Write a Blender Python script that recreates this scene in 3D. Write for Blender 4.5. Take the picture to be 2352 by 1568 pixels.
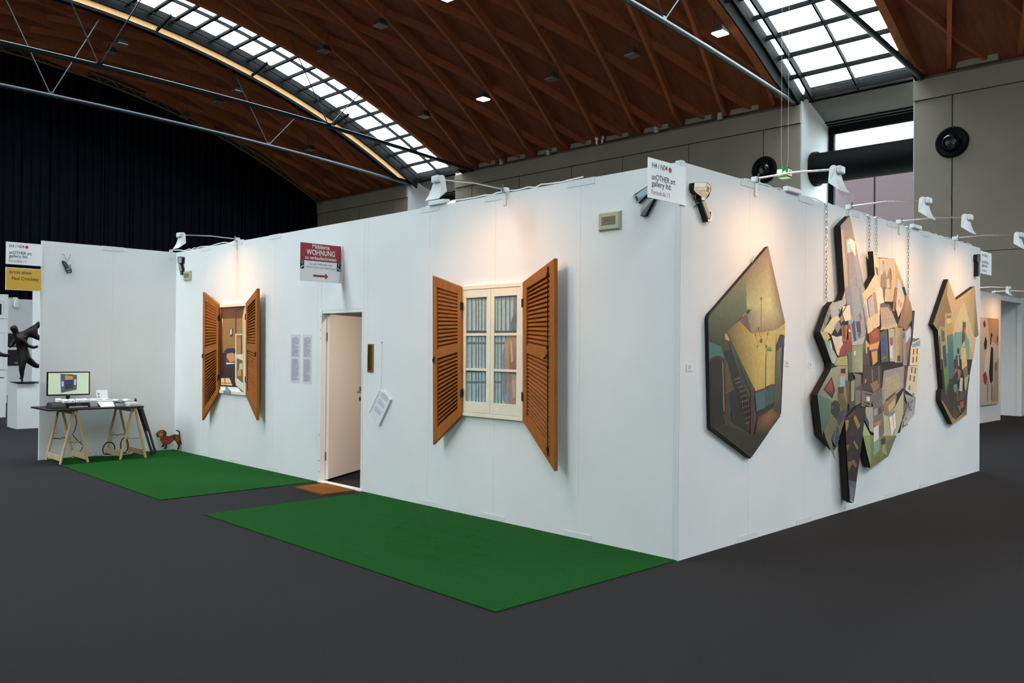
import bpy, bmesh, math, random
from mathutils import Vector, Matrix

for _o in list(bpy.data.objects):
    bpy.data.objects.remove(_o, do_unlink=True)
SC = bpy.context.scene
COL = SC.collection

# ------------------------------------------------------------------ camera
CAM_POS = Vector((3.5843, -5.3210, 1.5748))
YAW, PITCH, ROLL = math.radians(45.2996), math.radians(0.5324), math.radians(0.5473)
_f = Vector((-math.sin(YAW) * math.cos(PITCH), math.cos(YAW) * math.cos(PITCH), math.sin(PITCH)))
_r = Vector((math.cos(YAW), math.sin(YAW), 0.0))
_u = _r.cross(_f)
_r2 = _r * math.cos(ROLL) + _u * math.sin(ROLL)
_u2 = _u * math.cos(ROLL) - _r * math.sin(ROLL)
cam_data = bpy.data.cameras.new('camera')
cam_data.sensor_width = 36.0
cam_data.lens = 29.43
cam_data.clip_end = 400.0
cam = bpy.data.objects.new('camera', cam_data)
COL.objects.link(cam)
cam.matrix_world = Matrix(((_r2.x, _u2.x, -_f.x, CAM_POS.x), (_r2.y, _u2.y, -_f.y, CAM_POS.y),
                           (_r2.z, _u2.z, -_f.z, CAM_POS.z), (0, 0, 0, 1)))
SC.camera = cam

# ------------------------------------------------------------------ overcast sky, exposure
SKY_STRENGTH = 16.8
world = bpy.data.worlds.new('overcast_sky')
SC.world = world
world.use_nodes = True
_bg = world.node_tree.nodes['Background']
_bg.inputs['Color'].default_value = (0.89, 0.95, 1.0, 1.0)
_bg.inputs['Strength'].default_value = SKY_STRENGTH
SC.view_settings.view_transform = 'Standard'
SC.view_settings.look = 'None'
SC.view_settings.exposure = 0.0
SC.view_settings.gamma = 1.0
SC.view_settings.use_curve_mapping = False

# the hall stands 1.27 degrees askew to the booth grid
HALL_TURN = math.radians(1.27)
HALL_M = Matrix.Rotation(HALL_TURN, 4, 'Z')
VR, VYC, VTOP = 36.8, 4.0, 15.1          # barrel vault: radius, ridge line, crown height
VZC = VTOP - VR
YB, YF = 22.07, -14.07                   # long walls of the hall
XL, XR = -38.9, 26.0                     # end walls of the hall
STRIPS = [(-30.4, -26.5), (-9.5, -5.6), (11.4, 15.3)]
def vault(y, d=0.0):
    return VZC + math.sqrt((VR + d) ** 2 - (y - VYC) ** 2)

# daylight openings: portals only guide the sampling of the sky
for sa, sb in STRIPS:
    n = 6
    for k in range(n):
        y0 = YF + (YB - YF) * k / n
        y1 = YF + (YB - YF) * (k + 1) / n
        ld = bpy.data.lights.new('skylight_portal', 'AREA')
        ld.shape = 'RECTANGLE'
        z0, z1 = vault(y0, .32), vault(y1, .32)
        ld.size, ld.size_y = sb - sa, math.hypot(y1 - y0, z1 - z0)
        ld.cycles.is_portal = True
        lo = bpy.data.objects.new('skylight_portal', ld)
        COL.objects.link(lo)
        lo.matrix_world = HALL_M @ Matrix.Translation(((sa + sb) / 2, (y0 + y1) / 2, (z0 + z1) / 2)) @ Matrix.Rotation(math.atan2(z1 - z0, y1 - y0), 4, 'X')

OPEN = [(-30.75, -27.05), (-9.39, -5.70), (11.4, 15.3)]
for oa, ob in OPEN:  # sampling portals for the added windows behind the camera
    ld = bpy.data.lights.new('window_portal', 'AREA')
    ld.shape = 'RECTANGLE'
    ld.size, ld.size_y = ob - oa, 4.8
    ld.cycles.is_portal = True
    lo = bpy.data.objects.new('window_portal', ld)
    COL.objects.link(lo)
    lo.matrix_world = HALL_M @ Matrix.Translation(((oa + ob) / 2, YF - .5, 7.1)) @ Matrix.Rotation(math.radians(90), 4, 'X')

# ------------------------------------------------------------------ materials
def lin(c):
    return tuple(((v / 255) / 12.92 if v / 255 <= 0.04045 else ((v / 255 + 0.055) / 1.055) ** 2.4) for v in c[:3])
MATS = {}
def mat(name, rgb, rough=0.6, metal=0.0, var=0.0, scale=8.0, bump=0.0, bscale=60.0, emit=0.0, stretch=None, rgb2=None, spec=0.5, alpha=None):
    if name in MATS:
        return MATS[name]
    m = bpy.data.materials.new(name)
    m.use_nodes = True
    nt = m.node_tree
    b = nt.nodes['Principled BSDF']
    c = lin(rgb)
    b.inputs['Base Color'].default_value = (*c, 1)
    b.inputs['Roughness'].default_value = rough
    b.inputs['Metallic'].default_value = metal
    b.inputs['Specular IOR Level'].default_value = spec
    if var > 0 or bump > 0 or rgb2:
        tc = nt.nodes.new('ShaderNodeTexCoord')
        mp = nt.nodes.new('ShaderNodeMapping')
        if stretch:
            mp.inputs['Scale'].default_value = stretch
        nt.links.new(tc.outputs['Object'], mp.inputs['Vector'])
    if var > 0 or rgb2:
        nz = nt.nodes.new('ShaderNodeTexNoise')
        nz.inputs['Scale'].default_value = scale
        nz.inputs['Detail'].default_value = 6
        nt.links.new(mp.outputs['Vector'], nz.inputs['Vector'])
        rp = nt.nodes.new('ShaderNodeValToRGB')
        c2 = lin(rgb2) if rgb2 else None
        rp.color_ramp.elements[0].position = 0.3
        rp.color_ramp.elements[1].position = 0.7
        rp.color_ramp.elements[0].color = (*[v * (1 - var) for v in c], 1)
        rp.color_ramp.elements[1].color = (*(c2 or [min(1, v * (1 + var)) for v in c]), 1)
        nt.links.new(nz.outputs['Fac'], rp.inputs['Fac'])
        nt.links.new(rp.outputs['Color'], b.inputs['Base Color'])
    if bump > 0:
        nb = nt.nodes.new('ShaderNodeTexNoise')
        nb.inputs['Scale'].default_value = bscale
        nb.inputs['Detail'].default_value = 4
        nt.links.new(mp.outputs['Vector'], nb.inputs['Vector'])
        bp = nt.nodes.new('ShaderNodeBump')
        bp.inputs['Strength'].default_value = bump
        bp.inputs['Distance'].default_value = 0.01
        nt.links.new(nb.outputs['Fac'], bp.inputs['Height'])
        nt.links.new(bp.outputs['Normal'], b.inputs['Normal'])
    if emit > 0:
        b.inputs['Emission Color'].default_value = (*c, 1)
        b.inputs['Emission Strength'].default_value = emit
    MATS[name] = m
    return m
def paint_material(name, gain, rough=0.55):
    m = bpy.data.materials.new(name)
    m.use_nodes = True
    nt = m.node_tree
    b = nt.nodes['Principled BSDF']
    at = nt.nodes.new('ShaderNodeAttribute')
    at.attribute_name = 'paint'
    nz = nt.nodes.new('ShaderNodeTexNoise')
    nz.inputs['Scale'].default_value = 26
    nz.inputs['Detail'].default_value = 8
    tc = nt.nodes.new('ShaderNodeTexCoord')
    nt.links.new(tc.outputs['Object'], nz.inputs['Vector'])
    mr = nt.nodes.new('ShaderNodeMapRange')
    mr.inputs['From Min'].default_value = 0.3
    mr.inputs['From Max'].default_value = 0.7
    mr.inputs['To Min'].default_value = 0.9 * gain
    mr.inputs['To Max'].default_value = 1.1 * gain
    nt.links.new(nz.outputs['Fac'], mr.inputs['Value'])
    mx = nt.nodes.new('ShaderNodeVectorMath')
    mx.operation = 'SCALE'
    nt.links.new(at.outputs['Color'], mx.inputs[0])
    nt.links.new(mr.outputs['Result'], mx.inputs['Scale'])
    nt.links.new(mx.outputs['Vector'], b.inputs['Base Color'])
    b.inputs['Roughness'].default_value = rough
    b.inputs['Specular IOR Level'].default_value = 0.35
    MATS[name] = m
    return m
def glass_material(name, tint, gloss):
    m = bpy.data.materials.new(name)
    m.use_nodes = True
    nt = m.node_tree
    nt.nodes.remove(nt.nodes['Principled BSDF'])
    out = nt.nodes['Material Output']
    tr = nt.nodes.new('ShaderNodeBsdfTransparent')
    tr.inputs['Color'].default_value = (*tint, 1)
    gl = nt.nodes.new('ShaderNodeBsdfGlossy')
    gl.inputs['Roughness'].default_value = 0.05
    mx = nt.nodes.new('ShaderNodeMixShader')
    mx.inputs['Fac'].default_value = gloss
    nt.links.new(tr.outputs[0], mx.inputs[1])
    nt.links.new(gl.outputs[0], mx.inputs[2])
    nt.links.new(mx.outputs[0], out.inputs['Surface'])
    MATS[name] = m
    return m

M_WALL = mat('white_booth_panel', (233, 235, 236), 0.75, var=0.025, scale=1.3, bump=0.05, bscale=140)
M_WALL2 = mat('white_joint_strip', (224, 228, 230), 0.7)
M_TRIMW = mat('white_lacquer', (236, 236, 234), 0.45)
M_CARPET = mat('dark_grey_carpet', (49, 48, 50), 0.97, var=0.13, scale=90, bump=0.5, bscale=500, spec=0.1)
M_TURF = mat('artificial_turf', (28, 90, 34), 0.95, var=0.28, scale=160, bump=0.9, bscale=420, spec=0.1)
M_COIR = mat('coir_mat', (150, 92, 44), 0.97, var=0.25, scale=120, bump=0.9, bscale=300, spec=0.1)
M_ROOF = mat('roof_boarding', (118, 58, 24), 0.8, var=0.22, scale=1.1, stretch=(6, 1, 1), bump=0.1)
M_RIB = mat('glulam_rib', (156, 84, 42), 0.75, var=0.15, scale=3, stretch=(1, 6, 1))
M_XRIB = mat('glulam_cross_rib', (138, 71, 33), 0.78, var=0.15, scale=3, stretch=(1, 6, 1))
M_BEAM = mat('glulam_edge_beam', (206, 156, 100), 0.7, var=0.1, scale=3, stretch=(1, 6, 1))
M_STEEL = mat('dark_painted_steel', (13, 15, 16), 0.8, spec=0.12)
M_TIE = mat('blue_grey_steel', (40, 53, 59), 0.4, metal=0.2)
M_CONC = mat('concrete_panel', (128, 120, 106), 0.85, var=0.06, scale=0.8, bump=0.15, bscale=50)
M_CONC2 = mat('pale_concrete', (160, 164, 164), 0.85, var=0.05, scale=1.0, bump=0.1, bscale=40)
M_JOINT = mat('shadow_joint', (64, 62, 58), 0.9)
M_CURT = mat('navy_curtain', (13, 17, 26), 0.95, var=0.2, scale=2, spec=0.1)
M_GLASS = glass_material('clear_glazing', (0.93, 0.97, 0.97), 0.06)
M_BLACK = mat('black_paint', (20, 19, 19), 0.5)
M_BLACKG = mat('black_gloss', (14, 14, 16), 0.2)
M_CHROME = mat('chrome', (190, 192, 194), 0.22, metal=1.0)
M_LAMPW = mat('white_plastic', (226, 230, 232), 0.4)
M_CABLE = mat('white_cable', (216, 216, 212), 0.5)
M_SHUT = mat('varnished_pine', (160, 96, 38), 0.6, spec=0.3, var=0.16, scale=5, stretch=(5, 5, 0.8), bump=0.05)
M_SHUTD = mat('varnished_pine_slat', (146, 84, 32), 0.65, spec=0.2, var=0.16, scale=5, stretch=(0.8, 5, 5), bump=0.05)
M_PINE = mat('raw_pine', (214, 180, 138), 0.65, var=0.08, scale=4, stretch=(4, 4, 0.6))
M_CREAM = mat('cream_window_paint', (238, 230, 212), 0.5, var=0.04, scale=9)
M_EDGE = mat('canvas_edge_black', (24, 23, 21), 0.7)
M_BRASS = mat('aged_brass', (168, 128, 56), 0.35, metal=0.9)
M_PAPER = mat('white_paper', (236, 236, 238), 0.7)
M_PRINT = mat('grey_print', (128, 128, 136), 0.8)
M_PRINTD = mat('dark_print', (70, 70, 74), 0.8)
M_RED = mat('sign_red', (172, 44, 52), 0.5)
M_REDDOT = mat('dot_red', (196, 40, 48), 0.5)
M_YEL = mat('sign_amber', (222, 176, 62), 0.5)
M_SIGN = mat('sign_white', (250, 251, 254), 0.45)
M_VENT = mat('olive_plastic', (176, 174, 146), 0.5)
M_DARK = mat('dark_void', (28, 26, 22), 0.9)
M_BRONZE = mat('dark_bronze', (34, 31, 28), 0.4, metal=0.6, var=0.3, scale=20)
M_GREY = mat('grey_plastic', (112, 116, 120), 0.5)
M_DOOR = mat('door_leaf_white', (238, 232, 226), 0.45)
P_B = paint_material('oil_paint_lit', 0.95)
P_S = paint_material('oil_paint_stair', 0.82)
P_K = paint_material('oil_paint_city', 1.08)
P_A = paint_material('oil_paint_window', 1.25)
P_C = paint_material('oil_paint_cutout', 1.35)

# ------------------------------------------------------------------ mesh helpers
class MB:
    def __init__(s):
        s.v, s.f, s.mi = [], [], []
    def add(s, vs, fs, mi=0):
        n = len(s.v)
        s.v += [tuple(p) for p in vs]
        s.f += [tuple(i + n for i in q) for q in fs]
        s.mi += [mi] * len(fs)
        return s
    def box(s, x0, x1, y0, y1, z0, z1, mi=0):
        return s.add([(x0, y0, z0), (x1, y0, z0), (x1, y1, z0), (x0, y1, z0), (x0, y0, z1), (x1, y0, z1), (x1, y1, z1), (x0, y1, z1)],
                     [(3, 2, 1, 0), (4, 5, 6, 7), (0, 1, 5, 4), (1, 2, 6, 5), (2, 3, 7, 6), (3, 0, 4, 7)], mi)
    def hexa(s, a, b, mi=0):                       # two quads of four points, corresponding corners
        return s.add(list(a) + list(b), [(3, 2, 1, 0), (4, 5, 6, 7), (0, 1, 5, 4), (1, 2, 6, 5), (2, 3, 7, 6), (3, 0, 4, 7)], mi)
    def bar(s, p, q, w, h, up=(0, 0, 1), mi=0):    # box section between two points
        p, q = Vector(p), Vector(q)
        d = (q - p).normalized()
        up = Vector(up)
        if abs(d.dot(up)) > 0.99:
            up = Vector((1, 0, 0))
        r = d.cross(up).normalized() * (w / 2)
        u = r.cross(d).normalized() * (h / 2)
        return s.hexa([p - r - u, p + r - u, p + r + u, p - r + u], [q - r - u, q + r - u, q + r + u, q - r + u], mi)
    def tube(s, pts, rad, n=8, closed=False, caps=True, mi=0):
        pts = [Vector(p) for p in pts]
        k = len(pts)
        rads = rad if isinstance(rad, (list, tuple)) else [rad] * k
        base = len(s.v)
        prev = None
        for i, p in enumerate(pts):
            a = pts[(i - 1) % k] if (closed or i > 0) else p
            b = pts[(i + 1) % k] if (closed or i < k - 1) else p
            t = (b - a).normalized()
            if prev is None:
                ref = Vector((0, 0, 1)) if abs(t.z) < 0.9 else Vector((1, 0, 0))
                r = t.cross(ref).normalized()
            else:
                r = (prev - t * prev.dot(t)).normalized()
            prev = r
            u = t.cross(r)
            for j in range(n):
                an = 2 * math.pi * j / n
                s.v.append(tuple(p + (r * math.cos(an) + u * math.sin(an)) * rads[i]))
        for i in range(k if closed else k - 1):
            i2 = (i + 1) % k
            for j in range(n):
                j2 = (j + 1) % n
                s.f.append((base + i * n + j, base + i * n + j2, base + i2 * n + j2, base + i2 * n + j))
                s.mi.append(mi)
        if caps and not closed:
            s.f.append(tuple(base + j for j in reversed(range(n)))); s.mi.append(mi)
            s.f.append(tuple(base + (k - 1) * n + j for j in range(n))); s.mi.append(mi)
        return s
    def lathe(s, prof, c, axis=(0, 0, 1), n=20, mi=0):   # prof: (radius, height)
        ax = Vector(axis).normalized()
        ref = Vector((1, 0, 0)) if abs(ax.x) < 0.9 else Vector((0, 1, 0))
        r = ax.cross(ref).normalized()
        u = ax.cross(r)
        base = len(s.v)
        c = Vector(c)
        for rad, h in prof:
            for j in range(n):
                an = 2 * math.pi * j / n
                s.v.append(tuple(c + ax * h + (r * math.cos(an) + u * math.sin(an)) * rad))
        for i in range(len(prof) - 1):
            for j in range(n):
                j2 = (j + 1) % n
                s.f.append((base + i * n + j, base + i * n + j2, base + (i + 1) * n + j2, base + (i + 1) * n + j))
                s.mi.append(mi)
        s.f.append(tuple(base + j for j in reversed(range(n)))); s.mi.append(mi)
        s.f.append(tuple(base + (len(prof) - 1) * n + j for j in range(n))); s.mi.append(mi)
        return s
    def prism(s, poly, fr, back, front, mi=0, side=None):   # poly in plane coords, fr(u, z, off) -> point
        n = len(poly)
        a = [fr(u, z, back) for u, z in poly]
        b = [fr(u, z, front) for u, z in poly]
        base = len(s.v)
        s.v += [tuple(p) for p in a + b]
        s.f.append(tuple(base + i for i in reversed(range(n)))); s.mi.append(mi)
        s.f.append(tuple(base + n + i for i in range(n))); s.mi.append(mi)
        for i in range(n):
            j = (i + 1) % n
            s.f.append((base + i, base + j, base + n + j, base + n + i)); s.mi.append(mi if side is None else side)
        return s

ORIGIN = {}
def obj(name, mb, m, parent=None, smooth=False, loc=None, bevel=0.0):
    o0 = Vector(ORIGIN[parent.name]) if parent else Vector(loc or (0, 0, 0))
    me = bpy.data.meshes.new(name)
    me.from_pydata([tuple(Vector(p) - o0) for p in mb.v], [], mb.f)
    ms = m if isinstance(m, (list, tuple)) else [m]
    for k in ms:
        me.materials.append(k)
    if len(ms) > 1:
        me.polygons.foreach_set('material_index', mb.mi)
    bm = bmesh.new()
    bm.from_mesh(me)
    bmesh.ops.recalc_face_normals(bm, faces=bm.faces[:])
    bm.to_mesh(me)
    bm.free()
    if smooth:
        me.polygons.foreach_set('use_smooth', [True] * len(me.polygons))
    me.update()
    o = bpy.data.objects.new(name, me)
    COL.objects.link(o)
    if parent:
        o.parent = parent
    else:
        o.location = o0
    ORIGIN[o.name] = tuple(o0)
    if bevel > 0:
        bv = o.modifiers.new('bevel', 'BEVEL')
        bv.width = bevel
        bv.segments = 2
        bv.limit_method = 'ANGLE'
    if smooth:
        try:
            es = o.modifiers.new('edge_split', 'EDGE_SPLIT')
            es.split_angle = math.radians(40)
        except Exception:
            pass
    return o
def tag(o, label, cat, group=None):
    o['label'] = label
    o['category'] = cat
    if group:
        o['group'] = group
    return o
def thing(name, label, cat, loc=(0, 0, 0), group=None):
    o = bpy.data.objects.new(name, None)
    o.empty_display_size = 0.1
    COL.objects.link(o)
    o.location = loc
    ORIGIN[o.name] = tuple(loc)
    return tag(o, label, cat, group) if label else o
def struct(o):
    o['kind'] = 'structure'
    return o
def hall(o):                                        # turn a top-level hall object into the hall's axes
    o.location = HALL_M @ o.location
    o.rotation_euler[2] += HALL_TURN
    return o
def share(src, name, parent, off):                  # a part that shares mesh data, shifted
    o = bpy.data.objects.new(name, src.data)
    COL.objects.link(o)
    o.parent = parent
    o.location = off
    ORIGIN[o.name] = ORIGIN[parent.name]
    return o
FA = lambda u, z, d: Vector((u, -d, z))            # front wall: u = x, d = distance out of the wall
FB = lambda u, z, d: Vector((d, u, z))             # right wall: u = y
XC = -9.085
FC = lambda u, z, d: Vector((XC + d, u, z))        # left return wall: u = y
def paint_mesh(name, regs, fr, front, m, parent, step=0.00025):
    o0 = Vector(ORIGIN[parent.name])
    vs, fs, cols = [], [], []
    for reg in regs:
        lay, c, poly = reg[0], reg[1], reg[2]
        d = front + lay * step
        base = len(vs)
        vs += [tuple(fr(u, z, d) - o0) for u, z in poly]
        n = len(poly)
        pc = [lin(k) for k in c] if isinstance(c, list) else [lin(c)] * n
        if len(reg) > 3:
            (cu, cz), cc = reg[3]
            vs.append(tuple(fr(cu, cz, d) - o0))
            for i in range(n):
                j = (i + 1) % n
                fs.append((base + i, base + j, base + n))
                cols += [pc[i], pc[j], lin(cc)]
        else:
            fs.append(tuple(base + i for i in range(n)))
            cols += pc
    me = bpy.data.meshes.new(name)
    me.from_pydata(vs, [], fs)
    at = me.color_attributes.new('paint', 'FLOAT_COLOR', 'CORNER')
    flat = []
    for c in cols:
        flat += [c[0], c[1], c[2], 1.0]
    at.data.foreach_set('color', flat)
    me.materials.append(m)
    me.update()
    o = bpy.data.objects.new(name, me)
    COL.objects.link(o)
    o.parent = parent
    ORIGIN[o.name] = tuple(o0)
    return o
def text(s, size, org, right, up, m, parent, name='lettering', align='LEFT', bold=0.0, width=None):
    cu = bpy.data.curves.new(name, 'FONT')
    cu.body = s
    cu.size = size
    cu.align_x = align
    cu.offset = bold * size
    cu.extrude = 0.0004
    cu.resolution_u = 3
    t = bpy.data.objects.new('text_tmp', cu)
    COL.objects.link(t)
    bpy.context.view_layer.update()
    me = bpy.data.meshes.new_from_object(t.evaluated_get(bpy.context.evaluated_depsgraph_get()))
    bpy.data.objects.remove(t, do_unlink=True)
    right, up = Vector(right), Vector(up)
    nrm = right.cross(up)
    o0 = Vector(ORIGIN[parent.name])
    xs = [v.co.x for v in me.vertices] or [0, 1]
    sx = 1.0
    if width:
        sx = width / max(1e-6, max(xs) - min(xs))
    for v in me.vertices:
        v.co = Vector(org) + right * (v.co.x * sx) + up * v.co.y + nrm * v.co.z - o0
    me.name = name
    me.materials.clear()
    me.materials.append(m)
    o = bpy.data.objects.new(name, me)
    COL.objects.link(o)
    o.parent = parent
    ORIGIN[o.name] = tuple(o0)
    return o

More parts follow.
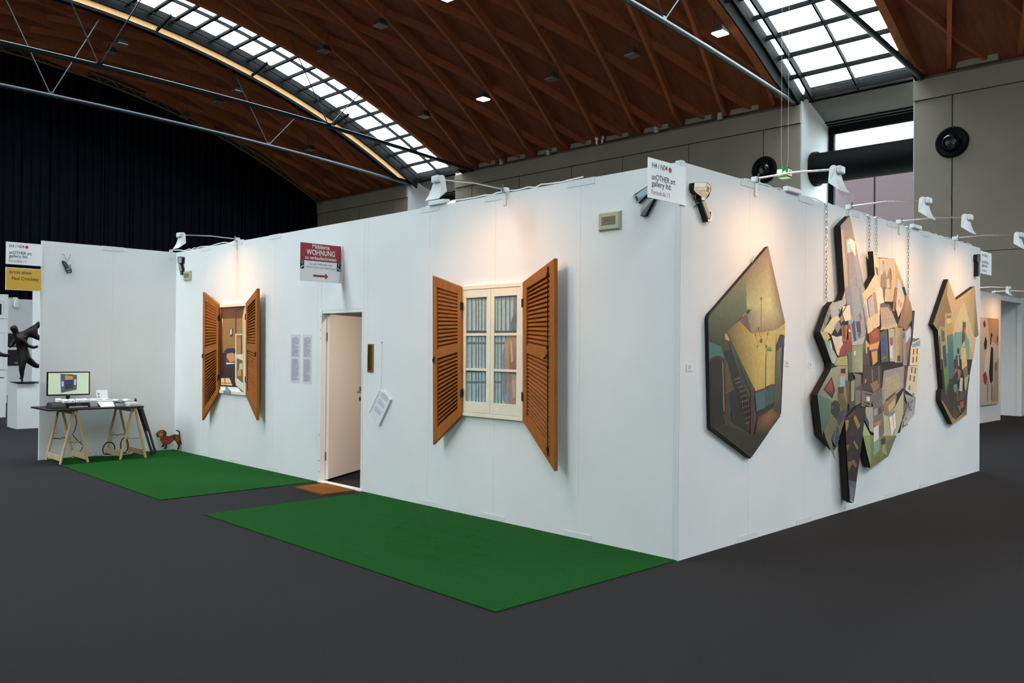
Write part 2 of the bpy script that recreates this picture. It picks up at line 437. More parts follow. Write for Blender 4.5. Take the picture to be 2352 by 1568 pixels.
# ------------------------------------------------------------------ painted picture data: layer, colour, outline in wall metres
STAIR_OUTLINE = [(1.261,2.475),(1.57,1.836),(1.5,1.028),(0.986,0.686),(0.374,0.974),(0.33,1.823),(0.338,1.846),(0.357,1.868),(0.421,1.908)]
STAIR_PAINT = [(1,(74,68,40),[(1.261,2.475),(1.57,1.836),(1.5,1.028),(0.986,0.686),(0.374,0.974),(0.33,1.823),(0.338,1.846),(0.357,1.868),(0.421,1.908)]),(2,[(112,112,78),(160,128,100),(150,122,105),(180,150,110),(165,135,110),(120,125,92)],[(0.421,1.908),(1.261,2.475),(1.57,1.836),(1.409,1.764),(0.989,1.724),(0.855,1.858)],((1.294,1.969),(236,226,152))),(3,[(90,92,62),(108,112,78),(135,140,100),(110,118,84),(78,80,52),(72,74,48),(70,70,44)],[(0.332,1.823),(0.421,1.908),(0.886,2.186),(0.914,1.916),(0.568,1.687),(0.502,1.639),(0.345,1.654)]),(4,(128,96,88),[(0.796,1.825),(0.909,1.891),(0.989,1.725)]),(5,[(120,96,40),(178,146,66),(220,190,98),(226,200,112),(210,180,88),(214,184,80),(150,124,48)],[(0.601,1.736),(0.796,1.825),(0.989,1.724),(1.409,1.764),(1.389,1.286),(1.07,1.237),(0.776,1.544)],((1.217,1.558),(240,212,118))),(3,(214,194,112),[(1.409,1.764),(1.57,1.833),(1.567,1.691),(1.477,1.729),(1.414,1.636)]),(6,(96,46,28),[(1.391,1.106),(1.407,1.581),(1.428,1.661),(1.457,1.701),(1.494,1.726),(1.532,1.727),(1.558,1.713),(1.558,1.677),(1.502,1.677),(1.458,1.647),(1.43,1.582),(1.413,1.105)]),(7,(52,66,118),[(1.433,1.592),(1.458,1.647),(1.502,1.688),(1.555,1.699),(1.556,1.619),(1.511,1.622)]),(8,[(118,124,92),(128,130,100),(66,64,40),(74,72,46)],[(1.417,1.578),(1.514,1.626),(1.495,1.029),(1.373,1.071)]),(9,(30,26,18),[(1.526,1.626),(1.55,1.626),(1.507,1.036),(1.489,1.029)]),(4,(74,128,110),[(0.342,1.647),(0.516,1.616),(0.569,1.524),(0.542,1.514),(0.456,1.537),(0.351,1.505)]),(5,(86,42,28),[(0.354,1.508),(0.408,1.532),(0.471,1.542),(0.53,1.534),(0.572,1.504),(0.596,1.059),(0.563,1.06),(0.545,1.471),(0.505,1.511),(0.444,1.521),(0.36,1.488)]),(6,(28,30,19),[(0.354,1.49),(0.408,1.514),(0.468,1.521),(0.524,1.504),(0.545,1.471),(0.573,1.046),(0.593,0.992),(0.377,0.973)]),(7,(214,166,66),[(0.534,1.507),(0.548,1.471),(0.574,1.099),(0.563,1.1),(0.541,1.458)]),(7,(150,80,30),[(0.573,1.073),(0.583,1.073),(0.612,0.971),(0.602,0.972)]),(7,(58,88,70),[(0.575,1.517),(0.595,1.507),(0.603,1.244),(0.586,1.232)]),(8,(98,86,42),[(0.595,1.511),(0.656,1.437),(0.729,1.268),(0.598,1.238)]),(9,(58,66,54),[(0.59,1.232),(0.697,1.255),(0.662,1.015),(0.599,1.032)]),(10,(42,34,24),[(0.566,1.577),(0.648,1.594),(0.758,1.517),(0.973,1.261),(1.043,0.894),(0.951,0.907),(0.687,1.011),(0.64,1.243),(0.716,1.268),(0.62,1.471)]),(11,(74,84,64),[(0.656,1.648),(0.702,1.619),(0.993,1.28),(0.987,1.219),(0.963,1.192),(0.865,1.305),(0.706,1.537),(0.654,1.611)]),(12,(48,52,40),[(0.744,1.537),(0.773,1.517),(0.973,1.261),(0.957,1.234),(0.838,1.36)]),(13,(124,98,88),[(0.721,1.353),(0.812,1.37),(0.816,1.355),(0.725,1.342)]),(13,(124,98,88),[(0.734,1.321),(0.825,1.338),(0.829,1.323),(0.738,1.31)]),(13,(124,98,88),[(0.758,1.284),(0.852,1.301),(0.856,1.286),(0.762,1.274)]),(13,(124,98,88),[(0.785,1.249),(0.887,1.265),(0.891,1.25),(0.789,1.238)]),(12,(124,98,88),[(0.807,1.208),(0.909,1.224),(0.913,1.209),(0.811,1.197)]),(11,(124,98,88),[(0.825,1.167),(0.936,1.182),(0.941,1.167),(0.829,1.156)]),(11,(124,98,88),[(0.841,1.119),(0.954,1.133),(0.959,1.118),(0.846,1.108)]),(11,(124,98,88),[(0.868,1.077),(0.967,1.091),(0.971,1.076),(0.873,1.066)]),(11,(124,98,88),[(0.889,1.028),(0.971,1.043),(0.975,1.028),(0.893,1.017)]),(11,(124,98,88),[(0.91,0.986),(0.968,1.002),(0.973,0.986),(0.914,0.974)]),(14,(26,20,15),[(0.746,1.389),(0.754,1.387),(0.784,1.11),(0.775,1.111)]),(15,(26,20,15),[(0.781,1.346),(0.789,1.345),(0.818,1.087),(0.809,1.088)]),(16,(26,20,15),[(0.815,1.303),(0.823,1.302),(0.853,1.064),(0.843,1.064)]),(17,(26,20,15),[(0.85,1.26),(0.858,1.259),(0.887,1.04),(0.878,1.041)]),(18,(26,20,15),[(0.885,1.217),(0.893,1.215),(0.922,1.016),(0.913,1.017)]),(19,(26,20,15),[(0.92,1.173),(0.928,1.172),(0.958,0.993),(0.948,0.993)]),(20,(26,20,15),[(0.956,1.129),(0.964,1.127),(0.993,0.968),(0.984,0.969)]),(21,(82,48,38),[(0.973,1.268),(1.041,1.266),(1.038,0.892),(0.978,0.895)]),(22,(112,62,50),[(0.962,1.275),(1.0,1.283),(1.046,1.27),(1.041,1.251),(0.968,1.253)]),(22,(96,60,56),[(1.017,1.191),(1.043,1.092),(1.085,1.042),(1.045,0.939),(1.037,0.981)]),(6,(206,172,98),[(0.572,1.71),(0.597,1.721),(0.635,1.684),(0.648,1.654),(0.577,1.67)]),(23,(74,114,102),[(1.044,1.233),(1.223,1.261),(1.381,1.29),(1.366,1.134),(1.211,1.099),(1.074,1.066)]),(24,(62,96,84),[(1.216,1.262),(1.381,1.286),(1.366,1.134),(1.214,1.1)]),(25,(84,56,38),[(1.041,1.244),(1.216,1.267),(1.23,1.283),(1.308,1.298),(1.381,1.293),(1.381,1.283),(1.316,1.285),(1.231,1.254),(1.062,1.229)]),(25,(36,35,26),[(1.066,1.074),(1.214,1.1),(1.228,1.113),(1.369,1.137),(1.372,1.103),(1.225,1.077),(1.209,1.053),(1.094,1.027)]),(26,(226,202,118),[(1.23,1.573),(1.336,1.575),(1.317,1.295),(1.228,1.277)]),(27,(112,176,128),[(1.236,1.573),(1.255,1.61),(1.298,1.621),(1.336,1.577),(1.299,1.591),(1.261,1.583)]),(26,[(86,58,32),(134,86,48),(100,68,40),(80,54,32),(66,46,26)],[(1.088,1.024),(1.34,1.09),(1.489,1.015),(1.285,0.889),(1.046,0.887)],((1.269,1.033),(168,112,66))),(27,(52,48,26),[(0.391,0.978),(0.599,0.985),(0.978,0.891),(1.046,0.883),(1.285,0.886),(1.001,0.7),(0.981,0.694)]),(5,(70,58,44),[(0.89,1.9),(0.962,1.945),(0.989,1.925),(0.929,1.879)]),(6,(196,170,104),[(0.93,1.941),(0.981,1.951),(0.989,1.929),(0.947,1.917)]),(6,(150,126,66),[(1.143,2.026),(1.153,2.027),(1.155,1.684),(1.146,1.684)]),(6,(122,64,24),[(1.129,1.681),(1.169,1.682),(1.169,1.652),(1.134,1.646)]),(7,(130,86,46),[(1.131,2.032),(1.162,2.033),(1.157,2.012),(1.137,2.011)]),(6,(140,88,36),[(1.048,1.715),(1.054,1.715),(1.069,1.68),(1.063,1.68)]),(7,(140,88,36),[(1.063,1.683),(1.069,1.683),(1.097,1.66),(1.091,1.66)]),(8,(140,88,36),[(1.09,1.663),(1.097,1.663),(1.137,1.668),(1.131,1.668)]),(7,(120,50,18),[(1.043,1.728),(1.058,1.728),(1.057,1.705),(1.045,1.705)]),(6,(140,88,36),[(1.086,1.618),(1.093,1.618),(1.107,1.653),(1.101,1.653)]),(7,(140,88,36),[(1.101,1.656),(1.107,1.656),(1.137,1.661),(1.131,1.661)]),(7,(120,50,18),[(1.082,1.63),(1.097,1.63),(1.096,1.608),(1.083,1.608)]),(6,(140,88,36),[(1.228,1.619),(1.234,1.619),(1.219,1.649),(1.212,1.649)]),(7,(140,88,36),[(1.212,1.652),(1.219,1.652),(1.173,1.664),(1.166,1.664)]),(28,(120,50,18),[(1.223,1.632),(1.239,1.632),(1.238,1.609),(1.225,1.609)]),(6,(140,88,36),[(1.26,1.724),(1.266,1.724),(1.254,1.683),(1.247,1.683)]),(8,(140,88,36),[(1.247,1.686),(1.254,1.686),(1.218,1.662),(1.212,1.662)]),(9,(140,88,36),[(1.212,1.665),(1.218,1.665),(1.167,1.669),(1.161,1.669)]),(7,(120,50,18),[(1.255,1.737),(1.271,1.737),(1.27,1.714),(1.257,1.714)]),(6,(140,88,36),[(1.102,1.765),(1.108,1.766),(1.124,1.719),(1.117,1.718)]),(7,(140,88,36),[(1.117,1.722),(1.124,1.722),(1.147,1.694),(1.14,1.694)]),(7,(120,50,18),[(1.097,1.778),(1.112,1.778),(1.111,1.756),(1.099,1.755)])]
CITY_OUTLINE = [(2.571,2.796),(2.784,2.915),(3.152,2.191),(3.388,2.379),(3.341,2.617),(3.404,2.587),(3.494,2.55),(3.511,2.564),(3.566,2.567),(3.576,2.56),(3.605,2.569),(3.642,2.572),(3.655,2.564),(3.684,2.575),(3.719,2.577),(3.732,2.57),(3.762,2.579),(3.786,2.58),(3.802,2.574),(3.832,2.583),(3.887,2.588),(3.999,2.487),(4.2,2.298),(4.252,2.225),(4.363,2.131),(4.409,2.05),(4.483,2.05),(4.44,1.73),(4.518,1.74),(4.655,1.744),(4.492,0.894),(4.065,0.706),(4.006,0.713),(3.739,0.482),(3.283,0.403),(3.095,0.74),(3.084,0.776),(2.88,0.093),(2.781,0.13),(2.694,0.769),(2.675,0.92),(2.641,0.907),(2.475,0.644),(2.198,0.809),(2.186,0.816),(2.086,1.185),(2.378,1.423),(2.388,1.474),(2.144,1.762),(2.338,2.011),(2.407,2.054),(2.445,2.048),(2.554,2.07),(2.609,2.079),(2.674,2.175)]
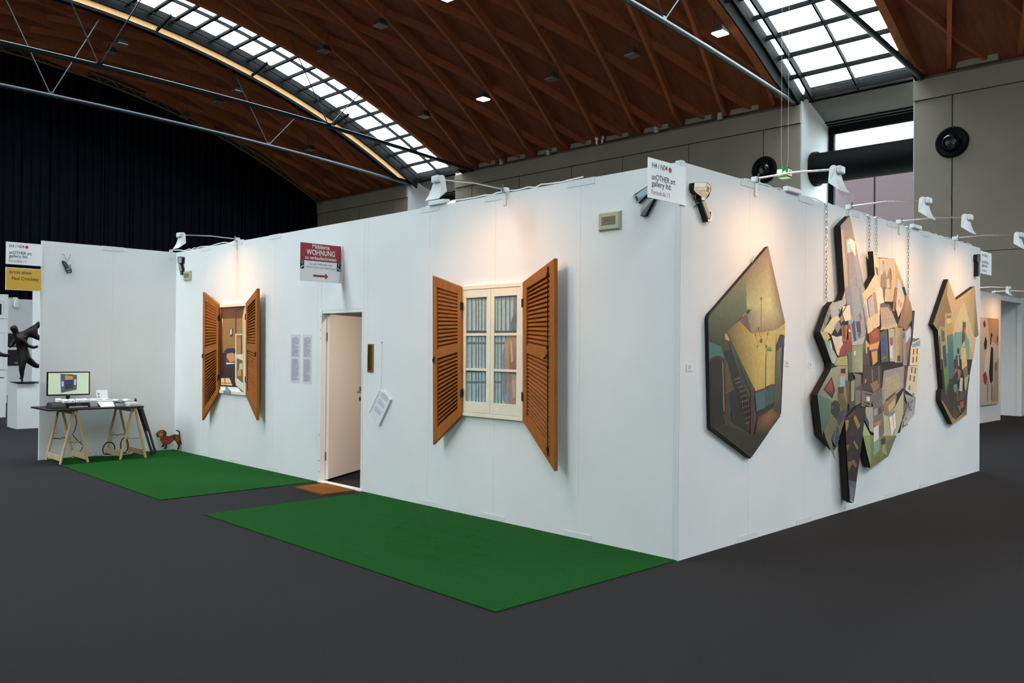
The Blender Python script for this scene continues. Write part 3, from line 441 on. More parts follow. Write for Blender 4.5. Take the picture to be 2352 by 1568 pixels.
CITY_PAINT = [(1,(152,140,128),[(2.571,2.796),(2.784,2.915),(3.152,2.191),(3.153,2.09),(2.676,2.068),(2.668,2.208)]),(2,[(196,176,136),(190,168,128),(176,168,138),(170,160,130)],[(2.583,2.761),(2.624,2.751),(2.771,2.146),(2.681,2.141)]),(3,(164,206,226),[(2.702,2.667),(2.777,2.695),(2.838,2.572),(2.728,2.536)]),(4,(252,234,206),[(2.777,2.695),(2.903,2.67),(2.917,2.522),(2.838,2.572)]),(5,(222,172,84),[(2.771,2.576),(2.831,2.596),(2.84,2.572),(2.76,2.548)]),(5,(236,240,240),[(2.725,2.64),(2.787,2.661),(2.77,2.64),(2.736,2.629)]),(6,[(140,126,136),(136,124,140),(150,140,148),(150,158,158),(150,158,158)],[(2.732,2.534),(2.84,2.568),(2.911,2.519),(2.945,2.155),(2.783,2.146)]),(7,[(138,148,166),(150,156,160),(150,164,166),(140,152,160)],[(2.885,2.512),(2.952,2.523),(3.112,2.194),(2.969,2.156)]),(2,(238,214,180),[(3.341,2.617),(3.404,2.587),(3.494,2.548),(3.508,2.185),(3.167,2.167),(3.152,2.194),(3.388,2.379)]),(3,(128,108,94),[(3.4,2.465),(3.47,2.447),(3.478,2.37),(3.42,2.392)]),(3,[(222,200,162),(206,180,138),(190,164,120),(204,180,140),(224,204,168)],[(3.498,2.556),(3.901,2.587),(4.002,2.481),(3.955,2.128),(3.51,2.107)]),(4,[(196,168,124),(166,140,96),(176,150,104)],[(3.901,2.581),(4.2,2.298),(3.967,2.285)]),(4,(160,136,110),[(3.579,2.534),(3.621,2.537),(3.69,2.363),(3.779,2.492),(3.834,2.442),(3.823,2.255),(3.544,2.239),(3.528,2.3),(3.542,2.38),(3.607,2.41)]),(5,(176,194,204),[(3.595,2.504),(3.632,2.507),(3.653,2.424),(3.609,2.426)]),(5,(214,196,160),[(3.687,2.342),(3.754,2.368),(3.782,2.274),(3.702,2.248)]),(5,(120,86,62),[(3.589,2.262),(3.662,2.267),(3.638,2.055),(3.625,2.055)]),(6,(96,70,52),[(3.779,2.465),(3.796,2.472),(3.835,2.362),(3.816,2.35)]),(5,(172,202,216),[(4.003,2.384),(4.057,2.361),(4.187,2.204),(4.153,2.17),(3.974,2.285)]),(8,[(150,154,156),(154,162,162),(150,160,160),(166,160,158),(176,170,166),(160,160,158)],[(2.674,2.204),(3.135,2.232),(3.186,1.83),(3.161,1.736),(3.101,1.662),(2.844,1.644)]),(9,(140,142,148),[(2.676,2.205),(2.813,2.213),(2.87,1.9),(2.716,2.046)]),(9,(132,142,154),[(2.983,2.223),(3.033,2.226),(3.096,2.038),(3.06,2.027)]),(9,(64,80,116),[(2.815,1.874),(2.898,1.891),(2.948,1.685),(2.889,1.681)]),(10,(84,68,98),[(2.922,1.877),(3.026,1.895),(3.054,1.776),(2.959,1.772)]),(10,(150,166,192),[(2.746,1.887),(2.884,1.901),(2.838,1.86),(2.758,1.848)]),(11,(192,152,112),[(2.942,1.923),(3.013,1.94),(3.014,1.905),(2.943,1.893)]),(12,(108,120,152),[(3.025,1.975),(3.073,1.927),(3.038,1.881),(2.989,1.944)]),(11,(70,80,110),[(2.968,1.764),(3.045,1.776),(3.034,1.721),(3.01,1.72),(3.004,1.755),(2.981,1.715)]),(10,(120,90,70),[(3.084,2.033),(3.108,2.024),(3.197,1.779),(3.172,1.779)]),(12,(194,180,174),[(2.852,1.671),(3.16,1.743),(3.101,1.662),(2.853,1.644)]),(10,(184,180,172),[(2.338,2.011),(2.407,2.054),(2.445,2.048),(2.554,2.07),(2.609,2.079),(2.674,2.175),(2.701,2.046),(2.61,2.013),(2.523,1.928),(2.383,1.894)]),(11,(116,96,84),[(2.527,1.99),(2.555,1.998),(2.564,1.968),(2.535,1.962)]),(11,(148,144,126),[(2.338,2.01),(2.375,1.951),(2.206,1.756),(2.144,1.762)]),(12,(116,112,100),[(2.276,1.919),(2.297,1.939),(2.33,1.883),(2.309,1.864)]),(13,(116,112,100),[(2.215,1.856),(2.235,1.876),(2.278,1.825),(2.257,1.811)]),(14,(226,208,164),[(2.383,1.894),(2.523,1.928),(2.567,1.891),(2.374,1.741),(2.279,1.767),(2.208,1.756),(2.236,1.792)]),(15,(202,182,112),[(2.146,1.761),(2.289,1.765),(2.353,1.714),(2.301,1.685),(2.219,1.694)]),(16,[(120,150,134),(160,170,150),(176,178,160),(186,190,180),(150,170,160)],[(2.219,1.694),(2.311,1.686),(2.512,1.526),(2.447,1.464),(2.388,1.477)]),(17,(230,226,214),[(2.332,1.691),(2.364,1.682),(2.397,1.621),(2.386,1.606)]),(18,(226,206,168),[(2.374,1.738),(2.525,1.717),(2.626,1.623),(2.533,1.54),(2.495,1.559)]),(19,(214,206,198),[(2.493,1.722),(2.613,1.738),(2.639,1.642),(2.571,1.613)]),(15,(148,138,144),[(2.437,1.816),(2.534,1.89),(2.592,1.815),(2.503,1.755)]),(20,(172,112,56),[(2.59,1.834),(2.738,1.843),(2.704,1.691),(2.614,1.671)]),(21,(112,70,38),[(2.612,1.844),(2.679,1.836),(2.681,1.691),(2.625,1.719)]),(22,(140,62,50),[(2.571,1.613),(2.703,1.701),(2.82,1.693),(2.833,1.59),(2.728,1.55),(2.533,1.535)]),(23,(176,70,50),[(2.738,1.848),(2.792,1.849),(2.831,1.683),(2.751,1.682)]),(24,(224,214,200),[(2.747,1.799),(2.793,1.8),(2.803,1.778),(2.755,1.777)]),(24,(110,150,80),[(2.753,1.746),(2.794,1.756),(2.801,1.727),(2.76,1.721)]),(11,(236,222,188),[(2.621,2.018),(2.778,2.039),(2.817,1.899),(2.679,1.875),(2.622,1.95)]),(12,(92,72,60),[(2.621,1.965),(2.71,2.041),(2.778,2.038),(2.722,2.032),(2.635,1.956)]),(16,(158,138,120),[(2.558,1.91),(2.622,1.941),(2.647,1.884),(2.581,1.853)]),(13,(232,202,158),[(3.072,2.163),(3.203,2.236),(3.39,2.247),(3.511,1.962),(3.513,1.859),(3.212,1.762),(3.157,1.98)]),(14,(186,184,190),[(3.195,2.113),(3.309,2.165),(3.362,1.957),(3.259,1.933)]),(15,(96,62,48),[(3.182,2.113),(3.315,2.173),(3.32,2.161),(3.204,2.109),(3.264,1.933),(3.244,1.933)]),(16,(176,176,186),[(3.083,2.053),(3.144,2.066),(3.219,1.932),(3.183,1.88)]),(15,(188,154,108),[(3.327,2.197),(3.431,2.192),(3.485,1.993),(3.383,1.968)]),(16,(242,228,204),[(3.392,2.247),(3.559,2.256),(3.627,2.103),(3.52,2.082),(3.511,1.962),(3.472,1.992)]),(14,(152,74,36),[(3.231,1.757),(3.383,1.829),(3.513,1.822),(3.528,1.703),(3.262,1.653)]),(15,(180,88,44),[(3.296,1.781),(3.434,1.805),(3.486,1.754),(3.347,1.711)]),(15,(226,168,82),[(3.158,1.708),(3.262,1.653),(3.515,1.697),(3.465,1.609),(3.288,1.595),(3.159,1.637)]),(17,(190,168,146),[(3.521,2.056),(3.758,2.082),(3.968,1.892),(3.552,1.844)]),(18,(110,96,76),[(3.52,2.088),(3.758,2.088),(3.84,2.022),(3.786,2.015),(3.731,2.06),(3.521,2.046)]),(18,(206,188,140),[(3.549,1.844),(3.979,1.893),(3.987,1.85),(3.911,1.848),(3.734,1.827),(3.524,1.812)]),(18,(216,196,166),[(3.974,2.265),(4.002,2.282),(4.19,2.2),(4.163,2.1),(4.009,1.958),(3.935,2.053)]),(19,(168,198,214),[(4.005,2.283),(4.103,2.278),(4.19,2.195),(4.148,2.165)]),(19,(140,96,70),[(4.018,2.148),(4.046,2.16),(4.032,2.105),(4.007,2.099)]),(19,(140,96,70),[(4.074,2.118),(4.102,2.13),(4.082,2.075),(4.061,2.069)]),(20,(150,102,82),[(3.987,1.86),(4.209,2.207),(4.252,2.225),(4.289,2.189),(4.137,1.859)]),(21,[(172,144,100),(150,126,84),(140,122,80),(128,116,62),(130,112,70),(138,110,74)],[(4.252,2.225),(4.363,2.131),(4.409,2.044),(4.41,1.949),(4.214,1.817),(4.135,1.856)]),(19,(150,120,80),[(3.919,2.278),(3.974,2.281),(3.908,2.019),(3.84,2.022)]),(19,(84,86,80),[(3.524,1.786),(3.71,1.827),(3.755,1.484),(3.554,1.474)]),(20,(34,76,150),[(3.551,1.729),(3.656,1.741),(3.659,1.694),(3.554,1.677)]),(21,(34,76,150),[(3.552,1.662),(3.659,1.678),(3.673,1.642),(3.565,1.62)]),(20,(34,76,150),[(3.566,1.589),(3.673,1.61),(3.687,1.568),(3.569,1.552)]),(20,(120,110,80),[(3.58,1.526),(3.698,1.542),(3.701,1.521),(3.58,1.5)]),(20,(192,178,158),[(3.734,1.827),(3.9,1.837),(3.918,1.483),(3.782,1.484)]),(21,(142,100,76),[(3.776,1.733),(3.86,1.74),(3.861,1.66),(3.79,1.659)]),(21,(228,228,224),[(3.791,1.643),(3.848,1.649),(3.849,1.515),(3.795,1.526)]),(22,[(196,170,130),(150,128,90),(140,120,86),(206,180,140)],[(3.913,1.848),(4.138,1.853),(4.129,1.471),(3.918,1.472)]),(23,(62,62,66),[(3.984,1.542),(4.068,1.548),(4.072,1.483),(3.985,1.483)]),(22,(162,142,136),[(4.138,1.815),(4.214,1.817),(4.352,1.881),(4.412,1.805),(4.306,1.438),(4.143,1.439)]),(23,(192,206,218),[(4.224,1.801),(4.352,1.859),(4.368,1.77),(4.226,1.685)]),(24,(150,110,96),[(4.216,1.663),(4.354,1.748),(4.32,1.526),(4.219,1.471)]),(23,(96,110,120),[(4.135,1.799),(4.207,1.8),(4.193,1.745),(4.136,1.722)]),(25,(44,40,36),[(4.409,2.05),(4.483,2.05),(4.421,1.727),(4.306,1.438),(4.248,1.438),(4.371,1.748)]),(26,(232,216,172),[(4.44,1.727),(4.518,1.74),(4.655,1.744),(4.621,1.435),(4.331,1.437),(4.37,1.637)]),(27,(132,162,192),[(4.414,1.676),(4.652,1.724),(4.647,1.656),(4.399,1.637)]),(28,(96,80,66),[(4.44,1.721),(4.548,1.74),(4.652,1.743),(4.443,1.696)]),(16,(132,72,112),[(3.286,1.603),(3.458,1.619),(3.459,1.598),(3.306,1.582),(3.307,1.485),(3.29,1.485)]),(17,(218,162,88),[(3.306,1.582),(3.452,1.598),(3.46,1.485),(3.338,1.444)]),(16,(82,66,46),[(3.107,1.617),(3.248,1.638),(3.265,1.445),(3.101,1.446)]),(17,(190,180,160),[(3.159,1.632),(3.192,1.637),(3.199,1.577),(3.169,1.561)]),(13,[(136,150,110),(150,156,118),(180,176,140),(120,136,100)],[(2.841,1.639),(3.101,1.662),(3.093,1.376),(2.833,1.379)]),(18,(78,104,70),[(3.101,1.662),(3.161,1.733),(3.159,1.637),(3.104,1.576)]),(14,(226,226,216),[(2.883,1.588),(2.926,1.59),(2.919,1.546),(2.889,1.546)]),(23,(92,108,90),[(2.741,1.58),(2.833,1.585),(2.836,1.379),(2.755,1.38)]),(23,(180,170,110),[(2.512,1.526),(2.728,1.546),(2.741,1.448),(2.442,1.45)]),(24,[(120,122,96),(160,160,134),(178,168,110),(170,160,110),(120,112,70),(100,90,60),(96,96,66),(100,108,76)],[(2.086,1.185),(2.378,1.423),(2.529,1.446),(2.743,1.444),(2.737,1.084),(2.68,0.922),(2.566,0.775),(2.261,0.786)]),(25,[(86,112,98),(110,122,104),(84,104,88),(56,92,78),(60,98,84)],[(2.088,1.185),(2.404,1.121),(2.386,0.994),(2.198,0.808),(2.186,0.823)]),(26,(112,108,74),[(2.229,0.839),(2.395,0.994),(2.449,0.934),(2.536,0.968),(2.387,0.753),(2.476,0.543),(2.261,0.776)]),(26,(58,25,25),[(2.208,1.23),(2.385,1.345),(2.462,1.214),(2.398,1.135)]),(27,[(150,50,44),(176,66,56),(130,44,40),(70,28,26)],[(2.244,1.229),(2.371,1.32),(2.432,1.219),(2.392,1.168)]),(25,(50,26,26),[(2.579,1.417),(2.685,1.42),(2.691,1.372),(2.585,1.369)]),(26,(192,132,92),[(2.547,1.374),(2.702,1.372),(2.686,1.343),(2.547,1.343)]),(27,(152,178,184),[(2.574,1.345),(2.682,1.345),(2.67,1.246),(2.559,1.244)]),(28,(70,30,28),[(2.516,1.241),(2.656,1.247),(2.645,1.184),(2.533,1.178)]),(29,(100,86,36),[(2.5,1.179),(2.643,1.184),(2.714,1.075),(2.691,0.994),(2.545,1.063)]),(30,(44,40,36),[(2.377,1.098),(2.468,1.123),(2.534,1.102),(2.579,1.014),(2.492,0.932),(2.373,1.009)]),(31,(120,116,100),[(2.394,1.069),(2.41,1.073),(2.415,1.045),(2.401,1.041)]),(31,(64,54,80),[(2.535,1.016),(2.679,1.019),(2.669,0.942),(2.537,0.877),(2.514,0.931)]),(27,(46,62,84),[(2.382,0.759),(2.493,0.875),(2.539,0.853),(2.56,0.756),(2.496,0.665)]),(28,(130,130,120),[(2.48,0.861),(2.489,0.863),(2.442,0.707),(2.433,0.713)]),(30,(110,80,36),[(2.675,1.309),(2.789,1.292),(2.771,1.063),(2.737,1.084)]),(31,(70,76,60),[(2.8,1.302),(2.91,1.317),(2.902,1.048),(2.772,1.024)]),(32,(152,156,116),[(2.814,1.292),(2.898,1.303),(2.883,1.103),(2.816,1.094)]),(33,(126,116,98),[(2.851,1.375),(3.052,1.352),(3.047,1.192),(3.037,1.073),(2.91,1.048),(2.906,1.325)]),(34,(84,78,66),[(2.917,1.226),(3.082,1.266),(3.071,1.197),(2.917,1.206)]),(14,(72,50,34),[(3.106,1.442),(3.558,1.438),(3.574,1.214),(3.354,1.173),(3.083,1.201)]),(15,(152,116,62),[(3.278,1.257),(3.456,1.294),(3.522,1.21),(3.367,1.173)]),(15,(176,150,90),[(3.154,1.305),(3.191,1.31),(3.167,1.27),(3.143,1.265)]),(16,(142,112,126),[(3.313,1.41),(3.338,1.409),(3.363,1.173),(3.341,1.174)]),(16,(142,112,126),[(3.484,1.439),(3.503,1.439),(3.522,1.21),(3.5,1.211)]),(17,(110,104,90),[(3.329,1.164),(3.571,1.214),(3.586,1.099),(3.331,1.041)]),(35,(122,112,102),[(3.059,1.202),(3.329,1.164),(3.296,1.022),(3.049,1.067)]),(36,(40,34,30),[(3.126,1.167),(3.304,1.149),(3.294,1.139),(3.15,1.154)]),(36,(40,34,30),[(3.109,1.083),(3.268,1.059),(3.256,1.044),(3.127,1.067)]),(37,(228,218,212),[(3.181,1.133),(3.263,1.125),(3.258,1.08),(3.175,1.088)]),(18,(162,148,142),[(3.574,1.188),(3.621,1.386),(4.212,1.434),(4.215,1.214),(3.978,1.134),(3.6,1.03)]),(19,(182,168,128),[(3.642,1.301),(4.003,1.36),(4.118,1.217),(3.651,1.081)]),(20,(188,182,142),[(3.72,0.904),(3.939,1.001),(4.175,1.177),(4.165,0.888),(4.012,0.723),(3.859,0.604),(3.592,0.655),(3.616,0.967)]),(21,(132,116,124),[(3.6,1.03),(3.665,1.059),(3.727,0.904),(3.64,0.924)]),(22,(166,122,72),[(3.665,1.07),(3.92,1.13),(3.979,1.112),(3.939,1.006),(3.72,0.904),(3.666,1.017)]),(23,(204,184,128),[(3.745,1.014),(3.924,1.087),(3.925,1.012),(3.773,0.944)]),(24,(58,74,112),[(3.665,1.08),(3.923,1.157),(3.951,1.14),(3.691,1.058)]),(24,(110,152,168),[(3.747,0.929),(3.925,0.964),(3.976,0.768),(3.831,0.651)]),(25,(248,228,204),[(3.774,0.896),(3.855,0.908),(3.901,0.74),(3.834,0.67)]),(26,(248,228,204),[(3.871,0.913),(3.923,0.937),(3.961,0.774),(3.909,0.745)]),(21,(96,48,66),[(4.186,1.434),(4.302,1.433),(4.205,1.127),(4.178,1.018),(4.161,1.161)]),(22,(216,206,168),[(4.302,1.433),(4.598,1.431),(4.53,1.072),(4.219,1.17)]),(23,[(176,172,172),(160,150,150),(170,168,170),(190,190,190),(150,146,146),(130,124,122)],[(4.205,1.127),(4.53,1.072),(4.492,0.894),(4.065,0.708),(4.148,0.861),(4.279,0.981)]),(24,(112,104,94),[(4.163,1.008),(4.188,1.056),(4.283,0.987),(4.165,0.866)]),(36,(172,168,148),[(3.158,1.028),(3.333,1.021),(3.362,0.753),(3.262,0.78),(3.149,0.978)]),(37,(60,70,78),[(3.134,0.969),(3.246,0.867),(3.234,0.812),(3.135,0.893)]),(37,(118,108,94),[(3.333,1.051),(3.575,1.104),(3.632,0.757),(3.49,0.672),(3.363,0.722)]),(38,(150,160,170),[(3.356,0.994),(3.458,1.005),(3.459,0.943),(3.37,0.927)]),(39,(90,60,48),[(3.458,0.995),(3.548,1.022),(3.562,0.949),(3.471,0.932)]),(38,(190,130,90),[(3.371,0.85),(3.537,0.877),(3.537,0.825),(3.384,0.808)]),(39,(218,218,214),[(3.359,0.804),(3.488,0.833),(3.49,0.672),(3.364,0.653)]),(40,(70,100,180),[(3.475,0.705),(3.632,0.752),(3.619,0.731),(3.488,0.693)]),(38,(172,188,128),[(3.089,0.76),(3.124,0.874),(3.287,0.727),(3.278,0.524),(3.213,0.57)]),(40,(150,40,36),[(3.26,0.744),(3.36,0.733),(3.347,0.723),(3.285,0.712)]),(39,(44,28,18),[(2.908,1.033),(3.049,1.062),(3.148,1.033),(3.126,0.899),(3.084,0.776),(3.078,0.716),(2.694,0.742),(2.678,0.92),(2.897,0.935)]),(40,(180,130,70),[(3.049,1.062),(3.148,1.043),(3.134,1.034),(3.073,1.041)]),(40,(72,40,36),[(2.68,0.939),(2.896,1.019),(2.911,0.944),(2.68,0.921)]),(41,(152,122,62),[(2.862,0.932),(2.911,0.959),(3.03,0.849),(2.969,0.813)]),(40,(152,126,62),[(2.68,0.917),(2.762,0.918),(2.74,0.841),(2.693,0.805)]),(42,(88,36,32),[(2.762,0.752),(2.854,0.839),(2.867,0.735),(2.739,0.739)]),(43,(38,25,18),[(2.694,0.769),(3.089,0.743),(3.026,0.558),(2.88,0.093),(2.781,0.13)]),(44,(112,92,42),[(2.7,0.682),(2.785,0.675),(2.721,0.607)]),(44,(142,108,52),[(2.889,0.712),(2.984,0.631),(2.96,0.608),(2.866,0.694)]),(44,(122,92,46),[(2.731,0.51),(2.88,0.521),(2.956,0.465),(2.927,0.438),(2.845,0.485),(2.766,0.414)]),(45,(56,26,23),[(2.764,0.594),(2.879,0.605),(2.834,0.51),(2.753,0.517)]),(44,(84,94,100),[(2.758,0.337),(2.932,0.294),(2.88,0.093),(2.799,0.138)]),(45,(110,120,126),[(2.791,0.27),(2.886,0.24),(2.873,0.129),(2.804,0.147)]),(46,(172,166,136),[(2.798,0.147),(2.888,0.107),(2.88,0.093),(2.784,0.13)]),(41,[(130,140,80),(124,122,78),(104,98,58),(110,104,44),(120,116,50)],[(3.095,0.743),(3.965,0.686),(3.739,0.482),(3.504,0.442),(3.283,0.403)]),(42,(132,158,98),[(3.095,0.743),(3.273,0.731),(3.289,0.425),(3.201,0.544)]),(42,(132,162,148),[(3.361,0.654),(3.501,0.685),(3.515,0.57),(3.357,0.511)]),(43,(216,216,206),[(3.354,0.726),(3.49,0.717),(3.49,0.686),(3.361,0.654)]),(42,(108,108,88),[(3.671,0.626),(3.94,0.688),(3.739,0.487),(3.712,0.497)]),(43,(152,158,102),[(3.592,0.611),(3.658,0.622),(3.715,0.492),(3.567,0.54)]),(44,(54,44,40),[(3.539,0.677),(3.644,0.691),(3.66,0.627),(3.566,0.613)]),(27,(122,70,56),[(4.437,1.621),(4.476,1.624),(4.468,1.558),(4.429,1.555)]),(27,(122,70,56),[(4.542,1.627),(4.582,1.631),(4.573,1.564),(4.534,1.561)]),(27,(122,70,56),[(4.423,1.532),(4.462,1.535),(4.454,1.469),(4.415,1.466)]),(27,(122,70,56),[(4.528,1.54),(4.567,1.543),(4.559,1.477),(4.52,1.474)]),(23,(128,84,66),[(4.388,1.421),(4.429,1.421),(4.415,1.354),(4.377,1.356)]),(23,(128,84,66),[(4.492,1.409),(4.534,1.409),(4.52,1.342),(4.481,1.343)]),(23,(128,84,66),[(4.345,1.333),(4.386,1.332),(4.372,1.266),(4.334,1.268)]),(23,(128,84,66),[(4.456,1.32),(4.498,1.32),(4.484,1.253),(4.445,1.255)]),(23,(110,140,150),[(4.317,1.217),(4.37,1.211),(4.356,1.161),(4.306,1.168)]),(24,(110,140,150),[(4.429,1.131),(4.483,1.124),(4.468,1.074),(4.417,1.081)]),(25,(100,60,62),[(4.254,1.042),(4.277,1.039),(4.266,1.017),(4.242,1.02)]),(24,(52,60,62),[(4.309,1.036),(4.332,1.033),(4.321,1.011),(4.297,1.014)]),(24,(57,60,62),[(4.176,0.79),(4.199,0.786),(4.187,0.765),(4.164,0.769)]),(25,(85,60,62),[(4.19,0.912),(4.213,0.908),(4.202,0.887),(4.179,0.89)]),(24,(83,60,62),[(4.27,0.8),(4.294,0.797),(4.282,0.775),(4.259,0.779)]),(24,(83,60,62),[(4.134,0.795),(4.157,0.792),(4.146,0.771),(4.123,0.774)]),(24,(89,60,62),[(4.365,0.991),(4.389,0.988),(4.377,0.966),(4.353,0.969)]),(25,(97,60,62),[(4.159,0.81),(4.181,0.807),(4.17,0.785),(4.147,0.789)]),(25,(99,60,62),[(4.151,0.897),(4.174,0.894),(4.163,0.872),(4.14,0.876)]),(24,(110,60,62),[(4.302,1.008),(4.326,1.005),(4.314,0.983),(4.291,0.986)]),(26,(120,60,62),[(4.146,0.787),(4.169,0.784),(4.157,0.763),(4.135,0.766)]),(24,(87,60,62),[(4.401,1.046),(4.424,1.043),(4.413,1.021),(4.389,1.024)]),(24,(115,60,62),[(4.217,0.793),(4.241,0.789),(4.229,0.768),(4.206,0.772)]),(25,(86,60,62),[(4.2,0.947),(4.223,0.944),(4.212,0.922),(4.189,0.925)]),(25,(89,60,62),[(4.288,1.016),(4.312,1.013),(4.3,0.991),(4.277,0.995)]),(26,(60,60,62),[(4.162,0.832),(4.185,0.829),(4.174,0.807),(4.151,0.811)]),(26,(85,60,62),[(4.14,0.893),(4.163,0.889),(4.151,0.868),(4.129,0.871)]),(24,(93,60,62),[(4.239,0.865),(4.262,0.862),(4.251,0.841),(4.227,0.844)]),(27,(58,60,62),[(4.154,0.874),(4.177,0.871),(4.166,0.849),(4.143,0.853)]),(26,(130,60,62),[(4.278,1.004),(4.302,1.001),(4.29,0.98),(4.267,0.983)]),(27,(105,60,62),[(4.287,1.009),(4.311,1.006),(4.299,0.984),(4.276,0.987)]),(24,(121,60,62),[(4.335,0.954),(4.359,0.951),(4.347,0.93),(4.324,0.933)]),(25,(57,60,62),[(4.215,0.977),(4.238,0.974),(4.227,0.952),(4.203,0.955)]),(25,(124,60,62),[(4.333,0.969),(4.356,0.966),(4.345,0.944),(4.321,0.948)]),(28,(92,60,62),[(4.318,0.985),(4.341,0.982),(4.33,0.96),(4.306,0.964)]),(24,(53,60,62),[(4.381,0.955),(4.404,0.952),(4.393,0.93),(4.369,0.934)]),(18,(170,110,90),[(3.573,2.006),(3.589,2.008),(3.588,1.999),(3.572,1.998)]),(18,(170,110,90),[(3.645,2.013),(3.661,2.015),(3.66,2.006),(3.644,2.004)]),(19,(170,110,90),[(3.718,2.02),(3.734,2.022),(3.733,2.013),(3.717,2.011)]),(19,(170,110,90),[(3.792,2.028),(3.808,2.029),(3.807,2.02),(3.791,2.019)]),(20,(170,110,90),[(3.867,2.035),(3.883,2.037),(3.882,2.027),(3.866,2.026)]),(18,(170,110,90),[(3.584,1.968),(3.6,1.969),(3.599,1.96),(3.583,1.959)]),(18,(170,110,90),[(3.656,1.974),(3.672,1.976),(3.671,1.967),(3.655,1.965)]),(18,(170,110,90),[(3.73,1.981),(3.746,1.983),(3.744,1.973),(3.728,1.972)]),(18,(170,110,90),[(3.804,1.988),(3.82,1.99),(3.819,1.98),(3.802,1.979)]),(18,(170,110,90),[(3.878,1.995),(3.895,1.997),(3.894,1.987),(3.877,1.986)]),(18,(170,110,90),[(3.595,1.929),(3.611,1.93),(3.61,1.921),(3.594,1.92)]),(18,(170,110,90),[(3.668,1.935),(3.684,1.937),(3.682,1.927),(3.666,1.926)]),(18,(170,110,90),[(3.741,1.942),(3.757,1.944),(3.756,1.934),(3.74,1.933)]),(18,(170,110,90),[(3.815,1.949),(3.831,1.95),(3.83,1.941),(3.814,1.94)]),(18,(170,110,90),[(3.89,1.955),(3.906,1.957),(3.905,1.947),(3.889,1.946)]),(19,(170,110,90),[(3.606,1.89),(3.622,1.891),(3.621,1.882),(3.605,1.881)]),(19,(170,110,90),[(3.679,1.896),(3.695,1.898),(3.693,1.888),(3.678,1.887)]),(18,(170,110,90),[(3.752,1.903),(3.768,1.904),(3.767,1.895),(3.751,1.894)]),(18,(170,110,90),[(3.826,1.909),(3.843,1.911),(3.841,1.901),(3.825,1.9)]),(18,(170,110,90),[(3.901,1.916),(3.918,1.917),(3.917,1.907),(3.9,1.906)]),(20,(120,110,80),[(3.675,1.264),(3.691,1.266),(3.69,1.256),(3.674,1.255)]),(20,(120,110,80),[(3.762,1.278),(3.778,1.28),(3.777,1.27),(3.761,1.269)]),(20,(120,110,80),[(3.85,1.292),(3.866,1.294),(3.865,1.285),(3.848,1.283)]),(20,(120,110,80),[(3.939,1.307),(3.955,1.309),(3.954,1.299),(3.937,1.298)]),(20,(120,110,80),[(3.681,1.224),(3.697,1.226),(3.696,1.217),(3.68,1.216)]),(20,(120,110,80),[(3.768,1.238),(3.784,1.24),(3.783,1.23),(3.767,1.229)]),(20,(120,110,80),[(3.856,1.252),(3.872,1.254),(3.871,1.244),(3.854,1.243)]),(20,(120,110,80),[(3.945,1.266),(3.961,1.268),(3.96,1.259),(3.943,1.257)]),(21,(120,110,80),[(3.687,1.185),(3.703,1.187),(3.702,1.177),(3.686,1.176)]),(20,(120,110,80),[(3.774,1.198),(3.79,1.2),(3.789,1.191),(3.773,1.189)]),(20,(120,110,80),[(3.862,1.212),(3.878,1.214),(3.877,1.204),(3.86,1.203)]),(20,(120,110,80),[(3.951,1.226),(3.967,1.228),(3.966,1.218),(3.95,1.217)]),(25,(120,110,80),[(3.693,1.145),(3.709,1.147),(3.708,1.137),(3.692,1.136)]),(25,(120,110,80),[(3.78,1.158),(3.796,1.16),(3.795,1.151),(3.779,1.149)]),(21,(120,110,80),[(3.868,1.172),(3.884,1.174),(3.883,1.164),(3.866,1.163)]),(21,(120,110,80),[(3.957,1.186),(3.974,1.187),(3.972,1.178),(3.956,1.176)])]
STUDIO_OUTLINE = [(5.663,2.483),(5.943,2.24),(6.669,2.454),(6.832,1.82),(6.733,1.787),(6.64,1.592),(6.471,1.27),(6.479,1.257),(6.39,1.04),(6.368,0.792),(5.83,0.701),(5.421,1.005),(5.428,1.125),(5.493,1.155),(5.388,1.581),(5.316,1.843),(5.156,1.922)]
